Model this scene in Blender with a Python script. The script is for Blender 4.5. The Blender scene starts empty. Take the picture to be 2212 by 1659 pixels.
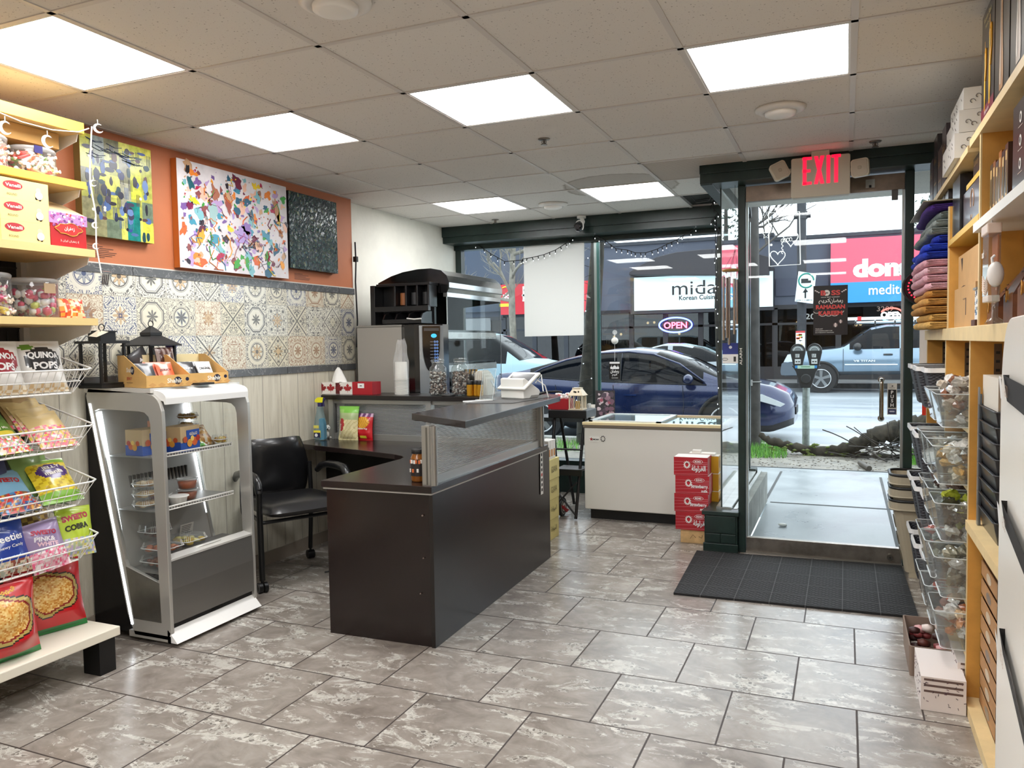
import bpy, bmesh, math, random
from math import sin, cos, pi, sqrt, atan2, radians as RAD
from mathutils import Matrix, Vector as V
SC=bpy.context.scene; COL=SC.collection
# ---------------------------------------------------------------- camera
FPX=1696.0; YAW,PIT,ROL=RAD(23.02),RAD(-2.955),RAD(-.93); CH=1.41; CEIL=2.524
fw=V((-sin(YAW)*cos(PIT),cos(YAW)*cos(PIT),sin(PIT)))
_r=fw.cross(V((0,0,1))).normalized(); _u=_r.cross(fw)
RT=_r*cos(ROL)+_u*sin(ROL); UP=_u*cos(ROL)-_r*sin(ROL)
cd=bpy.data.cameras.new('camera'); cam=bpy.data.objects.new('camera',cd); COL.objects.link(cam)
cam.matrix_world=Matrix(((RT.x,UP.x,-fw.x,0),(RT.y,UP.y,-fw.y,0),(RT.z,UP.z,-fw.z,CH),(0,0,0,1)))
cd.sensor_fit='HORIZONTAL'; cd.sensor_width=36; cd.lens=36*FPX/2212; cd.clip_start=.05; cd.clip_end=300
SC.camera=cam
def ray(x,y): return fw+RT*((x-1106)/FPX)-UP*((y-829.5)/FPX)
def atx(x,y,X): d=ray(x,y); return V((0,0,CH))+d*(X/d.x)
def aty(x,y,Y): d=ray(x,y); return V((0,0,CH))+d*(Y/d.y)
def atz(x,y,Z): d=ray(x,y); return V((0,0,CH))+d*((Z-CH)/d.z)
# ---------------------------------------------------------------- materials
def hx(h):
    h=h.lstrip('#'); c=[int(h[i:i+2],16)/255 for i in (0,2,4)]
    return tuple((v/12.92 if v<=.04045 else ((v+.055)/1.055)**2.4) for v in c)+(1,)
MATS={}
class E:
    def __init__(s,nt,k): s.nt=nt; s.k=k
    def op(s,o,*a,clamp=False):
        n=s.nt.nodes.new('ShaderNodeMath'); n.operation=o; n.use_clamp=clamp
        for i,v in enumerate((s,)+a):
            if isinstance(v,E): s.nt.links.new(v.k,n.inputs[i])
            else: n.inputs[i].default_value=v
        return E(s.nt,n.outputs[0])
    def __add__(s,o): return s.op('ADD',o)
    def __sub__(s,o): return s.op('SUBTRACT',o)
    def __mul__(s,o): return s.op('MULTIPLY',o)
    def __truediv__(s,o): return s.op('DIVIDE',o)
    __radd__=__add__; __rmul__=__mul__
    def __rsub__(s,o): return (s*-1)+o
    def fl(s): return s.op('FLOOR')
    def fr(s): return s.op('FRACT')
    def ab(s): return s.op('ABSOLUTE')
    def mn(s,o): return s.op('MINIMUM',o)
    def mx(s,o): return s.op('MAXIMUM',o)
    def lt(s,o): return s.op('LESS_THAN',o)
    def gt(s,o): return s.op('GREATER_THAN',o)
    def sn(s): return s.op('SINE')
    def cs(s): return s.op('COSINE')
    def at(s,o): return s.op('ARCTAN2',o)
    def sq(s): return s.op('SQRT')
    def pw(s,o): return s.op('POWER',o)
    def mod(s,o): return s.op('FLOORED_MODULO',o)
    def ss(s,a,b):
        n=s.nt.nodes.new('ShaderNodeMapRange'); n.interpolation_type='SMOOTHSTEP'
        s.nt.links.new(s.k,n.inputs[0]); n.inputs[1].default_value=a; n.inputs[2].default_value=b
        return E(s.nt,n.outputs[0])
class NT:
    def __init__(s,name):
        m=bpy.data.materials.new(name); m.use_nodes=True; s.m=m; s.nt=m.node_tree
        s.b=s.nt.nodes['Principled BSDF']; s.out=s.nt.nodes['Material Output']
    def n(s,t,**k):
        n=s.nt.nodes.new(t)
        for a,v in k.items(): setattr(n,a,v)
        return n
    def set(s,i,v): 
        if isinstance(v,E): s.nt.links.new(v.k,s.b.inputs[i])
        else: s.b.inputs[i].default_value=v
    def pos(s,obj=False):
        k=s.n('ShaderNodeTexCoord').outputs['Object'] if obj else s.n('ShaderNodeNewGeometry').outputs['Position']
        x=s.n('ShaderNodeSeparateXYZ'); s.nt.links.new(k,x.inputs[0])
        return E(s.nt,x.outputs[0]),E(s.nt,x.outputs[1]),E(s.nt,x.outputs[2])
    def vec(s,x,y,z=0.):
        c=s.n('ShaderNodeCombineXYZ')
        for i,v in enumerate((x,y,z)):
            if isinstance(v,E): s.nt.links.new(v.k,c.inputs[i])
            else: c.inputs[i].default_value=v
        return E(s.nt,c.outputs[0])
    def noise(s,v,sc,det=4,rough=.6,dist=0,col=False):
        n=s.n('ShaderNodeTexNoise'); n.inputs['Scale'].default_value=sc; n.inputs['Detail'].default_value=det
        n.inputs['Roughness'].default_value=rough; n.inputs['Distortion'].default_value=dist
        if v is not None: s.nt.links.new(v.k,n.inputs['Vector'])
        return E(s.nt,n.outputs[1 if col else 0])
    def vor(s,v,sc,feat='F1',out=0,rnd=1):
        n=s.n('ShaderNodeTexVoronoi',feature=feat); n.inputs['Scale'].default_value=sc; n.inputs['Randomness'].default_value=rnd
        if v is not None: s.nt.links.new(v.k,n.inputs['Vector'])
        return E(s.nt,n.outputs[out])
    def white(s,v,out='Value'):
        n=s.n('ShaderNodeTexWhiteNoise'); s.nt.links.new(v.k,n.inputs[0]); return E(s.nt,n.outputs[out])
    def mix(s,f,a,b,mode='MIX'):
        n=s.n('ShaderNodeMix',data_type='RGBA',blend_type=mode)
        for i,v in ((0,f),(6,a),(7,b)):
            if isinstance(v,E): s.nt.links.new(v.k,n.inputs[i])
            elif isinstance(v,str): n.inputs[i].default_value=hx(v)
            else: n.inputs[i].default_value=v
        return E(s.nt,n.outputs[2])
    def ramp(s,f,stops,interp='LINEAR'):
        n=s.n('ShaderNodeValToRGB'); s.nt.links.new(f.k,n.inputs[0]); r=n.color_ramp; r.interpolation=interp
        while len(r.elements)<len(stops): r.elements.new(.5)
        for e,(p,c) in zip(r.elements,stops): e.position=p; e.color=hx(c)
        return E(s.nt,n.outputs[0])
    def bump(s,h,st=.3,d=.01):
        n=s.n('ShaderNodeBump'); n.inputs['Strength'].default_value=st; n.inputs['Distance'].default_value=d
        s.nt.links.new(h.k,n.inputs['Height']); s.nt.links.new(n.outputs[0],s.b.inputs['Normal'])
def M(col,rough=.5,metal=0,em=0,spec=.5,coat=0,var=0,vs=8,bump=0,bs=60,alpha=1):
    """cached simple procedural material"""
    key=(col,rough,metal,em,spec,coat,var,vs,bump,bs,alpha)
    if key in MATS: return MATS[key]
    t=NT('paint_'+col.strip('#')); 
    if var:
        f=t.noise(t.vec(*t.pos(True)),vs,5)
        c=hx(col); d=tuple(max(0,v*(1-var)) for v in c[:3])+(1,); l=tuple(min(1,v*(1+var)) for v in c[:3])+(1,)
        t.set('Base Color',t.mix(f.ss(.3,.7),d,l))
    else: t.set('Base Color',hx(col))
    t.set('Roughness',rough); t.set('Metallic',metal); t.set('Specular IOR Level',spec)
    if coat: t.set('Coat Weight',coat); t.set('Coat Roughness',.08)
    if em: t.set('Emission Color',hx(col)); t.set('Emission Strength',em)
    if bump: t.bump(t.noise(t.vec(*t.pos(True)),bs,3),bump,.004)
    if alpha<1: t.set('Alpha',alpha)
    MATS[key]=t.m; return t.m
def glassy(name,tint='#ffffff',ior=1.45,rough=0.,haze=0.,hazecol='#ffffff',gain=1.):
    """thin pane: transparent + fresnel mirror (+ a little diffuse haze)"""
    if name in MATS: return MATS[name]
    t=NT(name); nt=t.nt; nt.nodes.remove(t.b)
    tr=t.n('ShaderNodeBsdfTransparent'); tr.inputs[0].default_value=hx(tint)
    gl=t.n('ShaderNodeBsdfGlossy'); gl.inputs['Roughness'].default_value=rough; gl.inputs['Color'].default_value=(gain,gain,gain,1)
    lw=t.n('ShaderNodeLayerWeight'); lw.inputs[0].default_value=.5; f0=((ior-1)/(ior+1))**2; fr_=E(nt,lw.outputs['Facing']).pw(5.)*(1-f0)+f0
    mx=t.n('ShaderNodeMixShader'); nt.links.new(fr_.k,mx.inputs[0]); nt.links.new(tr.outputs[0],mx.inputs[1]); nt.links.new(gl.outputs[0],mx.inputs[2])
    last=mx
    if haze:
        df=t.n('ShaderNodeBsdfDiffuse'); df.inputs[0].default_value=hx(hazecol)
        m2=t.n('ShaderNodeMixShader'); m2.inputs[0].default_value=haze
        nt.links.new(mx.outputs[0],m2.inputs[1]); nt.links.new(df.outputs[0],m2.inputs[2]); last=m2
    nt.links.new(last.outputs[0],t.out.inputs[0]); MATS[name]=t.m; return t.m
# ---------------------------------------------------------------- mesh builder
TXT={}
def glyphs(s,bold=.0,arab=False):
    k=(s,bold)
    if k not in TXT:
        c=bpy.data.curves.new('lettering','FONT'); c.body=s; c.offset=bold; c.resolution_u=3
        o=bpy.data.objects.new('lettering',c); COL.objects.link(o); bpy.context.view_layer.update()
        ev=o.evaluated_get(bpy.context.evaluated_depsgraph_get()); m=ev.to_mesh()
        vs=[(v.co.x,v.co.y) for v in m.vertices]; fs=[tuple(p.vertices) for p in m.polygons]
        if any(ord(ch)>0x500 for ch in s):
            bm=bmesh.new(); bm.from_mesh(m); bmesh.ops.dissolve_limit(bm,angle_limit=.12,verts=bm.verts,edges=bm.edges)
            bmesh.ops.triangulate(bm,faces=bm.faces)
            vs=[(v.co.x,v.co.y) for v in bm.verts]; bm.verts.index_update(); fs=[tuple(v.index for v in f.verts) for f in bm.faces]; bm.free()
        ev.to_mesh_clear(); bpy.data.objects.remove(o); bpy.data.curves.remove(c); TXT[k]=(vs,fs)
    return TXT[k]
class MB:
    def __init__(s): s.v=[]; s.f=[]; s.m=[]; s.sm=[]; s.mats=[]; s.X=None
    def mi(s,m):
        if isinstance(m,str): m=M(m)
        if m not in s.mats: s.mats.append(m)
        return s.mats.index(m)
    def add(s,vs,fs,m,smooth=False):
        o=len(s.v); k=s.mi(m) if not isinstance(m,list) else None
        s.v+= [tuple(s.X@V(p)) for p in vs] if s.X else [tuple(p) for p in vs]
        for i,f in enumerate(fs):
            s.f.append(tuple(a+o for a in f)); s.m.append(k if k is not None else s.mi(m[i])); s.sm.append(smooth)
        return s
    def box(s,x0,y0,z0,x1,y1,z1,m):
        x0,x1=min(x0,x1),max(x0,x1); y0,y1=min(y0,y1),max(y0,y1); z0,z1=min(z0,z1),max(z0,z1)
        return s.add([(x,y,z) for z in (z0,z1) for y in (y0,y1) for x in (x0,x1)],
          [(0,2,3,1),(4,5,7,6),(0,1,5,4),(2,6,7,3),(0,4,6,2),(1,3,7,5)],m)
    def cb(s,c,d,m): return s.box(c[0]-d[0]/2,c[1]-d[1]/2,c[2]-d[2]/2,c[0]+d[0]/2,c[1]+d[1]/2,c[2]+d[2]/2,m)
    def cyl(s,a,b,r,m,r1=None,n=14,cap=True):
        a=V(a); b=V(b); d=(b-a); r1=r if r1 is None else r1
        u=d.orthogonal().normalized(); w=d.normalized().cross(u)
        vs=[a+(u*cos(t)+w*sin(t))*r for t in [2*pi*i/n for i in range(n)]]+[b+(u*cos(t)+w*sin(t))*r1 for t in [2*pi*i/n for i in range(n)]]
        s.add(vs,[(i,(i+1)%n,n+(i+1)%n,n+i) for i in range(n)],m,True)
        if cap: s.add(vs,[tuple(range(n))[::-1],tuple(range(n,2*n))],m)
        return s
    def tube(s,pts,r,m,n=8,closed=False,rr=None):
        pts=[V(p) for p in pts]; L=len(pts); vs=[]; prev=None
        for i,p in enumerate(pts):
            a=pts[(i-1)%L] if (closed or i) else p; b=pts[(i+1)%L] if (closed or i<L-1) else p
            t=(b-a).normalized() if (b-a).length>1e-9 else V((0,0,1))
            u=(prev-t*prev.dot(t)) if prev is not None else t.orthogonal()
            if u.length<1e-6: u=t.orthogonal()
            u.normalize(); prev=u; w=t.cross(u); q=rr[i] if rr else r
            vs+=[p+(u*cos(2*pi*k/n)+w*sin(2*pi*k/n))*q for k in range(n)]
        fs=[]
        for i in range(L if closed else L-1):
            j=(i+1)%L
            fs+=[(i*n+k,i*n+(k+1)%n,j*n+(k+1)%n,j*n+k) for k in range(n)]
        s.add(vs,fs,m,True)
        if not closed: s.add(vs,[tuple(range(n))[::-1],tuple(range((L-1)*n,L*n))],m)
        return s
    def lathe(s,prof,m,c=(0,0,0),n=24,ms=None):
        c=V(c); vs=[]; L=len(prof)
        for r,z in prof: vs+=[c+V((r*cos(2*pi*k/n),r*sin(2*pi*k/n),z)) for k in range(n)]
        fs=[];mm=[]
        for i in range(L-1):
            for k in range(n): fs.append((i*n+k,i*n+(k+1)%n,(i+1)*n+(k+1)%n,(i+1)*n+k)); mm.append(ms[i] if ms else m)
        return s.add(vs,fs,mm,True)
    def prism(s,poly,ax,a,b,m,caps=True):
        """poly: 2-D points in the two axes other than ax (cyclic order x,y,z minus ax)"""
        def P(p,t): return (t,p[0],p[1]) if ax==0 else (p[0],t,p[1]) if ax==1 else (p[0],p[1],t)
        n=len(poly); vs=[P(p,a) for p in poly]+[P(p,b) for p in poly]
        s.add(vs,[(i,(i+1)%n,n+(i+1)%n,n+i) for i in range(n)],m)
        if caps: s.add(vs,[tuple(range(n))[::-1],tuple(range(n,2*n))],m)
        return s
    def quad(s,a,b,c,d,m): return s.add([a,b,c,d],[(0,1,2,3)],m)
    def poly(s,pts,m): return s.add(pts,[tuple(range(len(pts)))],m)
    def ball(s,c,r,m,n=12,sc=(1,1,1)):
        k=n//2; vs=[]
        for i in range(k+1):
            t=pi*i/k
            vs+=[(c[0]+r*sc[0]*sin(t)*cos(2*pi*j/n),c[1]+r*sc[1]*sin(t)*sin(2*pi*j/n),c[2]+r*sc[2]*cos(t)) for j in range(n)]
        return s.add(vs,[(i*n+j,(i+1)*n+j,(i+1)*n+(j+1)%n,i*n+(j+1)%n) for i in range(k) for j in range(n)],m,True)
    def text(s,t,o,u,w,h,m,bold=.02,center=True,width=None,fn=None):
        """lettering: origin o, unit dirs u (right) and w (up), cap height h; fn warps a 3-D point onto a surface"""
        vs,fs=glyphs(t,bold); o=V(o); u=V(u).normalized(); w=V(w).normalized()
        if not vs: return s
        x0=min(p[0] for p in vs); x1=max(p[0] for p in vs); y0=min(p[1] for p in vs); y1=max(p[1] for p in vs)
        k=h/(y1-y0); kx=k if width is None else width/(x1-x0); cx=(x0+x1)/2 if center else x0
        nn=u.cross(w)*.0012
        P=[o+u*((x-cx)*kx)+w*((y-y0)*k)+nn for x,y in vs]
        if fn: P=[fn(p) for p in P]
        return s.add(P,fs,m)
WM={}
def wm(o): return WM.get(o.name,Matrix())
def clean(nm): return nm
def build(name,mb,parent=None,bev=0,local=False,sub=0,seg=2):
    me=bpy.data.meshes.new(name); inv=wm(parent).inverted() if (parent is not None and not local) else None
    vs=[tuple(inv@V(p)) for p in mb.v] if inv else mb.v
    me.from_pydata(vs,[],mb.f)
    for m in mb.mats: me.materials.append(m)
    me.polygons.foreach_set('material_index',mb.m); me.polygons.foreach_set('use_smooth',mb.sm); me.update()
    if bev or not all(mb.sm):
        bm=bmesh.new(); bm.from_mesh(me)
        if bev: bmesh.ops.remove_doubles(bm,verts=bm.verts,dist=1e-5)
        bmesh.ops.recalc_face_normals(bm,faces=[f for f in bm.faces]) if bev else None
        bm.to_mesh(me); bm.free()
    o=bpy.data.objects.new(name,me); COL.objects.link(o)
    if parent is not None: o.parent=parent; WM[o.name]=wm(parent)
    if bev:
        md=o.modifiers.new('bevel','BEVEL'); md.width=bev; md.segments=seg; md.limit_method='ANGLE'; md.angle_limit=RAD(50)
    if sub: md=o.modifiers.new('subsurf','SUBSURF'); md.levels=md.render_levels=sub
    return o
def tag(o,label=None,cat=None,group=None,kind=None):
    if label: o['label']=label
    if cat: o['category']=cat
    if group: o['group']=group
    if kind: o['kind']=kind
    return o
def T(name,label,cat,loc=(0,0,0),rz=0,group=None,rx=0,ry=0):
    o=bpy.data.objects.new(name,None); COL.objects.link(o); o.empty_display_size=.05
    o.location=loc; o.rotation_euler=(rx,ry,rz)
    WM[o.name]=Matrix.Translation(V(loc))@o.rotation_euler.to_matrix().to_4x4()
    return tag(o,label,cat,group)
def one(name,label,cat,mb,group=None,bev=0,loc=None,rz=0,local=False,rx=0,ry=0,kind=None,sub=0):
    """a thing that is one mesh; its origin is put at its base"""
    if local: L=Matrix.Translation(V(loc))@Matrix.LocRotScale(None,__import__('mathutils').Euler((rx,ry,rz)),None)
    else:
        xs=[p[0] for p in mb.v]; ys=[p[1] for p in mb.v]; zs=[p[2] for p in mb.v]
        L=Matrix.Translation(V(((min(xs)+max(xs))/2,(min(ys)+max(ys))/2,min(zs)))); inv=L.inverted(); mb.v=[tuple(inv@V(p)) for p in mb.v]
    o=build(name,mb,None,bev,sub=sub); o.matrix_basis=L; WM[o.name]=L
    return tag(o,label,cat,group,kind)
def struct(name,mb,bev=0): return tag(build(name,mb,None,bev),kind='structure')
def dup(root,loc=None,rz=None,label=None,group=None,rx=None):
    r=root.copy(); COL.objects.link(r)
    if loc is not None: r.location=loc
    e=r.rotation_euler.copy()
    if rz is not None: e.z=rz
    if rx is not None: e.x=rx
    r.rotation_euler=e
    if label: r['label']=label
    if group: r['group']=group
    WM[r.name]=Matrix.Translation(r.location)@r.rotation_euler.to_matrix().to_4x4()
    for ch in list(root.children):
        c=ch.copy(); COL.objects.link(c); c.parent=r; WM[c.name]=WM[r.name]
        for g in list(ch.children):
            d=g.copy(); COL.objects.link(d); d.parent=c; WM[d.name]=WM[r.name]
    return r
def rrect(w,h,r,n=5,cx=0,cy=0):
    P=[]
    for (sx,sy,a) in ((1,1,0),(-1,1,pi/2),(-1,-1,pi),(1,-1,1.5*pi)):
        for i in range(n+1):
            t=a+pi/2*i/n; P.append((cx+sx*(w/2-r)+r*cos(t),cy+sy*(h/2-r)+r*sin(t)))
    return P
def lerp(a,b,t): return a+(b-a)*t
BLK='#0a0a0b'
# ================================================================ THE ROOM
XL=-3.46; GY=.4557; GX=.4575
def floor_mat():
    t=NT('stone_floor_tiles'); x,y,z=t.pos()
    ry=(y-2.725)/GY; row=ry.fl(); par=row.mod(2.)
    rx=(x-.047)/GX+par*.5; col=rx.fl()
    fu=rx.fr(); fv=ry.fr()
    e=((fu-.5).ab()*-1+.5)*GX; f=((fv-.5).ab()*-1+.5)*GY
    g=e.mn(f).ss(.0028,.0042)
    idv=t.vec(col,row,0.); ofs=t.white(idv)*37.
    p=t.vec(x+ofs,y*1.+ofs*.7,ofs)
    n1=t.noise(p,2.2,6,.62,.8); n2=t.noise(p,9,5,.6,1.2); n3=t.noise(t.vec(x*1.+ofs,y*2.4-ofs,ofs),4.2,6,.68,1.)
    base=t.ramp(n1*.6+n2*.4,[(.3,'#6a625b'),(.45,'#8b837b'),(.57,'#a19a92'),(.70,'#beb8b0')])
    patch=n3.ss(.535,.575)
    vo=t.vor(p,62,'DISTANCE_TO_EDGE'); cc_=t.vor(p,62,'F1',1); sp_=t.n('ShaderNodeSeparateColor'); t.nt.links.new(cc_.k,sp_.inputs[0]); cr_=E(t.nt,sp_.outputs[0])
    peb=t.mix(vo.ss(.02,.10),'#cbc8c0',t.ramp(cr_,[(0,'#6f6a64'),(.28,'#b5b1a8'),(.6,'#a39e95'),(.85,'#d8d5cd')],'CONSTANT'))
    peb=t.mix(n2.ss(.5,.62)*.8,peb,'#d3d1c9')
    edge=((n3-.545).ab()*-1+.012).ss(0.,.012)
    c=t.mix(patch*.85,base,peb); c=t.mix(edge*.35,c,'#d8d5cd')
    tone=t.white(t.vec(row,col,3.)); c=t.mix(tone*.22,c,'#7c7068')
    c=t.mix(g,'#3a302b',c); t.set('Base Color',c)
    t.set('Roughness',((n2*.14+.17)*g)+(g*-1+1.)*.6); t.set('Specular IOR Level',.62)
    t.bump(g+n2*.05,.25,.002); return t.m
def walltile_mat():
    t=NT('patterned_wall_tiles'); x,y,z=t.pos()
    a=(y-2.863)/.2035; b=(z-1.2815)/.2035; i=a.fl(); j=b.fl()
    u=a.fr()*2.-1.; v=b.fr()*2.-1.; r=(u*u+v*v).sq(); th=v.at(u)
    rid=t.white(t.vec(i,j,0.),1) ; sp=t.n('ShaderNodeSeparateColor'); t.nt.links.new(rid.k,sp.inputs[0])
    R,G,B=[E(t.nt,sp.outputs[q]) for q in range(3)]
    fu=u.ab(); fv=v.ab(); m=fu.mx(fv); n=fu.mn(fv)
    nf=t.noise(t.vec(m,n,R*40.),2.1,2,.5,1.3)
    fil=((nf*7.+R*3.).fr()-.5).ab().lt(.17+.0)
    octd=m.mx((m+n)*.7071)
    def band(e,c,w): return (e-c).ab().lt(w)
    octf=band(octd,.74,.045).mx(band(octd,.64,.014)); ring=band(r,.52,.035).mx(band(r,.6,.012)); dia=band((m+n),.98,.05)
    star=r.lt((th*8.).cs()*.13+.34); starE=band(r-(th*8.).cs()*.13,.34,.03)
    petal=((th*4.).cs().ab()*.55+.12); pet=r.lt(petal).op('MULTIPLY',(r/petal*6.).sn().gt(-.1))
    rad=((th*12.+0.).sn()*(r*16.).sn()).gt(.1)
    diag=band(m-n,0.,.07).mx(band(m-n,.0,.12)*0.)
    cr=r.lt(.13)
    def sel(lo,hi): return G.gt(lo)*G.lt(hi)
    inner=r.lt(.5)
    p1=octf.mx(octd.gt(.8)*fil).mx(octd.lt(.58)*pet)
    p2=rad*r.lt(.98)
    p3=starE.mx(octd.gt(.8)*fil).mx(ring*(r*0.+1.)).mx(cr)
    p4=fil
    p5=dia.mx(((m+n).lt(.9))*fil).mx(((m+n).gt(1.1))*star*0.+((m+n).gt(1.15))*(nf*9.).fr().lt(.4))
    p6=diag.mx(fil*(m-n).gt(.16))
    p7=ring.mx(inner*pet).mx(r.gt(.66)*fil)
    mask=(p1*sel(-1,.2)).mx(p2*sel(.2,.28)).mx(p3*sel(.28,.42)).mx(p4*sel(.42,.62)).mx(p5*sel(.62,.75)).mx(p6*sel(.75,.85)).mx(p7*sel(.85,2.))
    dark=t.ramp(B,[(0,'#46474b'),(.3,'#4a4c50'),(.42,'#42507a'),(.58,'#54514c'),(.72,'#a27858'),(.86,'#5f5f60')],'CONSTANT')
    acc=t.ramp(R,[(0,'#d9d4bd'),(.35,'#c9a46c'),(.6,'#d9d4bd'),(.8,'#8f9aa8')],'CONSTANT')
    base=t.ramp(B*1.,[(0,'#e9e6d8'),(.5,'#e3dcc4'),(.75,'#e6e0cc')],'CONSTANT')
    c=t.mix(star*.7,base,acc); c=t.mix(mask*.86,c,dark)
    g=(m*-1.+1.).gt(.02); c=t.mix(g,'#bdb9ab',c)
    t.set('Base Color',c); t.set('Roughness',.3); return t.m
def plank_mat():
    t=NT('whitewashed_wood_planks'); x,y,z=t.pos()
    a=(y-.11)/.178; f=a.fr(); i=a.fl(); g=((f-.5).ab()*-1+.5).ss(.006,.016)
    n=t.noise(t.vec(i*7.,y*9.,z*.9),3,6,.7,.6); w=t.white(t.vec(i,1.,1.))
    c=t.ramp(n,[(.3,'#c9c2b0'),(.5,'#ded8c6'),(.7,'#ebe6d7')]); c=t.mix(w*.2,c,'#c2bcaa'); c=t.mix(g,'#8d887c',c)
    t.set('Base Color',c); t.set('Roughness',.5); t.bump(g+n*.1,.3,.004); return t.m
def marble_mat():
    t=NT('dark_grey_marble_trim'); x,y,z=t.pos()
    n=t.noise(t.vec(x,y,z),3,6,.7,2.5); v=((n-.5).ab()*-1+.012).ss(0.,.012)
    s=((y/.61).fr()-.5).ab().gt(.495)
    c=t.mix(t.noise(t.vec(x,y,z),14,5,.6),'#4e5052','#6e7072'); c=t.mix(v*.6,c,'#c2c2be'); c=t.mix(s,c,'#2c2c2c')
    t.set('Base Color',c); t.set('Roughness',.3); return t.m
def ceil_mat():
    t=NT('mineral_fibre_ceiling_tile'); x,y,z=t.pos(); p=t.vec(x,y,0.)
    d=t.vor(p,55,'F1',0,1); n=t.noise(p,40,3,.6); n2=t.noise(p,130,2,.5); big=t.noise(p,.8,3)
    hole=(d.lt(.17)*n.gt(.5)).mx(n2.gt(.69))
    ix=((x-.025)/.6096).fl(); iy=((y-3.07)/.6096).fl(); w=t.white(t.vec(ix,iy,0.))
    c=t.mix(w*.5,'#e0dcd6','#d6cfc7'); c=t.mix(hole*.6,c,'#7a716a')
    sx=x+1.49; sy=y-5.56; rr=(sx*sx+sy*sy*.9).sq()+(t.noise(p,7,4)-.5)*.1
    st=rr.lt(.40); c=t.mix(st*.45,c,'#94887a'); ed=((rr-.40).ab()*-1+.02).ss(0.,.02); c=t.mix(ed*.6,c,'#857868')
    t.set('Base Color',c); t.set('Roughness',.9); t.bump((hole*-1.)+n*.2,.25,.003); return t.m
MFLOOR=floor_mat(); MTILE=walltile_mat(); MPLANK=plank_mat(); MMARB=marble_mat(); MCEIL=ceil_mat()
ORG=M('#c0744c',.6,var=.05,vs=3); WHT=M('#f4f2e6',.7,bump=.5,bs=22,var=.04,vs=4)
DGRN=M('#1d2f2b',.35,bump=.15,bs=30,var=.25,vs=6); ALU=M('#b9bbb8',.35,.9,var=.1)
XR=.86; YB=-7.4
f=MB().quad((-3.6,YB,0),(XR,YB,0),(XR,5.42,0),(-3.6,5.42,0),MFLOOR).quad((-3.6,5.42,0),(-.74,5.42,0),(-.74,7.06,0),(-3.6,7.06,0),MFLOOR)
f.box(-3.6,YB,-.12,XR,5.42,-.005,M('#6c6862')).box(-3.6,5.42,-.12,-.74,7.06,-.005,M('#6c6862'))
struct('floor',f)
# ceiling grid
cx=[.025+.6096*k for k in range(-6,2)]; cy=[3.07+.6096*k for k in range(-17,7)]
LP=[(-5,-2),(-5,0),(-3,0),(-1,0),(-5,4),(-3,4),(-5,-6),(-3,-4),(-1,-4),(-5,-10),(-3,-8),(-1,-8),(-3,-12),(-1,-12)]
c=MB()
for i in range(-7,2):
    for j in range(-18,7):
        x0=max(-3.6,.025+.6096*i); x1=min(XR,.025+.6096*(i+1)); y0=max(YB,3.07+.6096*j); y1=min(6.95,3.07+.6096*(j+1))
        if x1<=x0 or y1<=y0 or (i,j) in LP: continue
        if (i,j)==(-2,3): continue
        if (i,j)==(-2,5): c.quad((x0+.3,y0,CEIL),(x0+.3,y1,CEIL),(x1,y1,CEIL),(x1,y0,CEIL),MCEIL); continue
        c.quad((x0,y0,CEIL),(x0,y1,CEIL),(x1,y1,CEIL),(x1,y0,CEIL),MCEIL)
c.box(-3.6,YB,CEIL+.3,XR,7.06,CEIL+.34,M('#2a2624',.9))
struct('ceiling',c)
b=MB(); GB=M('#cfc9c3',.45)
for x in cx: b.box(x-.012,YB,CEIL-.004,x+.012,6.72 if x<-.9 else 5.2,CEIL+.02,GB)
for y in cy:
    b.box(-3.55,y-.011,CEIL-.004,XR if y<5.2 else -.86,y+.011,CEIL+.02,GB)
b.box(-3.46,YB,CEIL-.006,-3.43,5.05,CEIL,GB)
struct('trim_1',b)
# walls
w=MB(); Y0,Y1=YB,5.07
w.quad((XL,Y0,1.845),(XL,Y1,1.845),(XL,Y1,CEIL),(XL,Y0,CEIL),ORG)
w.box(XL-.1,Y0,1.80,XL+.008,Y1+.01,1.845,MMARB).box(XL-.1,Y0,1.845,XL+.005,Y1,1.852,M('#d8d4cc'))
w.box(XL-.1,Y0,1.2765,XL+.004,Y1,1.80,MTILE).box(XL-.1,Y0,1.232,XL+.008,Y1,1.277,MMARB)
w.box(XL-.1,Y0,0,XL,Y1,1.232,MPLANK).box(XL-.1,Y1-.002,0,XL,Y1+.002,CEIL,ORG)
w.box(-3.75,5.0,0,-3.55,7.1,CEIL+.3,WHT).box(-3.75,YB-.1,0,XL-.09,5.0,CEIL+.3,WHT)
struct('wall_left',w)
struct('baseboard_left',MB().box(XL,YB,0,XL+.012,5.05,.085,M('#a59a8c')))
struct('wall_right',MB().box(XR,YB,0,XR+.12,5.5,CEIL+.3,M('#cfc8ba',.7)))
struct('wall_back',MB().box(-3.6,YB-.1,0,XR+.1,YB,CEIL+.3,M('#b8b0a2',.7)).box(-3.2,YB,0,-1.9,YB+.45,1.9,M('#6b4a32')).box(-1.6,YB,0,.4,YB+.45,1.9,M('#b59a78')))
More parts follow.
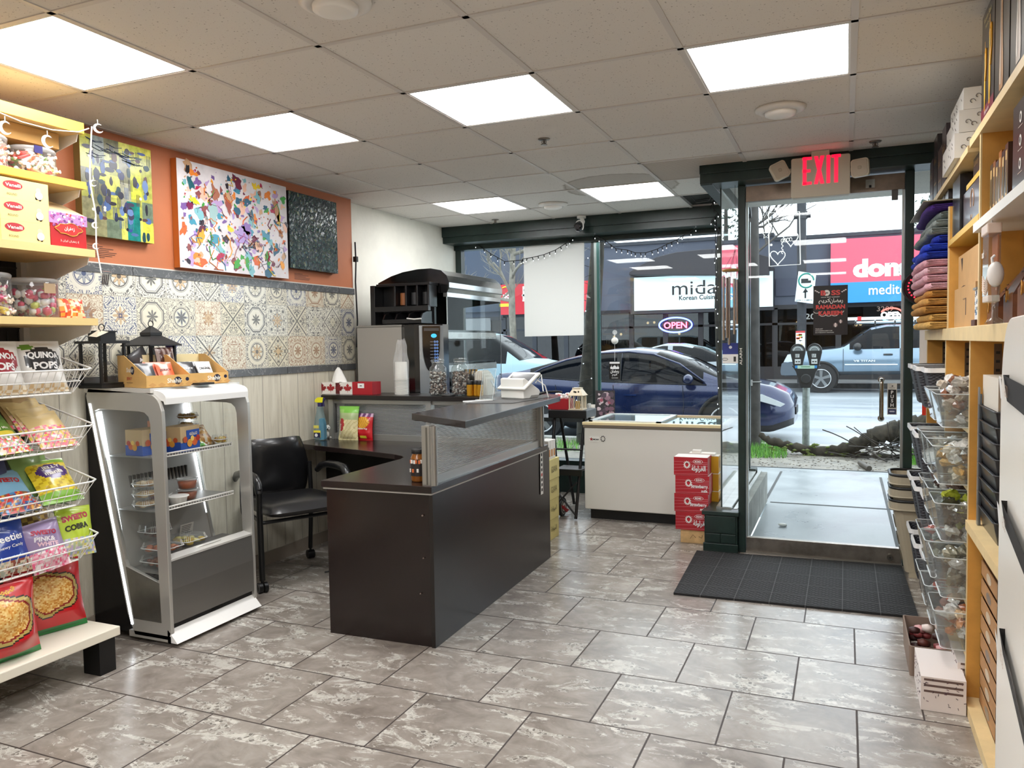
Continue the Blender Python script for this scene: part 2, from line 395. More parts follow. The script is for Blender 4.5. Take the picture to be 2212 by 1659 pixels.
# header beams, posts, sills (dark green joinery)
w=MB(); w.box(-3.55,6.72,2.372,-.86,7.08,CEIL+.3,DGRN).box(-3.55,6.70,2.43,-.80,6.73,CEIL+.002,DGRN).box(-3.55,6.95,2.33,-.80,7.06,2.372,DGRN)
w.box(-3.55,6.98,0,-3.49,7.06,2.4,DGRN).box(-3.55,6.96,0,-.70,7.08,.30,DGRN)
struct('wall_front',w)
w=MB(); w.box(-.865,5.17,2.41,XR,5.40,CEIL+.3,DGRN).box(-.865,5.155,2.47,XR,5.19,CEIL+.002,DGRN).box(-.865,5.19,2.405,-.79,7.06,CEIL+.3,DGRN)
w.box(-.648,5.33,0,-.601,5.40,2.41,DGRN).box(.328,5.33,0,.378,5.40,2.41,DGRN)
w.box(-.865,5.30,0,-.65,5.38,.27,DGRN).box(-.88,5.285,.245,-.64,5.39,.272,DGRN).box(-.872,5.288,.0,-.645,5.31,.055,DGRN)
w.box(-.858,5.293,.06,-.76,5.305,.12,DGRN).box(-.755,5.293,.06,-.66,5.305,.12,DGRN).box(-.858,5.293,.125,-.66,5.305,.24,DGRN)
w.box(.378,5.36,0,XR,5.40,.06,DGRN).box(-.865,5.38,0,-.74,6.98,.27,DGRN)
struct('trim_2',w,.003)
CONC=M('#8e8f8a',.8,var=.25,vs=5,bump=.3,bs=90)
w=MB().box(-.74,5.40,0,-.62,7.12,.255,CONC).box(-.80,5.39,.255,-.70,7.08,.285,ALU).box(-.69,5.42,.255,-.665,7.1,.27,ALU)
struct('trim_3',w)
PANE=glassy('window_glass','#fafdfc',1.36)
def pane(nm,x0,y0,z0,x1,y1,z1): return struct(nm,MB().box(x0,y0,z0,x1,y1,z1,PANE))
pane('window_1',-3.49,7.02,.30,-2.13,7.026,2.34)
pane('window_2',-2.12,7.02,.30,-.79,7.026,2.34)
pane('window_3',-.768,5.40,.285,-.762,7.02,2.41)
pane('window_4',-.755,5.365,.285,-.65,5.371,2.41)
pane('window_5',.38,5.365,.06,.85,5.371,2.41)
TEAL=M('#3f6d69',.2,.4)
w=MB().box(-2.135,7.0,.3,-2.11,7.05,2.35,M('#8d9a98',.25,.6)).box(-2.11,7.0,.3,-2.085,7.03,2.35,TEAL).box(-2.16,7.0,.3,-2.135,7.03,2.35,M('#26302e',.3))
w.box(-.775,6.99,.28,-.75,7.04,2.41,M('#4b5a58',.25,.5)).box(-.766,5.37,.285,-.758,5.385,2.41,M('#20302e'))
struct('trim_4',w)
# outside shell above the shop and neighbour return
w=MB().box(-8,7.06,2.52,-.79,7.3,3.6,M('#39424a',.7)).box(XR+.1,5.4,0,3,7.2,3.6,M('#5a5f60',.8)).box(-8,6.9,0,-3.72,7.06,3.6,M('#39424a',.7))
w.box(-.87,5.17,CEIL+.3,XR+.1,5.42,3.6,M('#39424a',.7)).box(-.87,5.42,CEIL+.29,-.79,7.3,3.6,M('#39424a',.7)).box(-3.75,YB,CEIL+.34,XR+.12,7.06,CEIL+.4,M('#2a2624'))
struct('wall_exterior',w)
struct('trim_5',MB().prism([(7.3,3.15),(7.75,2.55),(7.78,2.58),(7.34,3.2)],0,-4.2,-.82,M('#2b3036')))
# door
BRZ=M('#8b7a6c',.35,.75,var=.15,vs=12)
d=T('door_1',None,None,(-.137,5.36,0)); tag(d,kind='structure')
build('glass_pane',MB().box(-.585,5.355,.105,.315,5.361,2.302,PANE),d)
build('top_rail',MB().box(-.598,5.335,2.302,.326,5.38,2.40,BRZ),d,.002)
br=build('bottom_rail',MB().box(-.598,5.335,.012,.326,5.38,.105,M('#9d968d',.28,.85,var=.25,vs=9)),d,.002)
build('lock_cylinder',MB().cyl((.262,5.318,.05),(.262,5.34,.05),.019,M('#8a857c',.25,.9),n=20).box(.26,5.316,.043,.264,5.319,.057,BLK),br)
build('edge_strip',MB().box(.313,5.345,.105,.326,5.372,2.302,ALU).box(-.598,5.345,.105,-.585,5.372,2.302,M('#a8b5b4',.2,.5)),d)
h=MB(); hz0,hz1=.91,1.15
h.tube([(.205,5.345,hz0)]+[(.205,5.30-.02*sin(t),hz0+.02-.02*cos(t)) for t in (0,.8,1.5)]+[(.205,5.28,hz1-.02)]+[(.205,5.30-.02*sin(t),hz1-.02+.02*cos(t)) for t in (1.5,.8,0)]+[(.205,5.345,hz1)],.0125,M('#a9a39b',.18,1),n=14)
h.cyl((.205,5.352,hz0),(.205,5.338,hz0),.019,M('#a9a39b',.18,1)).cyl((.205,5.352,hz1),(.205,5.338,hz1),.019,M('#a9a39b',.18,1))
build('pull_handle',h,d)
build('closer_plate',MB().box(.11,5.326,2.325,.16,5.337,2.375,ALU).box(.128,5.322,2.325,.142,5.328,2.34,BLK),d)
struct('trim_6',MB().box(-.60,5.33,0,.33,5.45,.012,M('#8d8880',.4,.7)))
# world + camera view
wd=bpy.data.worlds.new('overcast_sky'); SC.world=wd; wd.use_nodes=True; nt=wd.node_tree; bg=nt.nodes['Background']
tc=nt.nodes.new('ShaderNodeTexCoord'); sx=nt.nodes.new('ShaderNodeSeparateXYZ'); nt.links.new(tc.outputs['Generated'],sx.inputs[0])
rp=nt.nodes.new('ShaderNodeValToRGB'); nt.links.new(sx.outputs[2],rp.inputs[0]); rp.color_ramp.elements[0].color=hx('#dfeaf5'); rp.color_ramp.elements[1].color=hx('#f4f9ff')
nz=nt.nodes.new('ShaderNodeTexNoise'); nz.inputs['Scale'].default_value=3; nz.inputs['Detail'].default_value=5
mxx=nt.nodes.new('ShaderNodeMix'); mxx.data_type='RGBA'; mxx.blend_type='MULTIPLY'; mxx.inputs[0].default_value=.12
nt.links.new(rp.outputs[0],mxx.inputs[6]); nt.links.new(nz.outputs[1],mxx.inputs[7]); nt.links.new(mxx.outputs[2],bg.inputs[0]); bg.inputs[1].default_value=2.1
vs=SC.view_settings; vs.view_transform='Standard'; vs.look='None'; vs.gamma=1; vs.use_curve_mapping=False; vs.exposure=.98
# ================================================================ CEILING FITTINGS
LGT=M('#ffffff',.5,em=9.)
where={(-5,-2):'brightest square light panel cut by the left frame edge, above the snack shelves',(-5,0):'square ceiling light panel nearest the orange wall, above the splatter painting',
 (-3,0):'square ceiling light panel second from left in the near row, above the transaction counter',(-1,0):'large square ceiling light panel in front of the EXIT sign',
 (-5,4):'small far ceiling light panel nearest the white wall',(-3,4):'small far ceiling light panel beside the brown water stain'}
proto=None
for (i,j) in LP:
    x=.025+.6096*(i+.5); y=3.07+.6096*(j+.5); lb=where.get((i,j),'square ceiling light panel further back in the shop behind the camera')
    if proto is None:
        proto=T('ceiling_light',lb,'ceiling light',(x,y,CEIL),group='square ceiling light panels')
        h=.3048; k=.284; f=MB()
        for a,b_,c_,d_ in ((-h,-h,h,-k),(-h,k,h,h),(-h,-k,-k,k),(k,-k,h,k)): f.box(a,b_,-.002,c_,d_,.03,M('#dedcd8',.4))
        build('frame',f,proto,local=True); build('diffuser',MB().quad((-k,-k,.004),(-k,k,.004),(k,k,.004),(k,-k,.004),LGT),proto,local=True)
    else: dup(proto,(x,y,CEIL),label=lb)
DISK=M('#e4dfd8',.4)
for (x,y,r,lb) in ((-1.52,2.17,.1,'round white ceiling speaker cut by the top frame edge'),(-.294,4.06,.1,'round white ceiling speaker in front of the EXIT sign'),(-2.166,6.0,.1,'round white ceiling speaker between the two far light panels')):
    t=T('ceiling_speaker',lb,'ceiling speaker',(x,y,CEIL),group='round ceiling speakers')
    build('housing',MB().lathe([(.0,-.001),(.118,-.001),(.116,-.012),(.085,-.026),(.082,-.02),(0,-.02)],DISK,n=40),t,local=True)
    build('cap',MB().lathe([(.074,-.02),(.072,-.034),(.05,-.042),(0,-.044)],M('#f0ece5',.35),n=36),t,local=True)
for (x,y,lb) in ((-1.522,4.085,'small chrome fire sprinkler head in the middle of the ceiling'),(-2.9,6.5,'small fire sprinkler head above the far left window corner'),(.151,4.98,'small fire sprinkler head above the right of the EXIT sign')):
    t=T('fire_sprinkler',lb,'sprinkler',(x,y,CEIL),group='fire sprinklers')
    build('escutcheon',MB().lathe([(0,-.001),(.034,-.001),(.03,-.006),(.012,-.01),(0,-.01)],M('#8d8780',.3,.8)),t,local=True)
    build('head',MB().cyl((0,0,-.005),(0,0,-.032),.007,M('#6d6862',.3,.9)).cyl((0,0,-.03),(0,0,-.034),.018,M('#6d6862',.3,.9)).tube([(-.011,0,-.01),(-.013,0,-.02),(-.006,0,-.031)],.002,M('#6d6862',.3,.9),6).tube([(.011,0,-.01),(.013,0,-.02),(.006,0,-.031)],.002,M('#6d6862',.3,.9),6),t,local=True)
t=T('ceiling_vent','ribbed grey ceiling vent grille between the water stain and the EXIT sign','air vent',(-.89,5.2,CEIL))
vx0,vx1,vy0,vy1=-1.185,-.593,4.905,5.503
build('backing',MB().box(vx0,vy0,CEIL+.02,vx1,vy1,CEIL+.03,M('#8a8580')),t)
m=MB()
for k in range(36): m.box(vx0+.004,vy0+.008+k*.0164,CEIL+.0,vx1-.004,vy0+.014+k*.0164,CEIL+.012,M('#d2ccc4',.5))
build('slats',m,t)
m=MB()
random.seed(3)
m.tube([(-1.12,6.2,CEIL+.02),(-1.1,6.35,CEIL-.01),(-.99,6.3,CEIL-.01),(-.9,6.5,CEIL-.015),(-.87,6.55,CEIL-.03)],.004,'#151515',6).tube([(-1.12,6.5,CEIL),(-1.0,6.4,CEIL-.01),(-.95,6.2,CEIL-.012),(-.88,6.4,CEIL-.03)],.004,'#33302c',6)
one('electrical_cable','black cables looping out of the missing ceiling tile','cable',m)
# ================================================================ LEFT SIDE: SNACK SHELVES
CLR=glassy('clear_plastic','#f3f5f5',1.45,.02,.06); JAR=glassy('jar_glass','#eef2f1',1.5,0,.03)
WSTL=M('#e8e6e0',.35); WIRE=M('#efeeea',.3,.1)
def bag(w,h,d,cf,texts=(),nx=16,nz=22,seed=0,crimp=.05,flat=.0,sx=0):
    """pillow bag: x across, front towards -y, z up; cf(u,v)->colour; texts: (string,x,z,height,colour,bold,tilt,width)"""
    rn=random.Random(seed); ph=[rn.uniform(0,6) for _ in range(6)]
    def th(u,v):
        u=min(1,max(0,u)); v=min(1,max(0,v))
        t=(1-abs(2*u-1)**2.6)*max(0,min(1,(min(v,1-v)-crimp)/.22+.0))**.55 if min(v,1-v)>crimp else 0
        return .003+d/2*t*(1+.10*sin(9*u+ph[0]+4*v)+.07*sin(13*v+ph[1]-6*u))
    mb=MB(); vs=[];fs=[];mm=[]
    for s in (-1,1):
        o=len(vs)
        for j in range(nz+1):
            for i in range(nx+1):
                u=i/nx; v=j/nz; pin=1-.06*sin(pi*v)
                vs.append(((u-.5)*w*pin,s*th(u,v),v*h))
        for j in range(nz):
            for i in range(nx):
                a=o+j*(nx+1)+i; q=(a,a+1,a+nx+2,a+nx+1); fs.append(q if s<0 else q[::-1])
                mm.append(M(cf((i+.5)/nx,(j+.5)/nz,s),.32,coat=.4))
    mb.add(vs,fs,mm,True)
    def warp(p):
        v=p.z/h; pin=1-.06*sin(pi*max(0,min(1,v))); u=p.x/(w*pin)+.5
        return V((p.x,-th(u,v)-.0015,p.z))
    for t in texts:
        s,x,z,hh,c=t[:5]; bold=t[5] if len(t)>5 else .02; tilt=t[6] if len(t)>6 else 0; wd=t[7] if len(t)>7 else None
        mb.text(s,(x,0,z),(cos(tilt),0,sin(tilt)),(-sin(tilt),0,cos(tilt)),hh,M(c,.4),bold,width=wd,fn=warp)
    mb.warp=warp
    return mb
def place(name,label,cat,mb,loc,rz=0,rx=0,ry=0,group=None): return one(name,label,cat,mb,group=group,loc=loc,rz=rz,rx=rx,ry=ry,local=True)
def flatbox(x0,y0,z0,x1,y1,z1,m,front=None): return MB().box(x0,y0,z0,x1,y1,z1,m)
SE=2.435   # end of the shelf unit
u=T('snack_shelf_unit','tall snack shelf unit with yellow-edged shelves and white wire baskets','shelf unit',(-3.22,1.95,0))
YB0=1.42
build('back_panel',MB().box(-3.445,YB0,.1,-3.43,SE-.02,2.35,M('#17161a',.6)),u)
m=MB()
for k in range(22): m.box(-3.428,YB0,.25+k*.09,-3.424,SE-.03,.256+k*.09,M('#2c2a2e',.5))
for k in range(20): m.box(-3.428,YB0+.02+k*.05,.2,-3.424,YB0+.024+k*.05,1.5,M('#2c2a2e',.5))
build('mesh_grid',m,u)
for y in (YB0+.0,SE-.035): build('upright',MB().box(-3.43,y,.05,-3.40,y+.03,2.34,M('#c9c6c0',.4)),u)
for (zt,th,xf,lip) in ((2.382,.045,-3.01,1),(2.131,.03,-3.01,1),(1.841,.032,-2.975,0),(1.547,.03,-2.975,0)):
    s=build('shelf',MB().box(-3.42,YB0,zt-th,xf-.006,SE,zt,M('#d9b77c',.45,var=.1,vs=5)).box(xf-.006,YB0,zt-th,xf,SE+.002,zt,M('#eec24a' if lip else '#e9cf8f',.4)),u)
    k=MB(); y=SE-.004; 
    k.prism([(-3.40,zt-th),(xf-.03,zt-th),(xf-.04,zt-th-.03),(xf-.16,zt-th-.06),(-3.30,zt-th-.11),(-3.35,zt-th-.22),(-3.40,zt-th-.24)],1,y-.004,y,WSTL)
    build('bracket',k,s)
build('canopy_rail',MB().box(-3.42,YB0,2.27,-3.10,SE-.05,2.335,M('#c79a55',.5)),u)
def basket(z0,xf=-3.0,xb=-3.385):
    m=MB(); y0,y1=YB0+.01,SE-.012; hf=.1; hb=.20; r=.0042
    R=[(xf,y1-.03,z0+hf),(xf-.015,y1,z0+hf+.004),(xb,y1,z0+hb),(xb,y0,z0+hb),(xf,y0,z0+hf)]
    m.tube(R+[R[0]],r,WIRE,8)
    B=[(xf-.055,y1-.07,z0),(xb,y1-.05,z0+.01),(xb,y0,z0+.01),(xf-.055,y0,z0),(xf-.055,y1-.07,z0)]
    m.tube(B,.0035,WIRE,8)
    m.tube([(xf-.026,y0,z0+.052),(xf-.026,y1-.045,z0+.052),(xb,y1-.02,z0+.08)],.0028,WIRE,6)
    n=30
    for k in range(n):
        y=lerp(y0,y1-.04,k/(n-1)); yb=min(y,y1-.07)
        m.tube([(xf,y,z0+hf),(xf-.055,yb,z0),(xb,yb,z0+.01)],.0016,WIRE,5)
    for k in range(11):
        x=lerp(xf-.02,xb,k/10); m.tube([(x,y1,lerp(z0+hf,z0+hb,k/10)),(min(x,xf-.055),y1-.06,z0+.003)],.0016,WIRE,5)
    for k in range(6): x=lerp(xf-.06,xb,k/5); m.tube([(x,y0,z0+.004),(x,y1-.06,z0+.004)],.0014,WIRE,4)
    return m
BZ=(1.228,.985,.742,.505)
for z in BZ: build('wire_basket',basket(z),u)
build('base_shelf',MB().box(-3.44,YB0,.15,-2.95,2.462,.19,M('#efe9d8',.4)),u,.004)
build('leg',MB().box(-3.06,2.36,0,-2.96,2.44,.15,BLK),u); build('leg',MB().box(-3.06,YB0,0,-2.96,YB0+.08,.15,BLK),u)
# garland
g=T('moon_garland','white crescent moon garland strung along the top shelf edge and down its end','garland',(-3.0,2.2,2.3))
pts=[(-2.998,1.5,2.31),(-2.998,1.8,2.345),(-2.998,2.05,2.33),(-2.998,2.15,2.315),(-2.998,2.28,2.315),(-2.998,2.40,2.335),(-2.99,2.445,2.36)]
build('string',MB().tube(pts,.0025,'#efece4',6).tube([(-2.985,2.455,2.37),(-3.0,2.45,2.2),(-3.0,2.447,2.13),(-2.98,2.452,2.0),(-2.985,2.452,1.86),(-2.965,2.455,1.74)],.003,'#efece4',6),g)
def moon(c,u_,w_,r):
    m=MB(); u_=V(u_); w_=V(w_); n=18; c=V(c); nn=u_.cross(w_)*.002
    O=[c+u_*(r*cos(a))+w_*(r*sin(a)) for a in [lerp(.7,5.6,i/n)-.0 for i in range(n+1)]]
    I=[c+u_*(.28*r+r*.78*cos(a))+w_*(r*.05+r*.78*sin(a)) for a in [lerp(.75,5.5,i/n) for i in range(n+1)]]
    for s in (1,-1):
        for i in range(n): m.quad(O[i]+nn*s,O[i+1]+nn*s,I[i+1]+nn*s,I[i]+nn*s,M('#f3f1ec',.5))
    for i in range(2,n,3): m.ball(tuple((O[i]+I[i])/2+nn*1.1),r*.07,M('#8a8a8a',.5),6)
    m.tube([tuple(c+w_*r),tuple(c+w_*(r+.018))],.0015,'#efece4',5); return m
for (y,z) in ((2.08,2.275),(2.255,2.262)): build('moon',moon((-2.996,y,z),(0,1,0),(0,0,1),.026),g)
build('moon',moon((-2.97,2.475,2.365),(.6,.8,0),(-.1,0,1),.02),g)
for z in (2.13,1.95,1.86): build('moon',moon((-2.99,2.455,z),(.8,.6,0),(0,.0,1),.014),g)
# candy tubs
def rnd_candy(c,r,h,n,cols,seed,long=False,size=.016):
    rn=random.Random(seed); m=MB()
    for i in range(n):
        a=rn.uniform(0,2*pi); q=r*sqrt(rn.random()); z=h*(i/n)*rn.uniform(.85,1.1)+.012
        p=(c[0]+q*cos(a),c[1]+q*sin(a),c[2]+z); col=M(rn.choice(cols),.25,coat=.5)
        if long:
            d=V((rn.uniform(-1,1),rn.uniform(-1,1),rn.uniform(-.5,.5))).normalized()*size*1.5
            m.cyl(tuple(V(p)-d),tuple(V(p)+d),size*.5,col,n=6)
            for s in (-1,1): m.cyl(tuple(V(p)+d*s),tuple(V(p)+d*s*1.5),size*.15,M('#f4eee6',.3),r1=size*.5,n=6)
        else: m.ball(p,size*rn.uniform(.8,1.1),col,7,(1,rn.uniform(.7,1),rn.uniform(.7,1)))
    return m
def tub(name,label,x,y,z,r,h,cols,fill,seed,square=False,long=False,cap='#c9c9c9',group=None,size=.016):
    t=T(name,label,'candy tub',(x,y,z),group=group); n=28
    prof=[(0,0),(r*.97,0),(r,.01),(r,h*.9),(r*.93,h),(r*.93,h),(0,h+.001)]
    build('jar',MB().lathe(prof,CLR,n=6 if False else n),t,local=True)
    build('lid_rim',MB().lathe([(r*.96,h-.018),(r*1.01,h-.012),(r*1.01,h-.004),(r*.95,h+.002),(r*.9,h+.001)],glassy('lid_plastic','#dfe2e2',1.5,.1,.35,'#dddddd'),n=n),t,local=True)
    o=build('candies',rnd_candy((0,0,0),r*.82,h*fill,int(160*fill*(r/.075)**2),cols,seed,long,size),t,local=True); tag(o,kind='stuff')
    return t
CG='candy tubs on the snack shelves'
R1=['#e8443c','#f36b3d','#f7a6a2','#ffffff','#f2e7d8','#ef5a6a','#d92d3a']
t=tub('candy_tub','clear tub of red and white wrapped candy, cut by the left frame edge',-3.13,2.05,2.132,.105,.125,R1,.72,1,long=True,group=CG)
t=tub('candy_tub','clear tub of orange and green wrapped candy on the second shelf by the garland',-3.13,2.275,2.132,.092,.115,['#e8823c','#e8443c','#7fae4a','#f5d9c8','#ffffff','#f09a5a','#d9c24a'],.66,2,long=True,group=CG)
build('label',MB().box(.092,-.05,.085,.095,-.015,.115,M('#2f2c6b')),t,local=True)
tub('candy_tub','clear tub of pink and green stick candy at the left frame edge',-3.12,2.04,1.548,.10,.17,['#e0457c','#d63030','#3f9a4a','#7a3f9a','#f2a0c0','#e8d23c','#e0457c'],.62,3,long=True,group=CG,size=.018)
t=tub('candy_tub','clear tub of silver and pink foil balls on the fourth shelf',-3.12,2.25,1.548,.095,.16,['#c9c9cc','#d8456a','#b7b7bb','#c13a5c','#b9c04a','#e7e7ea'],.60,4,group=CG,size=.020)
build('label',MB().box(.095,-.02,.10,.098,.03,.14,M('#b49a7a',.6)),t,local=True)
# boxes on the third shelf
def pbox(name,label,cat,x,y,z,dx,dy,dz,m,rz=0,group=None,bev=.0015,deco=None,rx=0,parent=None):
    """box thing, local origin centre bottom; deco(mb) adds printed marks"""
    mb=MB().box(-dx/2,-dy/2,0,dx/2,dy/2,dz,m)
    if deco: deco(mb)
    o=one(name,label,cat,mb,group=group,loc=(x,y,z),rz=rz,rx=rx,local=True)
    return o
CREAM='#efd98c'
for k in range(3):
    def deco(mb,k=k):
        X=.1505/2*1; x=.076
        mb.box(x,-.10,.0,x+.0006,.10,.0812,M('#f0dc92',.45))
        pts=[(x+.001,-.115+.035*1,.052+.0)]
        e=[(x+.0012,-.045+.040*cos(a),.055+.017*sin(a)) for a in [2*pi*i/20 for i in range(20)]]; mb.poly(e,M('#b5323a',.4))
        mb.text('Vanelli',(x+.0018,-.045,.048),(0,1,0),(0,0,1),.013,M('#f6eee0'),.02,width=.062)
        mb.text('ROUND',(x+.0012,-.05,.016),(0,1,0),(0,0,1),.008,M('#6b5a3a'),.01)
        for (cy,cz,rr,cc) in ((.062,.028,.020,'#e8c78a'),(.062,.030,.016,'#f7efdf'),(.06,.05,.011,'#efd9a8'),(.052,.018,.006,'#7a4a2c'),(.066,.015,.006,'#8a5a34')):
            mb.poly([(x+.001+cc.count('f')*.0004+rr*.0,cy+rr*cos(a),cz+rr*sin(a)) for a in [2*pi*i/16 for i in range(16)]],M(cc,.5))
    lb=['stacked at the bottom','in the middle of its stack','on top of its stack'][k]
    pbox('cookie_box','pale yellow cookie box on the third snack shelf, '+lb,'box',-3.075,2.145,1.842+k*.0815,.15,.21,.081,M(CREAM,.45),group='pale yellow cookie boxes',deco=deco)
def deco(mb):
    x=.0705
    mb.box(x,-.095,.095,x+.0006,.095,.14,M('#b98ac0')); rn=random.Random(4)
    for i in range(60):
        y=rn.uniform(-.09,.09); z=rn.uniform(.085,.137); r=rn.uniform(.003,.008)
        mb.poly([(x+.001+i*.00001,y+r*cos(a),z+r*sin(a)*.8) for a in [2*pi*j/7 for j in range(7)]],M(rn.choice(['#e9c9e0','#8b4a9a','#b45a9a','#f2e4ee','#6a3a7a','#d8453a']),.5))
    mb.poly([(x+.002,.06*cos(a)*(1+.12*cos(6*a)),.075+.022*sin(a)*(1+.15*cos(5*a))) for a in [2*pi*i/40 for i in range(40)]],M('#d9302c',.4))
    mb.tube([(x+.002,.062*cos(a)*(1+.12*cos(6*a)),.075+.024*sin(a)*(1+.15*cos(5*a))) for a in [2*pi*i/40 for i in range(40)]],.0015,'#d9a53c',4,closed=True)
    mb.text('ﻥﺍﺮﻔﻋﺯ',(x+.004,0,.066),(0,1,0),(0,0,1),.02,M('#f7f0e4'),.02,width=.05)
    mb.text('﴿ ﻥﺍﺮﻳﺍ ﻥﺍﺮﻔﻋﺯ ﴾',(x+.003,0,.02),(0,1,0),(0,0,1),.011,M('#f7f0e4'),.0,width=.09)
t=T('saffron_box','open red and purple box with its white lid flap raised, on the third snack shelf','box',(-3.07,2.335,1.842))
mb=MB().box(-.07,-.088,0,.07,.088,.14,M('#b71c22',.4)); 
mm=MB(); mm.v=[];
deco(mb); k=[(p[0],max(-.088,min(.088,p[1]*.93)),p[2]) for p in mb.v]; mb.v=k
build('carton',mb,t,local=True)
build('lid_flap',MB().poly([(.065,.086,.141),(-.07,.086,.20),(-.10,-.05,.225),(-.10,-.12,.215),(.0,-.12,.165),(.068,-.086,.141)],M('#d2bb92',.6)).poly([(-.06,-.12,.15),(-.10,.02,.16),(-.11,.03,.27),(-.11,-.16,.285)],M('#ece5da',.6)),t,local=True)
# brown box + snack packs on the fourth shelf end
def deco(mb):
    mb.text('MB',(.0,-.0655,.10),(1,0,0),(0,0,1),.035,M('#d98a4a'),.03)
    mb.tube([(-.06,-.066,.05),(0,-.067,.066),(.06,-.066,.045)],.004,'#d98a4a',5)
mb=MB().box(-.012,-.065,0,.012,.065,.165,M('#8a3a1e',.5)); mb.text('MB',(.013,0,.09),(0,1,0),(0,0,1),.035,M('#e0965a'),.03); mb.tube([(.0135,-.06,.03),(.0135,0,.06),(.0135,.05,.05)],.003,'#e0b890',5)
place('date_box','brown card box standing behind the foil candy tub on the fourth shelf','box',mb,(-3.23,2.385,1.548),ry=-.1)
mb=bag(.12,.085,.03,lambda u,v,s:random.Random(int(u*9)*31+int(v*9)).choice(['#d9442c','#f0a03c','#f3d9a8','#e8622c','#f4e3c0']),nx=14,nz=12)
place('snack_packet','orange and red snack packet lying in front of the brown box on the fourth shelf','packet',mb,(-3.06,2.385,1.549),rz=pi/2,rx=-.25)
mb=MB().box(-.02,-.012,0,.02,.012,.062,CLR); 
for i in range(4): mb.cyl((-.014+i*.009,0,.004),(-.014+i*.009,0,.05),.003,M('#3a2a28'),n=6)
o=place('hanging_tag','small clear hanging packet clipped below the third snack shelf','packet',mb,(-2.965,2.47,1.69),rz=pi/2,rx=.2)
# bags in the baskets ---------------------------------------------------------
def quin(main):
    def cf(u,v,s):
        if s>0: return '#d9d8d4'
        if ((u-.5)/.42)**2+((v-.60)/.24)**2<1: return main
        if ((u-.2)/.13)**2+((v-.86)/.07)**2<1: return '#6a9a3a'
        if v<.14: return '#d8b98a' if (int(u*9)+int(v*30))%2 else '#efe3cc'
        return '#eceae6'
    return cf
def txt(c): return (('QUINOA',0,.135,.032,'#ffffff',.04,-.04,.125),('POPS',.0,.092,.032,'#ffffff',.04,-.04,.095))
BG='puffed snack bags in the top wire basket'
for i,(y,c,lb,rz,xo) in enumerate(((1.86,'#a31f30','red and white puffed snack bag with only its edge showing at the left frame edge',pi/2,0),(2.075,'#a31f30','white puffed snack bag with a dark red oval in the top wire basket',pi/2-.06,0),(2.265,'#2a2a2e','white puffed snack bag with a black oval in the top wire basket',pi/2-.12,-.01))):
    mb=bag(.19,.225,.075,quin(c),txt(c),nx=20,nz=26,seed=i)
    place('snack_bag',lb,'snack bag',mb,(-3.075+xo,y,BZ[0]+.008),rz=rz,rx=-.30,group=BG)
mb=bag(.17,.20,.05,lambda u,v,s:'#cfccc6',nx=8,nz=8); place('snack_bag','plain silver-grey bag behind the two puffed snack bags','snack bag',mb,(-3.21,2.19,BZ[0]+.02),rz=pi/2,rx=-.2)
rnc=random.Random(8)
def scatter(base,cols,lim=.35,top=None,band=None,bandc=None):
    cache={}
    def cf(u,v,s):
        k=(int(u*16),int(v*22),s)
        if s>0: return base
        if band and band[0]<v<band[1] and .1<u<.9: return bandc
        if v<lim:
            if k not in cache: cache[k]=rnc.choice(cols)
            return cache[k]
        if top and v>top[0]: return top[1]
        return base
    return cf
GUM=['#d8455a','#f2c14a','#7ab04a','#f4e8d8','#e87a9a','#e8642c','#ffffff']
def row(z,ys,defs,group,lean=-.95,x=-3.09):
    for (y,(w,h,d,cf,tx,lb,rz)) in zip(ys,defs):
        mb=bag(w,h,d,cf,tx,seed=int(y*100)); place('candy_bag',lb,'candy bag',mb,(x,y,z+.02),rz=pi/2+rz,rx=lean,group=group)
# second basket: bags lying back in fanned piles
G2='gummy bags in the second wire basket'
gr=scatter('#5d8f22',GUM,.38,(.8,'#4c7a1c'),(.42,.5),'#e8d23c'); be=scatter('#d9bf86',['#f08a9a','#e8567a','#f4c8a8','#f3dcc0','#d8c04a'],.55,(.85,'#cdb27a')); pk=scatter('#e2a0b8',GUM,.5)
for k in range(4):
    mb=bag(.17,.23,.035,gr,(('Gummy Mix',0,.12,.018,'#f4f0e0',.02,0),) ,seed=k)
    place('candy_bag','green gummy candy bag in the second wire basket, %s of its fanned pile'%['front','second','third','rearmost'][k],'candy bag',mb,(-3.06-k*.045,2.10-k*.012,BZ[1]+.015+k*.028),rz=pi/2+.12,rx=-.85,group=G2)
for k in range(4):
    mb=bag(.17,.22,.035,be if k<3 else scatter('#a8895a',GUM,.1),(),seed=10+k)
    place('candy_bag','beige and pink gummy candy bag in the second wire basket, %s of its fanned pile'%['front','second','third','rearmost'][k],'candy bag',mb,(-3.06-k*.045,2.30-k*.01,BZ[1]+.015+k*.028),rz=pi/2-.05,rx=-.85,group=G2)
place('candy_bag','pink gummy bag cut by the left frame edge in the second wire basket','candy bag',bag(.16,.2,.035,pk,seed=3),(-3.06,1.93,BZ[1]+.015),rz=pi/2,rx=-.85,group=G2)
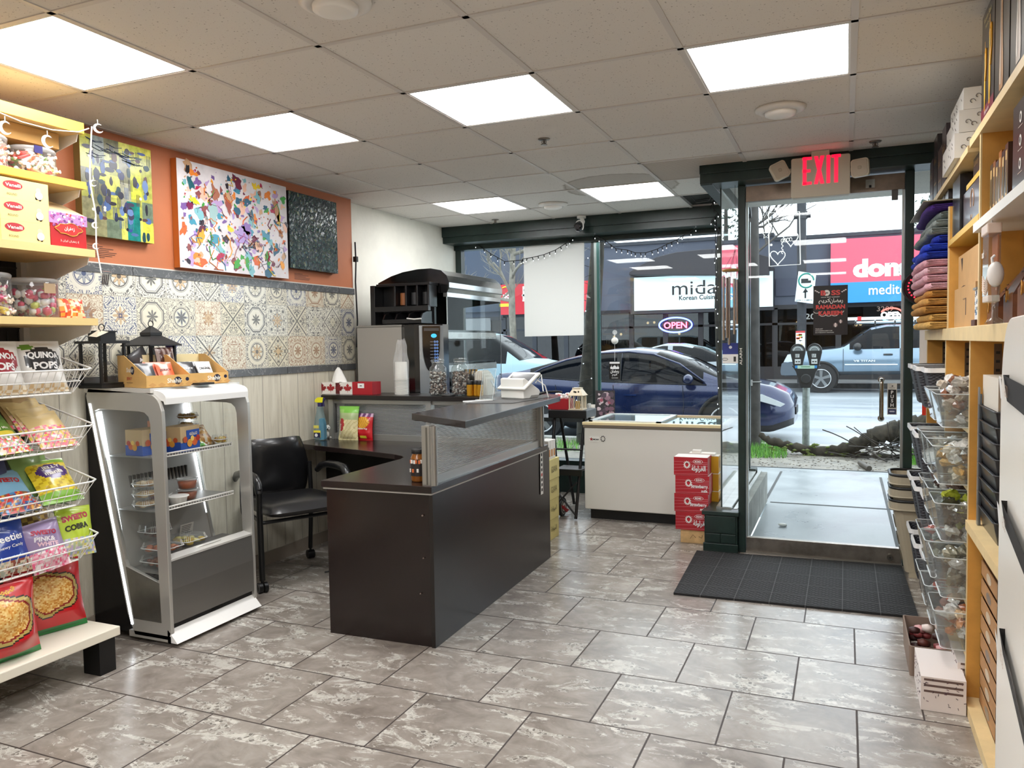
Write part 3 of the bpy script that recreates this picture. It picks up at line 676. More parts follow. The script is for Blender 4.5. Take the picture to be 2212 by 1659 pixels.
# third basket
G3='candy bags in the third wire basket'
def sw(base,low): return scatter(base,low,.34,(.86,base))
mb=bag(.17,.22,.04,scatter('#84b8d8',['#c8342c','#4a8ac0','#8a5a3c','#e0a03c','#3a4a8a','#c8342c'],.4),(('SWEETO',0,.145,.026,'#c22a30',.05,-.05,.12),),seed=4)
place('candy_bag','light blue candy bag with red SWEETO lettering in the third wire basket','candy bag',mb,(-3.075,2.13,BZ[2]+.015),rz=pi/2,rx=-.8,group=G3)
def jm(u,v,s):
    if s>0: return '#6aa030'
    if ((u-.55)/.4)**2+((v-.68)/.17)**2<1: return '#4c2a78'
    if v>.9: return '#8ab83a'
    if v<.2: return '#7ab030'
    return '#e8d030' if (int(u*11)*7+int(v*17)*5)%3 else '#c7a81c'
mb=bag(.18,.23,.045,jm,(('JELLY',.01,.165,.022,'#f3ece8',.04,.1,.085),('mania',.01,.138,.02,'#f3ece8',.04,.1,.08)),seed=5,nx=22,nz=28)
place('candy_bag','yellow and purple banana jelly candy bag in the third wire basket','candy bag',mb,(-3.075,2.315,BZ[2]+.02),rz=pi/2-.1,rx=-.75,group=G3)
place('candy_bag','red and blue candy bag cut by the left frame edge in the third wire basket','candy bag',bag(.17,.21,.04,scatter('#a02a34',['#2a5aa8','#e0a03c','#c22a30','#4a8ac0'],.6),seed=6),(-3.065,1.945,BZ[2]+.015),rz=pi/2,rx=-.8,group=G3)
for k in range(3):
    mb=bag(.17,.2,.035,[lambda u,v,s:'#27346b',lambda u,v,s:'#1f2a52',lambda u,v,s:'#7f9f5a'][k],seed=20+k)
    place('candy_bag',['dark blue candy bag behind the light blue one in the third wire basket','navy candy bag at the back of the third wire basket','green and white candy bag behind the jelly candy bag in the third wire basket'][k],'candy bag',mb,(-3.17-.05*(k%2),[2.1,2.12,2.28][k],BZ[2]+.05+.03*(k%2)),rz=pi/2,rx=-.5,group=G3)
# fourth basket
G4='candy bags in the bottom wire basket'
def sc4(u,v,s):
    if s>0: return '#1f3f9a'
    return rnc.choice(['#c8b090','#8a4a3a','#a8b0a0','#e0d0b8']) if v<.22 else '#1f3f9a'
mb=bag(.2,.235,.06,sc4,(('Sweeties',0,.13,.030,'#f2f2f2',.02,.06,.15),('Chewy Candy',.01,.10,.016,'#f2f2f2',.01,.06,.12),('Assorted',.0,.062,.013,'#9fc4f0',.01,.03,.09)),nx=20,nz=26)
place('candy_bag','dark blue chewy candy bag in the bottom wire basket','candy bag',mb,(-3.075,2.065,BZ[3]+.01),rz=pi/2,rx=-.32,group=G4)
mb=bag(.155,.21,.05,scatter('#9a86ae',['#f2b8c8','#e8648a','#f6e8ea','#e890a8'],.42),(('SWEETO',0,.15,.02,'#b52a48',.05,-.2,.10),('PINK&',-.005,.122,.02,'#efe9ee',.04,-.2,.085),('WHITE',0.0,.1,.018,'#efc8d4',.04,-.2,.085)),seed=7)
place('candy_bag','lilac and pink marshmallow bag in the bottom wire basket, between the blue and green ones','candy bag',mb,(-3.055,2.235,BZ[3]-.01),rz=pi/2-.15,rx=-.3,ry=-.12,group=G4)
mb=bag(.155,.215,.05,scatter('#b7cf3a',['#9fb8c8','#e8e4c8','#c8b8d8','#d8d070','#b8c8a0'],.38),(('SWEETO',0,.155,.026,'#a82440',.06,.12,.115),('COBRA',0,.112,.026,'#2a2a1a',.05,.12,.10)),seed=8)
place('candy_bag','lime green candy bag with red SWEETO lettering in the bottom wire basket','candy bag',mb,(-3.06,2.36,BZ[3]+.015),rz=pi/2-.15,rx=-.28,ry=.05,group=G4)
mb=bag(.2,.2,.04,lambda u,v,s:'#a8873a' if (int(u*9)+int(v*9))%2 else '#6a4a2a'); place('candy_bag','gold and brown bag at the back of the bottom wire basket','candy bag',mb,(-3.24,2.29,BZ[3]+.03),rz=pi/2,rx=-.3,group=G4)
# big red snack bags on the base
def redb(u,v,s):
    if s>0: return '#a01018'
    x=(u-.52)/.40; y=(v-.56)/.30; d=x*x+y*y*(1+.25*sin(5*x))
    if d<.62: return random.Random(int(u*40)*97+int(v*50)).choice(['#e0b060','#d89a48','#efcf8a','#c8842e','#e6bd72'])
    if d<.74: return '#8a1a14'
    if d<.98: return '#b9a35a' 
    if d<1.1: return '#2a1812'
    if v<.08: return '#1f7a3a'
    return '#bf141d'
G5='big red crisps bags on the white base'
mb=bag(.31,.30,.12,redb,(('25',-.125,.035,.02,'#ffffff',.04),),nx=40,nz=50,crimp=.04); place('snack_bag','large red crisps bag with a green bottom edge standing on the white base shelf','snack bag',mb,(-3.16,2.285,.192),rz=pi/2-.25,rx=-.22,group=G5)
mb=bag(.29,.30,.15,redb,(('ﺲﺒﻴﺷ',.0,.262,.024,'#f0c04a',.05,0,.13),),nx=40,nz=50,seed=3,crimp=.03); place('snack_bag','large red crisps bag on the white base, cut by the left frame edge','snack bag',mb,(-3.04,2.0,.192),rz=pi/2-.1,rx=-.12,group=G5)
# ================================================================ FRIDGE
SIL=M('#c9c7c1',.28,.55); SIL2=M('#dcdad5',.25,.3); STL=M('#9a9892',.25,.9,var=.08,vs=20); LED=M('#f2f8ff',.4,em=4.)
fr=T('display_fridge','white and silver refrigerated display case with slanted glass sides and glowing edge strips','fridge',(-3.17,3.02,0))
F0,F1=2.72,3.31
def rp(p,r,n=6):
    """round the corners of a 2-D polygon; r: list of radii"""
    out=[];L=len(p)
    for i,(x,y) in enumerate(p):
        q=r[i] if isinstance(r,(list,tuple)) else r
        if q<=0: out.append((x,y)); continue
        a=V(p[i-1])-V((x,y)); b=V(p[(i+1)%L])-V((x,y)); a=a.normalized()*min(q,a.length*.49); b=b.normalized()*min(q,b.length*.49)
        for k in range(n+1):
            t=k/n; c=V((x,y)); out.append(tuple((c+a)*(1-t)**2+c*2*t*(1-t)+(c+b)*t*t))
    return out
OUT=rp([(-3.435,1.225),(-2.932,1.2),(-2.928,.03),(-3.185,.03)],[.03,.11,0,.02],8)
INN=rp([(-3.375,1.125),(-3.01,1.115),(-2.992,.30),(-3.205,.365)],[.01,.06,0,0],8)
def ring(y,t,m):
    mb=MB(); n=64
    def res(P):
        L=[0]; 
        for i in range(len(P)): L.append(L[-1]+(V(P[(i+1)%len(P)])-V(P[i])).length)
        o=[]
        for k in range(n):
            s=L[-1]*k/n; i=max(j for j in range(len(P)) if L[j]<=s+1e-9); f=(s-L[i])/max(1e-9,L[i+1]-L[i]); a=P[i]; b=P[(i+1)%len(P)]; o.append((lerp(a[0],b[0],f),lerp(a[1],b[1],f)))
        return o
    A=OUT; B=INN
    # bridge: project inner points from the centre onto outer outline
    c=V((-3.1,.75)); Bq=res(B); Aq=[]
    for b in Bq:
        d=(V(b)-c); best=None
        for i in range(len(A)):
            p=V(A[i]); q=V(A[(i+1)%len(A)]); e=q-p; den=d.x*e.y-d.y*e.x
            if abs(den)<1e-9: continue
            t_=((p.x-c.x)*e.y-(p.y-c.y)*e.x)/den; s_=((p.x-c.x)*d.y-(p.y-c.y)*d.x)/den
            if t_>0 and -1e-4<=s_<=1.0001 and (best is None or t_<best): best=t_
        Aq.append(tuple(c+d*best))
    vs=[(p[0],y,p[1]) for p in Aq]+[(p[0],y,p[1]) for p in Bq]+[(p[0],y+t,p[1]) for p in Aq]+[(p[0],y+t,p[1]) for p in Bq]
    fs=[]
    for i in range(n):
        j=(i+1)%n; fs+=[(i,j,n+j,n+i),(2*n+i,3*n+i,3*n+j,2*n+j),(i,2*n+i,2*n+j,j),(n+i,n+j,3*n+j,3*n+i)]
    return mb.add(vs,fs,m)
FG=glassy('fridge_glass','#fafcfc',1.45,0,.012)
for y,nm in ((F0,'near'),(F1-.02,'far')):
    s=build('side_frame',ring(y,.02,SIL),fr,.002)
    build('side_glass',MB().prism(INN,1,y+.007,y+.012,FG),s)
    build('light_strip',MB().prism([(-3.372,1.11),(-3.352,1.11),(-3.165,.06),(-3.185,.06)],1,y+(.0205 if nm=='near' else -.0045),y+(.0245 if nm=='near' else -.0005),LED).prism([(-3.407,1.15),(-3.397,1.15),(-3.172,.08),(-3.182,.08)],1,y-.003,y-.0005,LED),s)
    build('lower_panel',MB().prism([(-2.99,.30),(-3.203,.36),(-3.165,.11),(-2.985,.11)],1,y-.002,y-.0005,STL),s)
build('top_panel',MB().box(-3.435,F0,1.205,-3.0,F1,1.226,SIL2).prism(rp([(-3.05,1.226),(-2.925,1.205),(-2.925,1.15),(-2.935,1.15),(-2.94,1.165),(-3.05,1.19)],[0,.05,0,0,0,0]),1,F0+.02,F1-.02,M('#eeeeec',.3)),fr)
build('rear_body',MB().prism([(-3.445,1.2),(-3.40,1.2),(-3.20,.12),(-3.20,.035),(-3.445,.035)],1,F0+.012,F1-.012,M('#2a2829',.18,.7)).prism([(-3.398,1.19),(-3.392,1.19),(-3.20,.30),(-3.21,.30)],1,F0+.02,F1-.02,M('#a5a39f',.4)),fr)
m=MB()
for k in range(16): m.box(-3.302,F0+.12+k*.024,.72,-3.288,F0+.128+k*.024,.78,M('#3c3a38'))
build('vent_slots',m,fr)
m=MB(); m.prism([(-2.95,.475),(-2.935,.345),(-3.0,.345),(-3.19,.33),(-3.19,.345),(-3.06,.42),(-2.975,.485)],1,F0+.02,F1-.02,M('#a4a19c',.3,.6))
build('front_lip',MB().box(-3.10,F0+.06,.405,-2.975,F1-.06,.41,M('#55524f')).prism([(-2.985,.425),(-2.93,.415),(-2.93,.405),(-2.985,.40)],1,F0+.02,F1-.02,SIL2),fr)
fp=build('front_panel',MB().box(-2.96,F0+.02,.105,-2.928,F1-.02,.27,M('#8d8b87',.25,.7)).prism([(-2.96,.27),(-2.928,.27),(-2.928,.275),(-2.932,.405),(-2.96,.405)],1,F0+.02,F1-.02,M('#9b9995',.25,.7)),fr)
hp=MB(); hp.tube([(-2.975,2.93,.418),(-2.963,2.95,.424),(-2.958,3.02,.426),(-2.963,3.09,.424),(-2.975,3.11,.418)],.004,SIL2,8); build('lift_handle',hp,fp)
build('display_floor',MB().box(-3.22,F0+.02,.335,-2.96,F1-.02,.345,M('#8f8d89',.4,.4)),fr)
g=build('kick_grille',MB().box(-2.97,F0+.02,.075,-2.945,F1-.02,.108,BLK),fr); k=MB()
for i in range(6): k.box(-2.944,F0+.28,.08+i*.004,-2.942,F0+.36,.081+i*.004,M('#333333'))
build('grille_slats',k,g)
build('kick_plate',MB().prism([(-2.95,.078),(-2.945,.078),(-2.89,.02),(-2.95,.02)],1,F0+.0,F1-.01,M('#f0efec',.4)).box(-3.2,F0,.02,-2.93,F1,.05,SIL),fr)
for y in (F0+.05,F1-.05):
    for x in (-2.97,-3.40): build('foot',MB().cyl((x,y,0),(x,y,.03),.02,BLK),fr)
def fshelf(z,xb,y1):
    m=MB(); m.box(xb,F0+.03,z-.006,-3.03,F1-.04,z,M('#8f8f8c',.45,.4))
    s=build('shelf',m,fr); w=MB()
    w.tube([(-3.03,F0+.05,z+.004),(-3.012,F0+.06,z+.012),(-3.012,F1-.06,z+.012),(-3.03,F1-.05,z+.004)],.004,WIRE,8).tube([(-3.03,F0+.05,z-.004),(-3.012,F0+.06,z-.004),(-3.012,F1-.06,z-.004),(-3.03,F1-.05,z-.004)],.003,WIRE,8)
    for i in range(28): y=lerp(F0+.06,F1-.06,i/27); w.cyl((-3.012,y,z-.006),(-3.012,y,z+.012),.0014,WIRE,n=5)
    build('shelf_rail',w,s)
fshelf(.895,-3.33,0); fshelf(.635,-3.28,0)
# --- fridge contents
def fbox(y,rz,lb,sh):
    def deco(mb):
        W=.15
        for f in (-1,):
            mb.box(-.0755,-.056,0,-.0745,.056,.05,M('#2350a8')); mb.box(-.0745,-.0565,0,.0745,-.0555,.045,M('#2350a8'))
        mb.box(-.03,-.0572,.046,.07,-.0558,.105,M('#2350a8'))
        mb.text('GÜLLÜ',(.02,-.0578,.078),(1,0,0),(0,0,1),.016,M('#f3ead6'),.03,width=.06)
        for i,(x,z,r,c) in enumerate(((.03,.045,.022,'#d8642c'),(-.01,.04,.02,'#e0a23c'),(.055,.06,.016,'#b5321e'),(.01,.062,.014,'#f0cf6a'),(-.045,.06,.016,'#c0542a'))):
            mb.poly([(x+r*cos(a),-.059-i*.0004,z+r*sin(a)) for a in [2*pi*k/14 for k in range(14)]],M(c))
            mb.poly([(-.0762-i*.0003,x*.6+r*.8*cos(a),z+r*.8*sin(a)) for a in [2*pi*k/14 for k in range(14)]],M(c))
    return pbox('sweets_box',lb,'box',sh[0],y,sh[1],.15,.11,.125,M('#c6ac82',.5),rz=rz,group='beige and blue boxes in the fridge',deco=deco)
fbox(2.84,pi/2,'beige and blue sweets box at the near end of the top fridge shelf',(-3.17,.896)); fbox(2.99,pi/2+.15,'beige and blue sweets box in front of its twin, beside the stacked clear tubs',(-3.10,.896))
mb=MB().box(-.03,-.02,0,.03,.02,.15,M('#c98a6a')); mb.box(-.03,-.0205,0,-.02,-.02,.15,M('#2a4a9a'))
for i in range(6): mb.poly([(-.005+.018*cos(a)+(i%2)*.012,-.0212,.03+i*.021+.012*sin(a)) for a in [2*pi*k/10 for k in range(10)]],M(['#e0b23c','#c0421e','#e8d0a0'][i%3]))
place('snack_carton','tall narrow card carton standing behind the sweets boxes in the fridge','box',mb,(-3.25,2.97,.896),rz=pi/2)
def deli(name,lb,x,y,z,r,h,fill,n=22,sq=False,lid=True,group=None,rect=None):
    t=T(name,lb,'food container',(x,y,z),group=group)
    if rect:
        a,b_=rect; P=rrect(a,b_,.02,3); Q=rrect(a*.86,b_*.86,.02,3)
        k=len(P); vs=[(p[0],p[1],0) for p in Q]+[(p[0],p[1],h*.55) for p in P]+[(p[0]*.9,p[1]*.9,h) for p in P]
        fs=[(i,(i+1)%k,k+(i+1)%k,k+i) for i in range(k)]+[(k+i,k+(i+1)%k,2*k+(i+1)%k,2*k+i) for i in range(k)]+[tuple(range(2*k,3*k))]
        mb=MB().add(vs,fs,CLR,False); 
        for i in range(0,k): 
            mb.tube([vs[k+i],vs[2*k+i]],.0008,M('#e8e8e6',.2),4)
        mb.tube([(p[0]*1.03,p[1]*1.03,h*.55) for p in P],.0025,M('#dadcdb',.15),5,closed=True)
        build('shell',mb,t,local=True)
        f=MB(); rn=random.Random(int(x*-997+y*331+z*77))
        for i in range(26): f.ball((rn.uniform(-a*.34,a*.34),rn.uniform(-b_*.34,b_*.34),.014+rn.random()*h*.35),rn.uniform(.012,.02),rn.choice(fill),7,(1,1,.6))
        tag(build('food',f,t,local=True),kind='stuff')
    else:
        build('bowl',MB().lathe([(0,.0),(r*.8,0),(r*.97,h*.9),(r,h)],CLR,n=n),t,local=True)
        build('food',MB().lathe([(0,.003),(r*.77,.003),(r*.9,h*.72),(r*.7,h*.78),(0,h*.76)],M(fill[0],.35,var=.15,vs=40),n=n),t,local=True)
        if lid: build('lid',MB().lathe([(r*1.03,h*.93),(r*1.05,h*.98),(r*1.0,h*1.02),(r*.9,h*1.02),(r*.88,h*.97),(0,h*.97)],glassy('lid_clear','#e8ecec',1.5,.05,.28,'#e8e8e6'),n=n),t,local=True)
    return t
GF='clear food containers in the fridge'
for k in range(4): deli('nut_tub','small clear tub of golden sweets on the top fridge shelf, '+['bottom','second','third','topmost'][k]+' of its stack',-3.20,3.14,.896+k*.046,.04,.04,['#b98a34','#d8b04a','#8a5a24'],group=GF,rect=(.085,.085))
place('bread_bag','clear bag of golden flat cakes leaning on the top fridge shelf rail','food bag',bag(.17,.13,.06,lambda u,v,s:random.Random(int(u*12)*5+int(v*9)*3).choice(['#b98a4a','#8a5a2c','#d8b47a','#cfc6b4','#a5763a']),(('• • •',0,.07,.01,'#f2f2f0',.02),),nx=18,nz=12),(-3.10,3.14,.90),rz=pi/2,rx=-.7)
deli('nut_tub','small clear tub of yellow nuts at the far end of the top fridge shelf',-3.07,3.225,.90,.03,.05,['#d8b43a','#e8cf6a','#b98a2a'],group=GF,rect=(.07,.07))
place('candy_pouch','green and yellow candy pouch lying on the top fridge shelf','candy bag',bag(.12,.10,.03,lambda u,v,s:random.Random(int(u*10)*7+int(v*8)).choice(['#4a9a3a','#e0d030','#2a5a9a','#f0f0f0','#7ac04a'])),(-3.06,3.07,.905),rz=pi/2,rx=-1.1)
deli('sauce_tub','round clear tub of orange-brown sauce, lower of the two on the middle fridge shelf',-3.12,3.04,.636,.052,.052,['#9c4a1c'],group=GF); deli('sauce_tub','round clear tub of orange-brown sauce, upper of the two on the middle fridge shelf',-3.12,3.04,.692,.052,.052,['#a8501c'],group=GF)
deli('beet_tub','round clear tub of magenta dip on the middle fridge shelf',-3.16,2.90,.636,.058,.05,['#8a1440'],group=GF)
t=T('yogurt_bowl','small white ribbed bowl of white dip at the front of the middle fridge shelf','food container',(-3.06,2.92,.637)); build('bowl',MB().lathe([(0,0),(.036,0),(.044,.036),(.052,.04),(.05,.044),(.042,.038),(0,.034)],M('#efeeea',.4),n=28),t,local=True)
for k in range(3): deli('cookie_tub','clear box of pale cookies on the middle fridge shelf, '+['bottom','middle','top'][k]+' of its stack',-3.13,2.79,.636+k*.05,.05,.045,['#c9a878','#b98f60','#d8bf98'],group=GF,rect=(.10,.10))
deli('baklava_box','clear hinged box of brown pastry on the fridge floor, lower of the near stack',-3.09,2.83,.346,.05,.06,['#8a4a2c','#a5603a','#7a3a20'],group=GF,rect=(.15,.14)); deli('baklava_box','clear hinged box of orange-brown pastry on the fridge floor, upper of the near stack',-3.09,2.84,.408,.05,.06,['#b9683a','#c98050','#a5522c'],group=GF,rect=(.15,.14))
deli('baklava_box','clear hinged box of yellow rice pudding on the fridge floor, upper of the middle stack',-3.10,3.01,.408,.05,.055,['#d0c050','#c9a83a','#e0d890'],group=GF,rect=(.14,.14)); deli('baklava_box','clear hinged box of brown sweets on the fridge floor, lower of the middle stack',-3.10,3.01,.346,.05,.055,['#8a5a4a','#a5604a','#c9886a'],group=GF,rect=(.14,.14))
deli('date_tub','clear box of dark dates on the fridge floor behind the near stack',-3.17,2.87,.47,.05,.07,['#4a2c20','#5a3424','#6a4030'],group=GF,rect=(.12,.12))
deli('pastry_tray','clear box of pale pastry slices at the far end of the fridge floor',-3.08,3.17,.346,.05,.05,['#d8cf8a','#e6e0a8','#c9b864'],group=GF,rect=(.14,.16))
mb=MB().box(-.045,-.001,0,.045,.001,.06,M('#d6d3cc')); 
for k in range(5): mb.box(-.036,-.0016,.012+k*.009,.02+.003*k,-.0011,.015+k*.009,M('#3a3a3a'))
mb.box(-.01,-.0016,.006,.036,-.0011,.011,M('#1a1a1a'))
place('spec_sticker','small white printed sticker on the back wall inside the fridge','sticker',mb,(-3.225,3.12,.425),rz=pi/2,rx=.2)
# --- on top of the fridge: jerky display boxes, packets, lanterns
def jerky(lb,x,y,rz,packs,txt,w=.215,d=.30):
    """open-front card display tray: high back, sloping sides, low front; front faces local -y"""
    t=T('jerky_display_box',lb,'display box',(x,y,1.227),rz,group='open card jerky display boxes')
    KR=M('#d9ad68',.6,var=.06,vs=12); m=MB(); h0,h1=.058,.155
    for s in (-1,1): m.prism([(-d/2,0),(d/2,0),(d/2,h1),(d/2-.07,h1),(-d/2,h0)],0,s*w/2-.0015,s*w/2+.0015,KR)
    m.box(-w/2,-d/2,0,w/2,-d/2+.003,h0,KR).box(-w/2,d/2-.003,0,w/2,d/2,h1,M('#e9d9a8')).box(-w/2,-d/2,0,w/2,d/2,.003,KR)
    yy=-d/2-.0006
    def dot(cx,cz,r,col,side=None,off=0):
        m.poly([((-w/2-.0022-off) if side else cx+r*cos(a),(cx+r*cos(a)*-1) if side else yy-off,cz+r*sin(a)) for a in [2*pi*i/24 for i in range(24)]],M(col))
    dot(.045,.03,.019,'#191d3a'); m.text('Shahir',(.028,yy-.0012,.020),(1,0,0),(0,0,1),.022,M('#f6efe0'),.02,width=.075)
    dot(.092,.036,.009,'#191d3a')
    dot(-.01,.082,.02,'#191d3a',1); m.text('Shahir',(-w/2-.003,.012,.073),(0,-1,0),(0,0,1),.022,M('#f6efe0'),.02,width=.075)
    if txt: m.text(txt,(-w/2-.003,.02,.033),(0,-1,0),(0,0,1),.017,M('#b5322c'),.02,width=.06); m.box(-w/2-.003,-.01,.022,-w/2-.0022,.055,.0235,M('#5a3a2a'))
    for i in range(5): m.poly([(-.10+.045*i,yy,.012),(-.08+.045*i,yy,.024),(-.06+.045*i,yy,.012),(-.08+.045*i,yy,.001)],M('#c9995a',.6))
    build('tray',m,t,local=True)
    for (k,(px,py,c,hh,tx,tc)) in enumerate(packs):
        mb=bag(.085,hh,.014,lambda u,v,s,c=c:c,((tx,0,.075,.016,tc,.03,0,.06),) if tx else (),nx=8,nz=10)
        X=Matrix.Translation((px,py,.006))@Matrix.Rotation(-.62,4,'X'); mb.v=[tuple(X@V(p)) for p in mb.v]
        build('packet',mb,t,local=True)
    return t
P1=[(-.05,.11-k*.03,c,.13,'',None) for k,c in enumerate(['#3c3c40','#4a494c','#3c3c40','#454448','#3a3a3e','#48474a','#3c3c40'])]+[(.045,.11-k*.03,c,.135,'JERKY' if k>3 else '','#3a1a10') for k,c in enumerate(['#d85a3a','#e0623e','#d2553a','#e8683e','#d85a3a','#e36440','#e0603c'])]
a=jerky('open card display box marked JERKY with grey and orange packets, on the fridge near corner',-3.14,2.875,pi/2-.30,P1,'JERKY')
P2=[(-.05,.11-k*.03,c,.13,'JERKY' if k>3 else '','#e8e8e8') for k,c in enumerate(['#54525c','#3c3c44','#54525c','#3a3a40','#44424c','#38383e','#303034'])]+[(.045,.11-k*.03,c,.13,'ORIGINAL' if k>4 else '',BLK) for k,c in enumerate(['#9a8ab8','#b8b8bc','#d0d0d0','#3c3c40','#c8c8ca','#34343a','#d8d8d8'])]
b=jerky('open card display box of black and white jerky packets on the fridge',-3.17,3.165,pi/2-.30,P2,'')
place('jerky_packet','clear packet of dark jerky sticks propped between the two jerky display boxes','packet',bag(.12,.10,.03,lambda u,v,s:'#4a2a22' if int(u*7)%2 else '#8a7a74',(('Jerky',0,.04,.02,'#efefef',.03,.3),)),(-3.22,3.03,1.32),rz=pi/2,rx=-.2)
place('jerky_packet','dark grey pointed packet leaning behind the first jerky display box','packet',bag(.11,.13,.02,lambda u,v,s:'#4b4a4c',(('▲',0,.07,.02,'#efefef',.0),)),(-3.29,2.96,1.29),rz=pi/2,ry=-.5)
place('purple_packet','purple topped packet sticking up from the second jerky display box','packet',bag(.07,.05,.02,lambda u,v,s:'#6a4aa8'),(-3.27,3.11,1.38),rz=pi/2)
t=T('charger_pad','flat black card lying on the fridge top between the jerky boxes','card',(-2.99,3.04,1.228)); build('pad',MB().box(-.03,-.05,0,.03,.05,.01,BLK),t,.003,local=True)
def lantern(lb,x,y,z,w,h,peak):
    t=T('black_lantern',lb,'lantern',(x,y,z),group='black metal lanterns'); K=M('#151516',.45); m=MB(); a=w/2
    m.box(-a,-a,0,a,a,.015,K).box(-a*.9,-a*.9,.015,a*.9,a*.9,.025,K)
    for sx_ in (-1,1):
        for sy in (-1,1): m.box(sx_*a*.86-.006,sy*a*.86-.006,.02,sx_*a*.86+.006,sy*a*.86+.006,h,K)
    build('frame',m,t,local=True)
    build('glass',MB().box(-a*.84,-a*.84,.025,a*.84,a*.84,h,glassy('lantern_glass','#ffffff',1.4)),t,local=True)
    r=MB()
    def fr(a0,z0,a1,z1): 
        v=[(s*a0,q*a0,z0) for s,q in ((-1,-1),(1,-1),(1,1),(-1,1))]+[(s*a1,q*a1,z1) for s,q in ((-1,-1),(1,-1),(1,1),(-1,1))]
        r.add(v,[(0,1,5,4),(1,2,6,5),(2,3,7,6),(3,0,4,7),(4,5,6,7),(3,2,1,0)],K)
    if peak: fr(a*1.15,h,a*1.15,h+.006); fr(a*1.15,h+.006,a*.38,h+.055); fr(a*.42,h+.055,a*.42,h+.07); fr(a*.42,h+.07,.004,h+.105)
    else: fr(a*1.1,h,a*1.1,h+.012); fr(a*.55,h+.012,a*.55,h+.055); fr(a*.62,h+.055,a*.62,h+.062)
    build('roof',r,t,local=True)
    build('ring',MB().tube([(0,.016*cos(q),h+(.115 if peak else .078)+.016*sin(q)) for q in [2*pi*i/14 for i in range(14)]],.0025,K,6,closed=True),t,local=True)
    return t
t=lantern('black metal lantern with a flat square roof behind the first jerky box',-3.33,2.745,1.227,.155,.215,False)
build('price_tag',MB().quad((.04,-.05,.28),(.07,-.02,.27),(.05,-.07,.245),(.02,-.09,.25),M('#e6dcc4')),t,local=True)
lantern('black metal lantern with a stepped pointed roof behind the jerky boxes',-3.33,3.04,1.227,.18,.20,True)
# ================================================================ PAINTINGS
def canvas(lb,y0,y1,z0,z1,edge,base):
    t=T('abstract_painting',lb,'painting',(XL+.02,(y0+y1)/2,z0),group='abstract canvases on the orange wall')
    c=build('canvas',MB().box(XL+.002,y0,z0,XL+.045,y1,z1,M(edge,.5)).box(XL+.0449,y0,z0,XL+.0465,y1,z1,base),t)
    return t
def blob(m,y,z,ry,rz,col,x,rn,n=12,jag=.25,rot=0,gl=.3):
    P=[]
    for i in range(n):
        a=2*pi*i/n; q=1+rn.uniform(-jag,jag); u_,w_=ry*cos(a)*q,rz*sin(a)*q
        P.append((x,y+u_*cos(rot)-w_*sin(rot),z+u_*sin(rot)+w_*cos(rot)))
    m.poly(P,M(col,gl))
# 1: yellow, blue and teal with dark shapes
t=canvas('tall yellow, blue and teal abstract painting nearest the snack shelves',2.735,3.16,1.975,2.468,'#7d6a3a',M('#b9b455',.25,var=.35,vs=9))
rn=random.Random(11); m=MB(); X=XL+.0468; Y0,Y1,Z0,Z1=2.735,3.16,1.975,2.468
pal=['#c9cf4a','#d8d96a','#8f8d68','#6f7f6a','#b0b456','#a8a890','#d6d24c','#93a0a0','#7a7a5a']
ys=[0]; 
while ys[-1]<.38: ys.append(ys[-1]+rn.uniform(.045,.09))
ys.append(.425)
k=0
for a,b_ in zip(ys,ys[1:]):
    z=0
    while z<.493:
        dz=rn.uniform(.06,.16); z2=min(.493,z+dz); k+=1
        m.quad((X,Y0+a,Z0+z),(X,Y0+b_,Z0+z),(X,Y0+b_,Z0+z2),(X,Y0+a,Z0+z2),M(rn.choice(pal),.22,var=.25,vs=30)); z=z2
m.box(X,Y0+.26,Z0+.0,X+.0002,Y0+.34,Z0+.2,M('#16807a',.22,var=.3,vs=30))
for i in range(88):
    y=rn.uniform(Y0+.03,Y1-.03); z=rn.uniform(Z0+.02,Z1-.02); c=rn.choice(['#26346e','#2f4a92','#1c2038','#4d6aa0','#3a3550','#1e1c2a','#5a3a3a','#6a86b8','#24304a','#0f3f4a'])
    q=rn.random()
    if q<.55: blob(m,y,z,rn.uniform(.008,.02),rn.uniform(.015,.035),c,X+.0004+i*.00001,rn,14,.12)
    elif q<.8: blob(m,y,z,rn.uniform(.015,.03),rn.uniform(.006,.012),c,X+.0004+i*.00001,rn,14,.12)
    else:
        for s in range(3): m.box(X+.0004,y+s*.009,z-.03,X+.0008,y+s*.009+.003,z+.03,M(c,.3))
for i in range(10): blob(m,rn.uniform(Y0+.03,Y1-.03),rn.uniform(Z0+.05,Z1-.05),.008,.008,'#e8e8e0' if i%3 else '#14182a',X+.0016,rn,12,.05)
for i in range(18):
    y=rn.uniform(Y0+.02,Y0+.3); z=rn.uniform(Z1-.1,Z1-.01); m.tube([(X+.001,y,z),(X+.001,y+.05,z-.012),(X+.001,min(Y1,y+.09),z-.004)],.002,M(rn.choice(['#16201e','#1d3a34','#2a3a5a']),.3),4)
for p in range(len(m.v)): 
    v=m.v[p]; m.v[p]=(v[0],min(Y1,max(Y0,v[1])),min(Z1,max(Z0,v[2])))
build('brushwork',m,t)
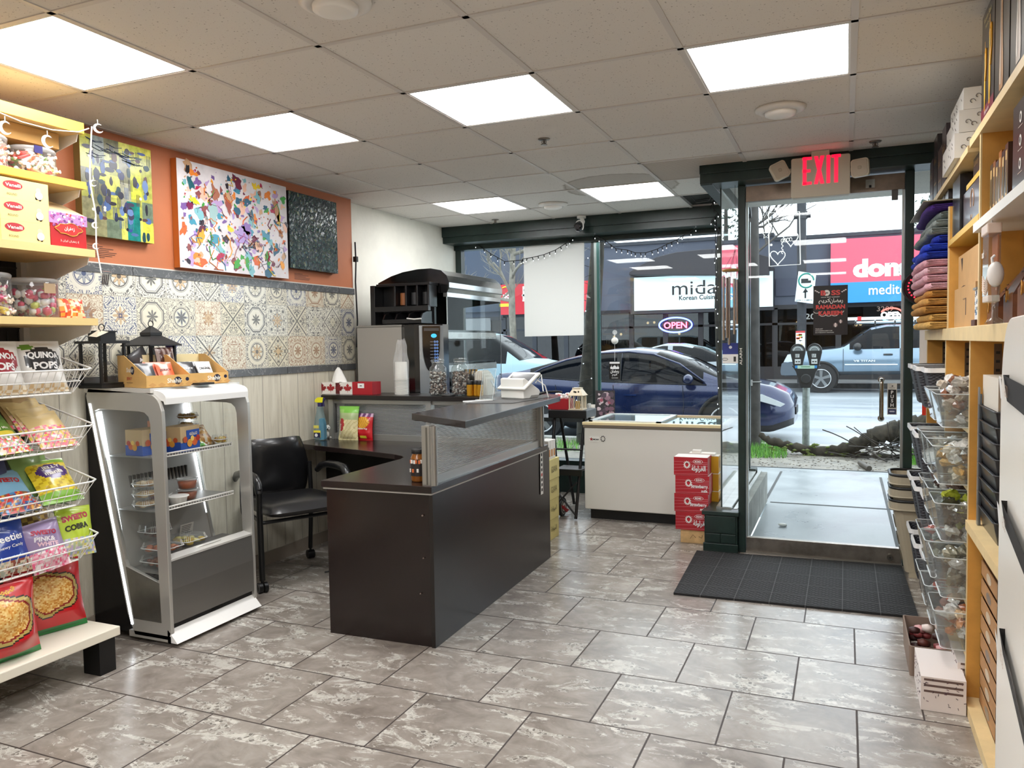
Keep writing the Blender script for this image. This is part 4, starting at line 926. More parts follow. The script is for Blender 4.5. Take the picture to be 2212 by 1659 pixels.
# 2: splatter
t=canvas('large white splatter painting with multicoloured drips, the middle one on the orange wall',3.335,4.262,1.864,2.468,'#c9702c',M('#dcd6d8',.4,var=.12,vs=6))
rn=random.Random(5); m=MB(); Y0,Y1,Z0,Z1=3.335,4.262,1.864,2.468
cl=['#8a4a4a','#9a6a52','#d8622c','#f0a02c','#f2cf2c','#6a1f3a','#7a5a9a','#a58ac8','#3f8fa8','#2a5f7a','#3a9a3a','#b01f4a','#2a1a2a','#c9a07a','#e8842c','#e8b8a0','#b89ac8','#7fb8c0']
for i in range(430):
    y=rn.gauss((Y0+Y1)/2+.02,.33); z=rn.gauss((Z0+Z1)/2-.02,.2)
    if not(Y0+.02<y<Y1-.02 and Z0+.02<z<Z1-.02): y=rn.uniform(Y0+.03,Y1-.03); z=rn.uniform(Z0+.03,Z1-.03)
    s=rn.choice([.006,.008,.012,.018,.026,.036]) if i<300 else rn.uniform(.003,.007)
    blob(m,y,z,s*rn.uniform(.5,1.1),s*rn.uniform(.6,1.3),rn.choice(cl),X+.0003+i*.000004,rn,11,.45,rn.uniform(0,3))
for i in range(60):
    y=rn.uniform(Y0+.05,Y1-.08); z=rn.uniform(Z0+.05,Z1-.05); P=[(X+.0022,y,z)]
    for k in range(rn.randint(3,6)): y+=rn.uniform(-.03,.04); z+=rn.uniform(-.045,.03); P.append((X+.0022,min(Y1-.01,max(Y0+.01,y)),min(Z1-.01,max(Z0+.01,z))))
    m.tube(P,rn.uniform(.0012,.0035),M(rn.choice(cl),.3),4)
for (y,z,a,b_,c) in ((3.41,2.42,.02,.04,'#1a1a22'),(3.43,2.34,.03,.05,'#1f5f6a'),(3.62,2.32,.04,.07,'#a86a52'),(3.72,2.27,.03,.08,'#9a4a42'),(3.60,2.20,.05,.08,'#9ab8b8'),(3.42,2.22,.035,.03,'#7a1a4a'),(3.45,2.25,.05,.03,'#e8d22c'),(3.83,2.1,.09,.07,'#a890c8'),(3.88,2.15,.06,.05,'#8a6ab0'),(4.16,2.3,.03,.09,'#b9865a'),(4.18,2.25,.02,.06,'#e8c02c'),(3.78,1.92,.05,.04,'#3fa03a'),(3.64,1.95,.05,.03,'#b01a4a'),(4.2,1.95,.03,.04,'#f2a02c'),(3.5,2.05,.04,.07,'#e8a02c'),(4.05,2.12,.06,.03,'#3f8fa8')): blob(m,y,z,a*.7,b_*.7,c,X+.0026,rn,18,.4,rn.uniform(-.5,.5))
build('brushwork',m,t)
# 3: dark glossy relief
t_=NT('dark_glossy_impasto'); x,y,z=t_.pos(); p=t_.vec(x,y,z); n=t_.noise(p,22,5,.6,2.2); n2=t_.noise(p,9,3,.6,1.)
wv=t_.vor(t_.vec(x,y+n*.06,z+n*.09),26,'DISTANCE_TO_EDGE')
c=t_.ramp(n,[(.3,'#0c1418'),(.42,'#143a3a'),(.5,'#1c2236'),(.56,'#2a5a44'),(.61,'#3a1a2a'),(.66,'#8a9a6a'),(.72,'#16202a')])
t_.set('Base Color',t_.mix(wv.lt(.05)*.6,c,'#0a0e12')); t_.set('Roughness',.12); t_.bump(wv.ss(0,.25)+n*.6,.55,.006)
canvas('small dark green and navy glossy abstract painting near the white wall',4.285,4.82,1.94,2.452,'#15181c',t_.m)
for y,z,n_ in ((2.86,1.93,7),(4.45,1.91,5)):
    m=MB()
    for k in range(n_): m.box(XL+.001,y-.07+.0*k,z-k*.009,XL+.0016,y+[.02,.09,.06,.11,.10,.08,.03][k]*.9,z-k*.009+.003,M('#5a3a2c'))
    one('wall_caption','small dark printed caption on the orange wall under the '+('yellow and blue' if y<3 else 'dark glossy')+' painting','wall text',m,group='printed captions')
m=MB(); m.tube([(-3.44,5.085,2.2),(-3.44,5.09,2.05),(-3.445,5.085,1.9),(-3.44,5.09,1.6),(-3.45,5.085,1.4)],.006,BLK,6); m.box(-3.455,5.075,2.05,-3.425,5.10,2.09,BLK)
one('wall_cable','black cable running down the end of the orange wall','cable',m)
# ================================================================ RECEPTION DESK
WEN=M('#201716',.22,var=.12,vs=14,spec=.5); WEN2=M('#1c1716',.3,var=.15,vs=10); PST=M('#a9a8a4',.3,.75)
dk=T('reception_desk','dark brown reception desk with raised counter tops and ribbed translucent screens on grey posts','desk',(-2.0,3.9,0))
TOPP=[(-3.455,4.30),(-3.1,4.20),(-2.78,4.115)]+[(-2.50+.155*sin(a)-.0,3.93+.145*cos(a)) for a in [0.0,.4,.8,1.2,1.57]][0:0]
TOPP+= [(-2.60,4.06),(-2.48,4.02),(-2.40,3.975),(-2.36,3.93),(-2.345,3.86)]+[(-2.345,3.12),(-1.742,3.135),(-1.752,4.70),(-3.455,4.70)]
b=MB().prism(TOPP,2,.727,.76,WEN); build('worktop',b,dk,.003)
build('edge_strip',MB().prism([(-2.338,3.128),(-1.748,3.143),(-1.757,4.69),(-2.338,4.69)],2,.719,.727,M('#b9b6b0',.4)),dk)
build('end_panel',MB().prism([(-2.33,3.145),(-1.765,3.158),(-1.765,3.18),(-2.33,3.17)],2,0,.719,WEN).cyl((-1.80,3.153,.62),(-1.80,3.147,.62),.004,M('#8a7a70'),n=8).cyl((-1.80,3.153,.42),(-1.80,3.147,.42),.003,M('#8a7a70'),n=8).cyl((-1.82,3.153,.25),(-1.82,3.147,.25),.003,M('#8a7a70'),n=8),dk)
sp=build('side_panel',MB().prism([(-1.765,3.150),(-1.745,3.150),(-1.778,4.76),(-1.80,4.76)],2,0,.719,WEN2),dk)
build('back_panel',MB().box(-3.45,4.66,.05,-1.80,4.68,.727,WEN2),dk); build('end_cap_panel',MB().box(-1.80,4.62,0,-1.779,4.79,.727,WEN2),dk)
m=MB(); Xs=-1.7745
m.quad((-1.7690,4.60,.45),(-1.7690,4.645,.45),(-1.7690,4.645,.722),(-1.7690,4.60,.722),M('#e6e3dc'))
for k in range(8): m.box(-1.7688,4.612,.47+k*.032,-1.768,4.634,.488+k*.032,M('#b5322c' if k==3 else '#2a2a2c'))
build('sticker_strip',m,sp)
# screens
def poly_mat():
    t=NT('ribbed_polycarbonate'); nt=t.nt; nt.nodes.remove(t.b); x,y,z=t.pos()
    s=(z/.0085).fr(); rib=s.lt(.42)
    tr=t.n('ShaderNodeBsdfTransparent'); tr.inputs[0].default_value=(.86,.88,.88,1)
    df=t.n('ShaderNodeBsdfDiffuse'); df.inputs[0].default_value=hx('#dfe2e2'); tl=t.n('ShaderNodeBsdfTranslucent'); tl.inputs[0].default_value=hx('#e8eaea')
    gl=t.n('ShaderNodeBsdfGlossy'); gl.inputs['Roughness'].default_value=.12
    a=t.n('ShaderNodeAddShader'); m1=t.n('ShaderNodeMixShader'); m1.inputs[0].default_value=.5; nt.links.new(df.outputs[0],m1.inputs[1]); nt.links.new(tl.outputs[0],m1.inputs[2])
    m2=t.n('ShaderNodeMixShader'); f=rib*.42+.22; nt.links.new(f.k,m2.inputs[0]); nt.links.new(tr.outputs[0],m2.inputs[1]); nt.links.new(m1.outputs[0],m2.inputs[2])
    m3=t.n('ShaderNodeMixShader'); m3.inputs[0].default_value=.09; nt.links.new(m2.outputs[0],m3.inputs[1]); nt.links.new(gl.outputs[0],m3.inputs[2]); nt.links.new(m3.outputs[0],t.out.inputs[0]); return t.m
PC=poly_mat()
s=build('side_screen',MB().quad((-1.775,3.20,.80),(-1.778,4.60,.80),(-1.778,4.60,1.035),(-1.775,3.20,1.035),PC),dk)
build('screen_rail',MB().box(-1.79,3.20,.76,-1.762,4.60,.80,PST).box(-1.785,3.20,1.025,-1.767,4.6,1.037,PST),s)
for (x,y) in ((-1.765,3.185),(-1.775,4.61)):
    m=MB(); m.box(x-.034,y-.03,.76,x+.022,y+.02,1.037,PST).cyl((x+.018,y-.016,.76),(x+.018,y-.016,1.037),.018,PST,n=18).box(x-.012,y-.033,.765,x-.006,y-.03,1.03,M('#77756f',.4,.6)); build('post',m,dk)
s=build('back_screen',MB().quad((-3.30,4.60,.80),(-1.80,4.60,.80),(-1.80,4.60,1.02),(-3.30,4.60,1.02),PC),dk)
build('screen_rail',MB().box(-3.31,4.585,.76,-1.8,4.61,.80,PST).box(-3.31,4.585,1.01,-1.8,4.61,1.037,PST),s)
for x in (-3.33,-2.55): build('post',MB().box(x-.02,4.57,.76,x+.02,4.62,1.037,PST),dk)
c=MB().prism(rp([(-1.98,3.38),(-1.545,3.10),(-1.665,4.74),(-1.80,4.92),(-2.06,4.92),(-2.06,4.30)],[0,0,.09,.06,0,0]),2,1.038,1.07,WEN); build('counter_top',c,dk,.002)
build('back_counter_top',MB().box(-3.40,4.555,1.038,-2.03,4.88,1.069,WEN2),dk,.002)
m=MB().prism([(-2.0,4.02),(-1.74,4.10),(-1.70,4.62),(-1.80,4.80),(-2.03,4.80),(-2.04,4.20)],2,1.0702,1.0725,M('#4e4d4c',.6,bump=.4,bs=150)); one('counter_mat','dark grey mat under the white card terminal on the counter end','mat',m)
# cabinet behind
t=T('back_cabinet','black cabinet carrying the coffee machine and food warmer behind the counter','cabinet',(-3.0,5.6,0))
build('body',MB().box(-3.44,4.92,.03,-2.5,6.4,.96,M('#141415',.4)),t,.003); build('top',MB().box(-3.445,4.90,.96,-2.48,6.42,.985,WEN2),t,.002); build('plinth',MB().box(-3.45,4.95,0,-2.55,6.35,.03,BLK),t)
# ---------------- chair
ch=T('office_armchair','black leather armchair on castors tucked behind the dark reception desk','chair',(-3.13,3.88,0),rz=RAD(-29))
LE=M('#19191b',.32,coat=.25,bump=.15,bs=40); FRM=M('#101011',.4)
# local frame: +x = facing direction, y = left
def cush(w,d,h,m,puff=.02,n=14,shape=None):
    mb=MB(); vs=[];fs=[]
    for s in (1,-1):
        o=len(vs)
        for j in range(n+1):
            for i in range(n+1):
                u=2*i/n-1; v=2*j/n-1; r=max(abs(u),abs(v)); q=(1-abs(u)**6)**.5*(1-abs(v)**6)**.5
                # squircle map
                x=u*sqrt(1-.14*v**4); y=v*sqrt(1-.14*u**4)
                p=[x*w/2,y*d/2,s*(h/2*q+puff*(1-r*r)*(s>0))]
                if shape: p=shape(p,u,v)
                vs.append(p)
        for j in range(n):
            for i in range(n):
                a=o+j*(n+1)+i; k=(a,a+1,a+n+2,a+n+1); fs.append(k if s>0 else k[::-1])
    return mb.add(vs,fs,m,True)
mb=cush(.50,.52,.075,LE,.025); mb.v=[(x+.03,y,z+.455) for x,y,z in mb.v]; build('seat',mb,ch,local=True)
def bs(p,u,v): # u vertical, v width
    return [p[0],p[1]*(1-.05*(u<0)*abs(u)-.16*max(0,-u)),p[2]-.05*(v*v)]
mb=cush(.40,.49,.05,LE,.015,16,bs); X=Matrix.Translation((-.265,0,.635))@Matrix.Rotation(RAD(-82+180),4,'Y'); mb.v=[tuple(X@V(p)) for p in mb.v]; build('backrest',mb,ch,local=True)
for s in (-1,1):
    a=build('armrest',MB().tube([(-.235,s*.27,.60),(-.18,s*.275,.635),(-.08,s*.28,.655),(.06,s*.28,.66),(.14,s*.28,.655),(.185,s*.28,.625),(.20,s*.28,.57)],.02,LE,12,rr=[.018,.022,.024,.026,.026,.025,.021]),ch,local=True)
    l=build('leg',MB().tube([(.20,s*.28,.60),(.20,s*.28,.40),(.21,s*.28,.07)],.017,FRM,12),ch,local=True)
    build('castor',MB().cyl((.21,s*.28-.026,.03),(.21,s*.28-.005,.03),.03,FRM,n=22).cyl((.21,s*.28+.026,.03),(.21,s*.28+.005,.03),.03,FRM,n=22).cyl((.21,s*.28,.03),(.21,s*.28,.075),.009,FRM).tube([(.21+.022*cos(q),s*.28-.0265,.03+.022*sin(q)) for q in [2*pi*i/16 for i in range(16)]],.001,'#8a8a8a',4,closed=True),l,local=True)
    l=build('leg',MB().tube([(-.24,s*.22,.66),(-.25,s*.23,.45),(-.31,s*.24,.07)],.014,FRM,12),ch,local=True)
    build('castor',MB().cyl((-.31,s*.24-.022,.028),(-.31,s*.24+.022,.028),.028,FRM,n=20).cyl((-.31,s*.24,.03),(-.31,s*.24,.08),.008,FRM),l,local=True)
build('seat_frame',MB().tube([(.20,-.28,.41),(-.24,-.23,.42),(-.24,.23,.42),(.20,.28,.41)],.011,FRM,8).tube([(.20,-.28,.40),(.20,.28,.40)],.011,FRM,8),ch,local=True)
one('power_strip','white plug and cables lying on the floor behind the desk','cable',MB().tube([(-2.98,3.98,.006),(-2.8,4.2,.008),(-2.6,4.25,.006),(-2.45,4.5,.008)],.005,'#1a1a1a',6).box(-2.86,4.10,0,-2.70,4.14,.03,M('#dcdcd8')).tube([(-2.7,4.12,.02),(-2.5,4.2,.01),(-2.36,4.05,.01)],.004,'#b8b8b4',6))
# ---------------- things on the back counter top (z 1.069)
ZT=1.0695
def PX(x,Y,y=845): return aty(x,y,Y).x
def maple(m,o,u_,w_,r,col):
    P=[(0,-1),(.07,-.45),(.55,-.52),(.48,-.33),(.95,.05),(.80,.12),(.85,.42),(.55,.36),(.48,.50),(.22,.25),(.32,.80),(.16,.72),(0,1.05)]
    P=P+[(-a,b_) for a,b_ in P[-2:0:-1]]
    o=V(o); m.poly([tuple(o+V(u_)*a*r+V(w_)*b_*r) for a,b_ in P],M(col,.5))
x0,x1,x2=PX(686,4.64),PX(760,4.64),PX(804,4.64)
mb=MB().box(-.13,-.055,0,.13,.055,.083,M('#e9e4dc',.5))
for k,c in enumerate(('#8a1f22','#a02428','#7a1c20','#a82a2e')): 
    mb.box(-.13+k*.068-.0*k,-.0555,.002,-.10+k*.068,-.055,.081,M('#5a1518' if k%2==0 else '#e9e4dc'))
    maple(mb,(-.095+k*.064,-.0562-k*.0001,.042),(1,0,0),(0,0,1),.034,c)
L=(x1-x0)
t=T('tissue_box','white tissue box printed with red maple leaves, its tissue pulled up','tissue box',((x0+x1)/2,4.70,ZT)); mb.v=[(a*L/.26,b_,c) for a,b_,c in mb.v]; build('box',mb,t,local=True)
ts=MB(); n=14; R=[(.075,.082),(.07,.10),(.055,.13),(.035,.165),(.012,.185)]; vs=[]
for r,z in R: vs+=[((r*cos(a)*(1+.18*sin(3*a+z*20)))*.75+(z-.08)*-.05,r*sin(a)*.5*(1+.2*cos(4*a)),z+.006*sin(5*a)) for a in [2*pi*i/24 for i in range(24)]]
ts.add(vs,[(i*24+k,i*24+(k+1)%24,(i+1)*24+(k+1)%24,(i+1)*24+k) for i in range(4) for k in range(24)]+[tuple(range(96,120))],M('#f6f5f1',.8),True); build('tissue',ts,t,local=True)
mb=MB().box(0,-.055,0,x2-x1-.004,.055,.088,M('#a81824',.5)).box(.045,-.0558,.045,.098,-.055,.078,M('#efefec')).box(.062,-.0565,.058,.08,-.0557,.064,M('#333333'))
place('red_box','plain red card box with a white label beside the tissue box','box',mb,(x1+.002,4.70,ZT))
# cups in plastic
X0=PX(866,4.72); t=T('paper_cup_stack','stack of white paper cups in a clear plastic sleeve beside the grey machine','paper cups',(X0,4.73,ZT))
m=MB()
for k in range(11): z=k*.011; m.lathe([(.046-.0004*k,z),(.047,z+.008),(.044,z+.0085)],M('#efeee9',.6),n=26)
m.lathe([(.044,.12),(.041,.25),(.0,.25)],M('#f3f2ee',.6),n=26)
m.v=[(a,b_,c*.9) for a,b_,c in m.v]
build('cups',m,t,local=True)
m=MB(); rn=random.Random(6); vs=[]; R=[(.052,0),(.053,.12),(.05,.24),(.042,.30),(.035,.36),(.026,.40)]
for r,z in R: vs+=[(r*cos(a)*(1+rn.uniform(-.1,.1)*(z>.2)*2)+.01*(z>.3),r*sin(a)*(1+rn.uniform(-.12,.12)*(z>.2)*2),z*.95+rn.uniform(-.01,.01)*(z>.25)) for a in [2*pi*i/20 for i in range(20)]]
m.add(vs,[(i*20+k,i*20+(k+1)%20,(i+1)*20+(k+1)%20,(i+1)*20+k) for i in range(5) for k in range(20)],glassy('crinkled_film','#f4f4f2',1.5,.08,.22,'#efefef'),False); build('plastic_sleeve',m,t,local=True)
# coffee machine
t=T('coffee_machine','hot drinks machine with a light grey side, black housing and silver curved front','coffee machine',(-3.0,5.2,.985))
build('side_panel',MB().box(-3.36,4.96,.985,-2.975,5.21,1.545,M('#a09c94',.45)).box(-3.36,4.955,1.545,-2.97,5.21,1.56,M('#8a8780',.4)),t,.003)
hs=MB().prism([(-2.975,4.965),(-2.93,4.93),(-2.85,4.925),(-2.80,4.955),(-2.70,5.08),(-2.72,5.21),(-2.975,5.21)],2,.985,1.56,M('#101012',.15,coat=.5)); build('housing',hs,t,.004)
A=V((-2.820,4.942,0)); B=V((-2.697,5.080,0)); U=(B-A).normalized(); N_=V((U.y,-U.x,0)); W=V((0,0,1))
def fp(u_,z,o=0): p=A+U*u_+N_*o; return (p.x,p.y,z)
m=MB(); w_=(B-A).length
def arc(u_): return .012*sin(pi*u_/w_)
n=10
for i in range(n):
    a=w_*i/n; b2=w_*(i+1)/n; m.add([fp(a,1.0,.004+arc(a)),fp(b2,1.0,.004+arc(b2)),fp(b2,1.55,.004+arc(b2)),fp(a,1.55,.004+arc(a))],[(0,1,2,3)],M('#b9c0c6',.22,.6),True)
pn=build('front_panel',m,t)
P=[(.02,1.545),(.02,1.36),(.035,1.27),(.06,1.22),(.09,1.22),(.125,1.28),(.15,1.36),(.155,1.545)]
build('display_window',MB().add([fp(a,z,.020) for a,z in rp(P,[0,.05,.05,.02,.02,.05,.05,0])],[tuple(range(len(rp(P,[0,.05,.05,.02,.02,.05,.05,0]))))],M('#15161a',.1,coat=.6)),pn)
m=MB(); m.add([fp(.105+.022*cos(a),1.475+.015*sin(a),.0225) for a in [2*pi*i/20 for i in range(20)]],[tuple(range(20))],M('#3fa8d8',.3,em=.6)); m.add([fp(.03,1.51,.022),fp(.145,1.51,.022),fp(.145,1.53,.022),fp(.03,1.53,.022)],[(0,1,2,3)],M('#5a5654',.3))
for k in range(7):
    z=1.43-k*.023; m.box(0,0,0,0,0,0,BLK) if 0 else None
    m.add([fp(.075,z,.0222),fp(.10,z,.0222),fp(.10,z+.004,.0222),fp(.075,z+.004,.0222)],[(0,1,2,3)],M('#8a8a90',.4))
    for q in (.112,.13): m.tube([fp(q+.006*cos(a),z+.002+.006*sin(a),.0225) for a in [2*pi*i/8 for i in range(8)]],.0014,M('#7fa8e8',.3,em=.4),4,closed=True)
build('buttons',m,pn)
build('nozzle_recess',MB().add([fp(a,z,.0215) for a,z in ((.06,1.0),(.06,1.07),(.09,1.13),(.13,1.13),(.15,1.08),(.15,1.0))],[(0,1,2,3,4,5)],BLK),pn)
# cup and stick dispenser on the machine
t=T('cup_dispenser','black plastic cup and lid dispenser rack standing on the drinks machine','dispenser',(-3.05,5.1,1.56)); K=M('#1d1d1f',.3)
m=MB().box(-3.30,5.06,1.56,-3.26,5.21,1.86,K).box(-3.26,5.18,1.56,-2.82,5.21,1.86,M('#151517',.35)); 
m.prism([(-3.26,1.70),(-2.80,1.70),(-2.80,1.875),(-3.26,1.885)],1,5.05,5.06,K) if 0 else None
m.box(-3.26,5.08,1.85,-2.80,5.21,1.87,K)
for k in range(4): m.box(-3.10+k*.095,5.07,1.69,-3.085+k*.095,5.19,1.85,K)
m.box(-3.26,5.05,1.66,-2.80,5.09,1.70,K).box(-3.10,5.07,1.69,-2.80,5.08,1.70,K)
build('rack',m,t,.003)
m=MB()
for k in range(4): m.prism([(5.0,1.575),(5.0,1.60),(5.03,1.64),(5.09,1.655),(5.17,1.66),(5.17,1.575)],0,-3.16+k*.105,-3.148+k*.105,K)
m.box(-3.16,5.0,1.57,-2.83,5.17,1.578,K).box(-3.16,4.998,1.578,-2.83,5.006,1.60,K); build('tray',m,t)
m=MB()
for k,c in enumerate(('#a5663a','#3a3a3c','#2a2a2c')): m.cyl((-3.05+k*.095,5.14,1.71),(-3.05+k*.095,5.14,1.80),.032,c,n=16)
build('cups',m,t)
build('tongs',MB().tube([(-2.95,5.0,1.605),(-2.88,4.985,1.597),(-2.82,4.98,1.60)],.006,'#e4e4e0',6),t)
# food warmer
t=T('food_warmer','black food display warmer with a curved chrome hood, glass front and two silver shelf bars','display warmer',(-3.0,5.75,.985))
BK=M('#0d0d0f',.15,coat=.4); CHR=M('#b7b9ba',.16,.95,var=.1,vs=4)
Wy0,Wy1=5.22,6.20
prof=[aty(x,y,Wy0) for x,y in ((817,640),(817,612),(845,597),(870,588),(900,582),(930,580),(952,584),(964,595),(970,610),(970,622),(965,632))]
prof=[(p.x,p.z) for p in prof]; inn=[(p[0]-.012 if i>6 else p[0]+.0,p[1]-.02) for i,p in enumerate(prof)]
m=MB()
k=len(prof)
outer=prof; shell=outer+inn[::-1]
m.prism(shell,1,Wy0+.01,Wy1,BK)
for i in range(4,k-1):
    a,b2=outer[i],outer[i+1]; m.add([(a[0]+.001,Wy0,a[1]+.001),(b2[0]+.001,Wy0,b2[1]+.001),(b2[0]+.001,Wy1,b2[1]+.001),(a[0]+.001,Wy1,a[1]+.001)],[(0,1,2,3)],CHR,True)
hd=build('hood',m,t)
build('hood_trim',MB().box(prof[-1][0]-.03,Wy0,prof[-1][1]-.03,prof[-1][0]+.004,Wy1,prof[-1][1]+.002,CHR).tube([(prof[-2][0]+.004,Wy0,prof[-2][1]),(prof[-2][0]+.004,Wy1,prof[-2][1])],.005,M('#6a6a6a',.3,.8),6),hd)
build('end_cap',MB().prism([prof[0]]+prof[1:]+[(prof[-1][0]-.05,prof[-1][1]-.0)],1,Wy0,Wy0+.012,BK),t)
xf=prof[-1][0]
build('back_panel',MB().box(prof[0][0],Wy0,.985,prof[0][0]+.03,Wy1,prof[0][1],BK).box(prof[0][0]+.03,Wy0+.3,1.05,prof[0][0]+.035,Wy1-.1,1.8,M('#3a3a3c',.3,.5)),t)
m=MB(); o=[(prof[0][0],.985),(xf,.985),(xf,prof[-1][1])]+prof[::-1][1:]
m.prism([(prof[0][0],.985),(prof[0][0]+.25,.985),(prof[0][0]+.25,prof[-1][1]),(prof[0][0],prof[-1][1])],1,Wy1-.012,Wy1,BK)
m.prism([(prof[0][0]+.25,prof[-1][1]-.07)]+[(prof[0][0]+.25+.1*(1-cos(a)),prof[-1][1]-.07-.1+.1*sin(a)) for a in (0,.4,.8,1.2,1.57)][:0]+[(xf,prof[-1][1]-.04),(xf,prof[-1][1]),(prof[0][0]+.25,prof[-1][1])],1,Wy1-.012,Wy1,BK)
m.prism([(prof[0][0],prof[-1][1])]+prof+[(xf,prof[-1][1])],1,Wy1-.012,Wy1,BK)
build('far_end_panel',m,t)
for z,zz in ((1.475,1.50),(1.225,1.25),(1.0,1.02)):
    s=build('shelf',MB().box(prof[0][0]+.03,Wy0+.03,z,xf-.03,Wy1-.03,z+.012,M('#3c3d40',.3,.7)).box(prof[0][0]+.05,Wy0+.04,z-.03,xf-.12,Wy1-.04,z,M('#101012',.3)),t)
    build('tray_lip',MB().box(xf-.06,Wy0+.03,z+.012,xf-.032,Wy1-.06,z+.045,BK),s); build('price_rail',MB().box(xf-.03,Wy0+.03,z-.022,xf-.02,Wy1-.05,z+.028,M('#c9c5c2',.25,.7,var=.12,vs=6)),s)
WG=glassy('warmer_glass','#f6f8f8',1.18,gain=.3)
build('front_glass',MB().box(xf-.004,Wy0,1.0,xf,Wy1,prof[-1][1]-.03,WG).box(xf-.35,Wy0-.003,.99,xf,Wy0,prof[-1][1]-.03,WG).box(xf-.004,Wy0-.002,.99,xf+.002,Wy0+.003,prof[-1][1]-.03,M('#cfd6d6',.2)).box(xf-.002,Wy1-.003,.99,xf+.002,Wy1+.002,prof[-1][1]-.03,M('#7a8080',.2)),t)
# jars
def jar(lb,x,y,z,r,h,seed):
    t=T('treat_jar',lb,'jar',(x,y,z),group='glass jars on the back counter')
    build('glass_jar',MB().lathe([(0,0),(r*.9,0),(r,.015),(r,h*.66),(r*.92,h*.76),(r*.68,h*.82),(r*.66,h*.90),(r*.72,h*.91),(r*.72,h*.93)],JAR,n=32),t,local=True)
    build('glass_lid',MB().lathe([(r*.74,h*.93),(r*.76,h*.95),(r*.72,h*.98),(r*.5,h),(0,h)],JAR,n=32).tube([(r*.7*cos(a),r*.7*sin(a),h*.905) for a in [2*pi*i/24 for i in range(24)]],.002,M('#c8c8c6',.2,.9),5,closed=True),t,local=True)
    m=MB(); rn=random.Random(seed)
    for i in range(330):
        a=rn.uniform(0,2*pi); q=(r*.9)*rn.random()**.35; z=.008+h*.62*rn.random()*(1-.08*rn.random())
        s=rn.uniform(.006,.0095); m.ball((q*cos(a),q*sin(a),z),s,rn.choice(['#6a5248','#cfc8c2','#4a3830','#8a7468','#e0dad4','#3a2c28','#a89488']),6,(1,rn.uniform(.6,1),rn.uniform(.5,1)))
    tag(build('treats',m,t,local=True),kind='stuff')
jar('left glass jar of speckled brown and white nuts with a closed glass lid',PX(947,4.68),4.68,ZT,.060,.245,1)
jar('right glass jar of speckled brown and white nuts beside the gold-lidded pots',PX(995,4.68),4.68,ZT,.060,.25,2)
one('jar_scoop','flat black round lid lying in front of the two nut jars','lid',MB().lathe([(0,0),(.045,0),(.048,.004),(.04,.009),(0,.01)],'#101011',c=(PX(968,4.60),4.605,ZT),n=24))
for k in range(3):
    x=PX(1015+k*11,4.62); yy=4.62+.02*(k==1)
    t=T('honey_pot','small gold pot with a black cap, '+['left','middle','right'][k]+' of the three beside the nut jar','pot',(x,yy,ZT),group='gold pots with black caps')
    m=MB(); pr=[]
    for i in range(8): pr+=[(.0215,.002+i*.0095),(.0205,.006+i*.0095)]
    build('body',MB().lathe([(0,0)]+pr+[(.021,.078)],M('#c9942a',.25,.7),n=20),t,local=True); build('cap',MB().lathe([(.0215,.076),(.022,.08),(.022,.100),(.019,.103),(0,.103)],'#161616',n=20),t,local=True)
m=MB(); Xc=PX(1042,4.72)
for k in range(13):
    xx=Xc-.045+k*.0072; zt=.165-.0009*(k-4)**2; m.box(xx,4.70+.003*(k%2),ZT,xx+.004,4.82,ZT+zt,M('#e9e6dd' if k%2 else '#d5d1c6',.7))
one('napkin_stack','upright stack of white napkins and lids behind the gold pots','napkins',m)
t=T('snack_pouch','black and gold pouch poking up between the right nut jar and the napkins','pouch',(PX(1015,4.78),4.80,ZT)); build('pouch',bag(.10,.17,.03,lambda u,v,s:'#8a6a2a' if v>.8 and int(u*8)%2 else '#2a2622'),t,local=True)
# ---------------- on the lower worktop
zw=.7605
p=atz(697,950,zw); t=T('spray_bottle','clear spray bottle of blue cleaner with a yellow trigger head','spray bottle',(p.x,p.y-.02,zw),rz=.1)
build('bottle',MB().prism(rp([(-.04,0),(.04,0),(.04,.12),(.018,.20),(.016,.235),(-.016,.235),(-.018,.20),(-.04,.12)],[.01,.01,.03,.01,0,0,.01,.03]),1,-.022,.022,glassy('bottle_plastic','#dcebef',1.45,.02,.12,'#cfe0e4')),t,.006,local=True)
build('liquid',MB().prism(rp([(-.0,.005),(.035,.005),(.035,.115),(.022,.155),(.0,.15)],.008),1,-.018,.018,M('#2f93b4',.2)),t,local=True)
build('label',MB().box(-.042,-.0235,.02,.012,-.0225,.07,M('#e8dc3c')).box(-.04,-.0245,.02,.01,-.0235,.055,M('#1c2348')).poly([(-.02+.012*cos(a),-.0255,.037+.012*sin(a)) for a in [2*pi*i/14 for i in range(14)]],M('#e9e9e9')).box(-.04,-.0242,.085,.0,-.0225,.105,M('#d8d060')),t,local=True)
build('trigger_head',MB().box(-.012,-.012,.235,.018,.012,.262,M('#2a2458')).prism([(-.035,.268),(-.03,.285),(-.012,.298),(.02,.298),(.03,.29),(.025,.262),(-.02,.262)],1,-.012,.012,M('#e6e01e',.3)).prism([(.015,.29),(.038,.297),(.042,.285),(.03,.265),(.035,.235),(.027,.235),(.022,.265)],1,-.007,.007,M('#2a2458')),t,.002,local=True)
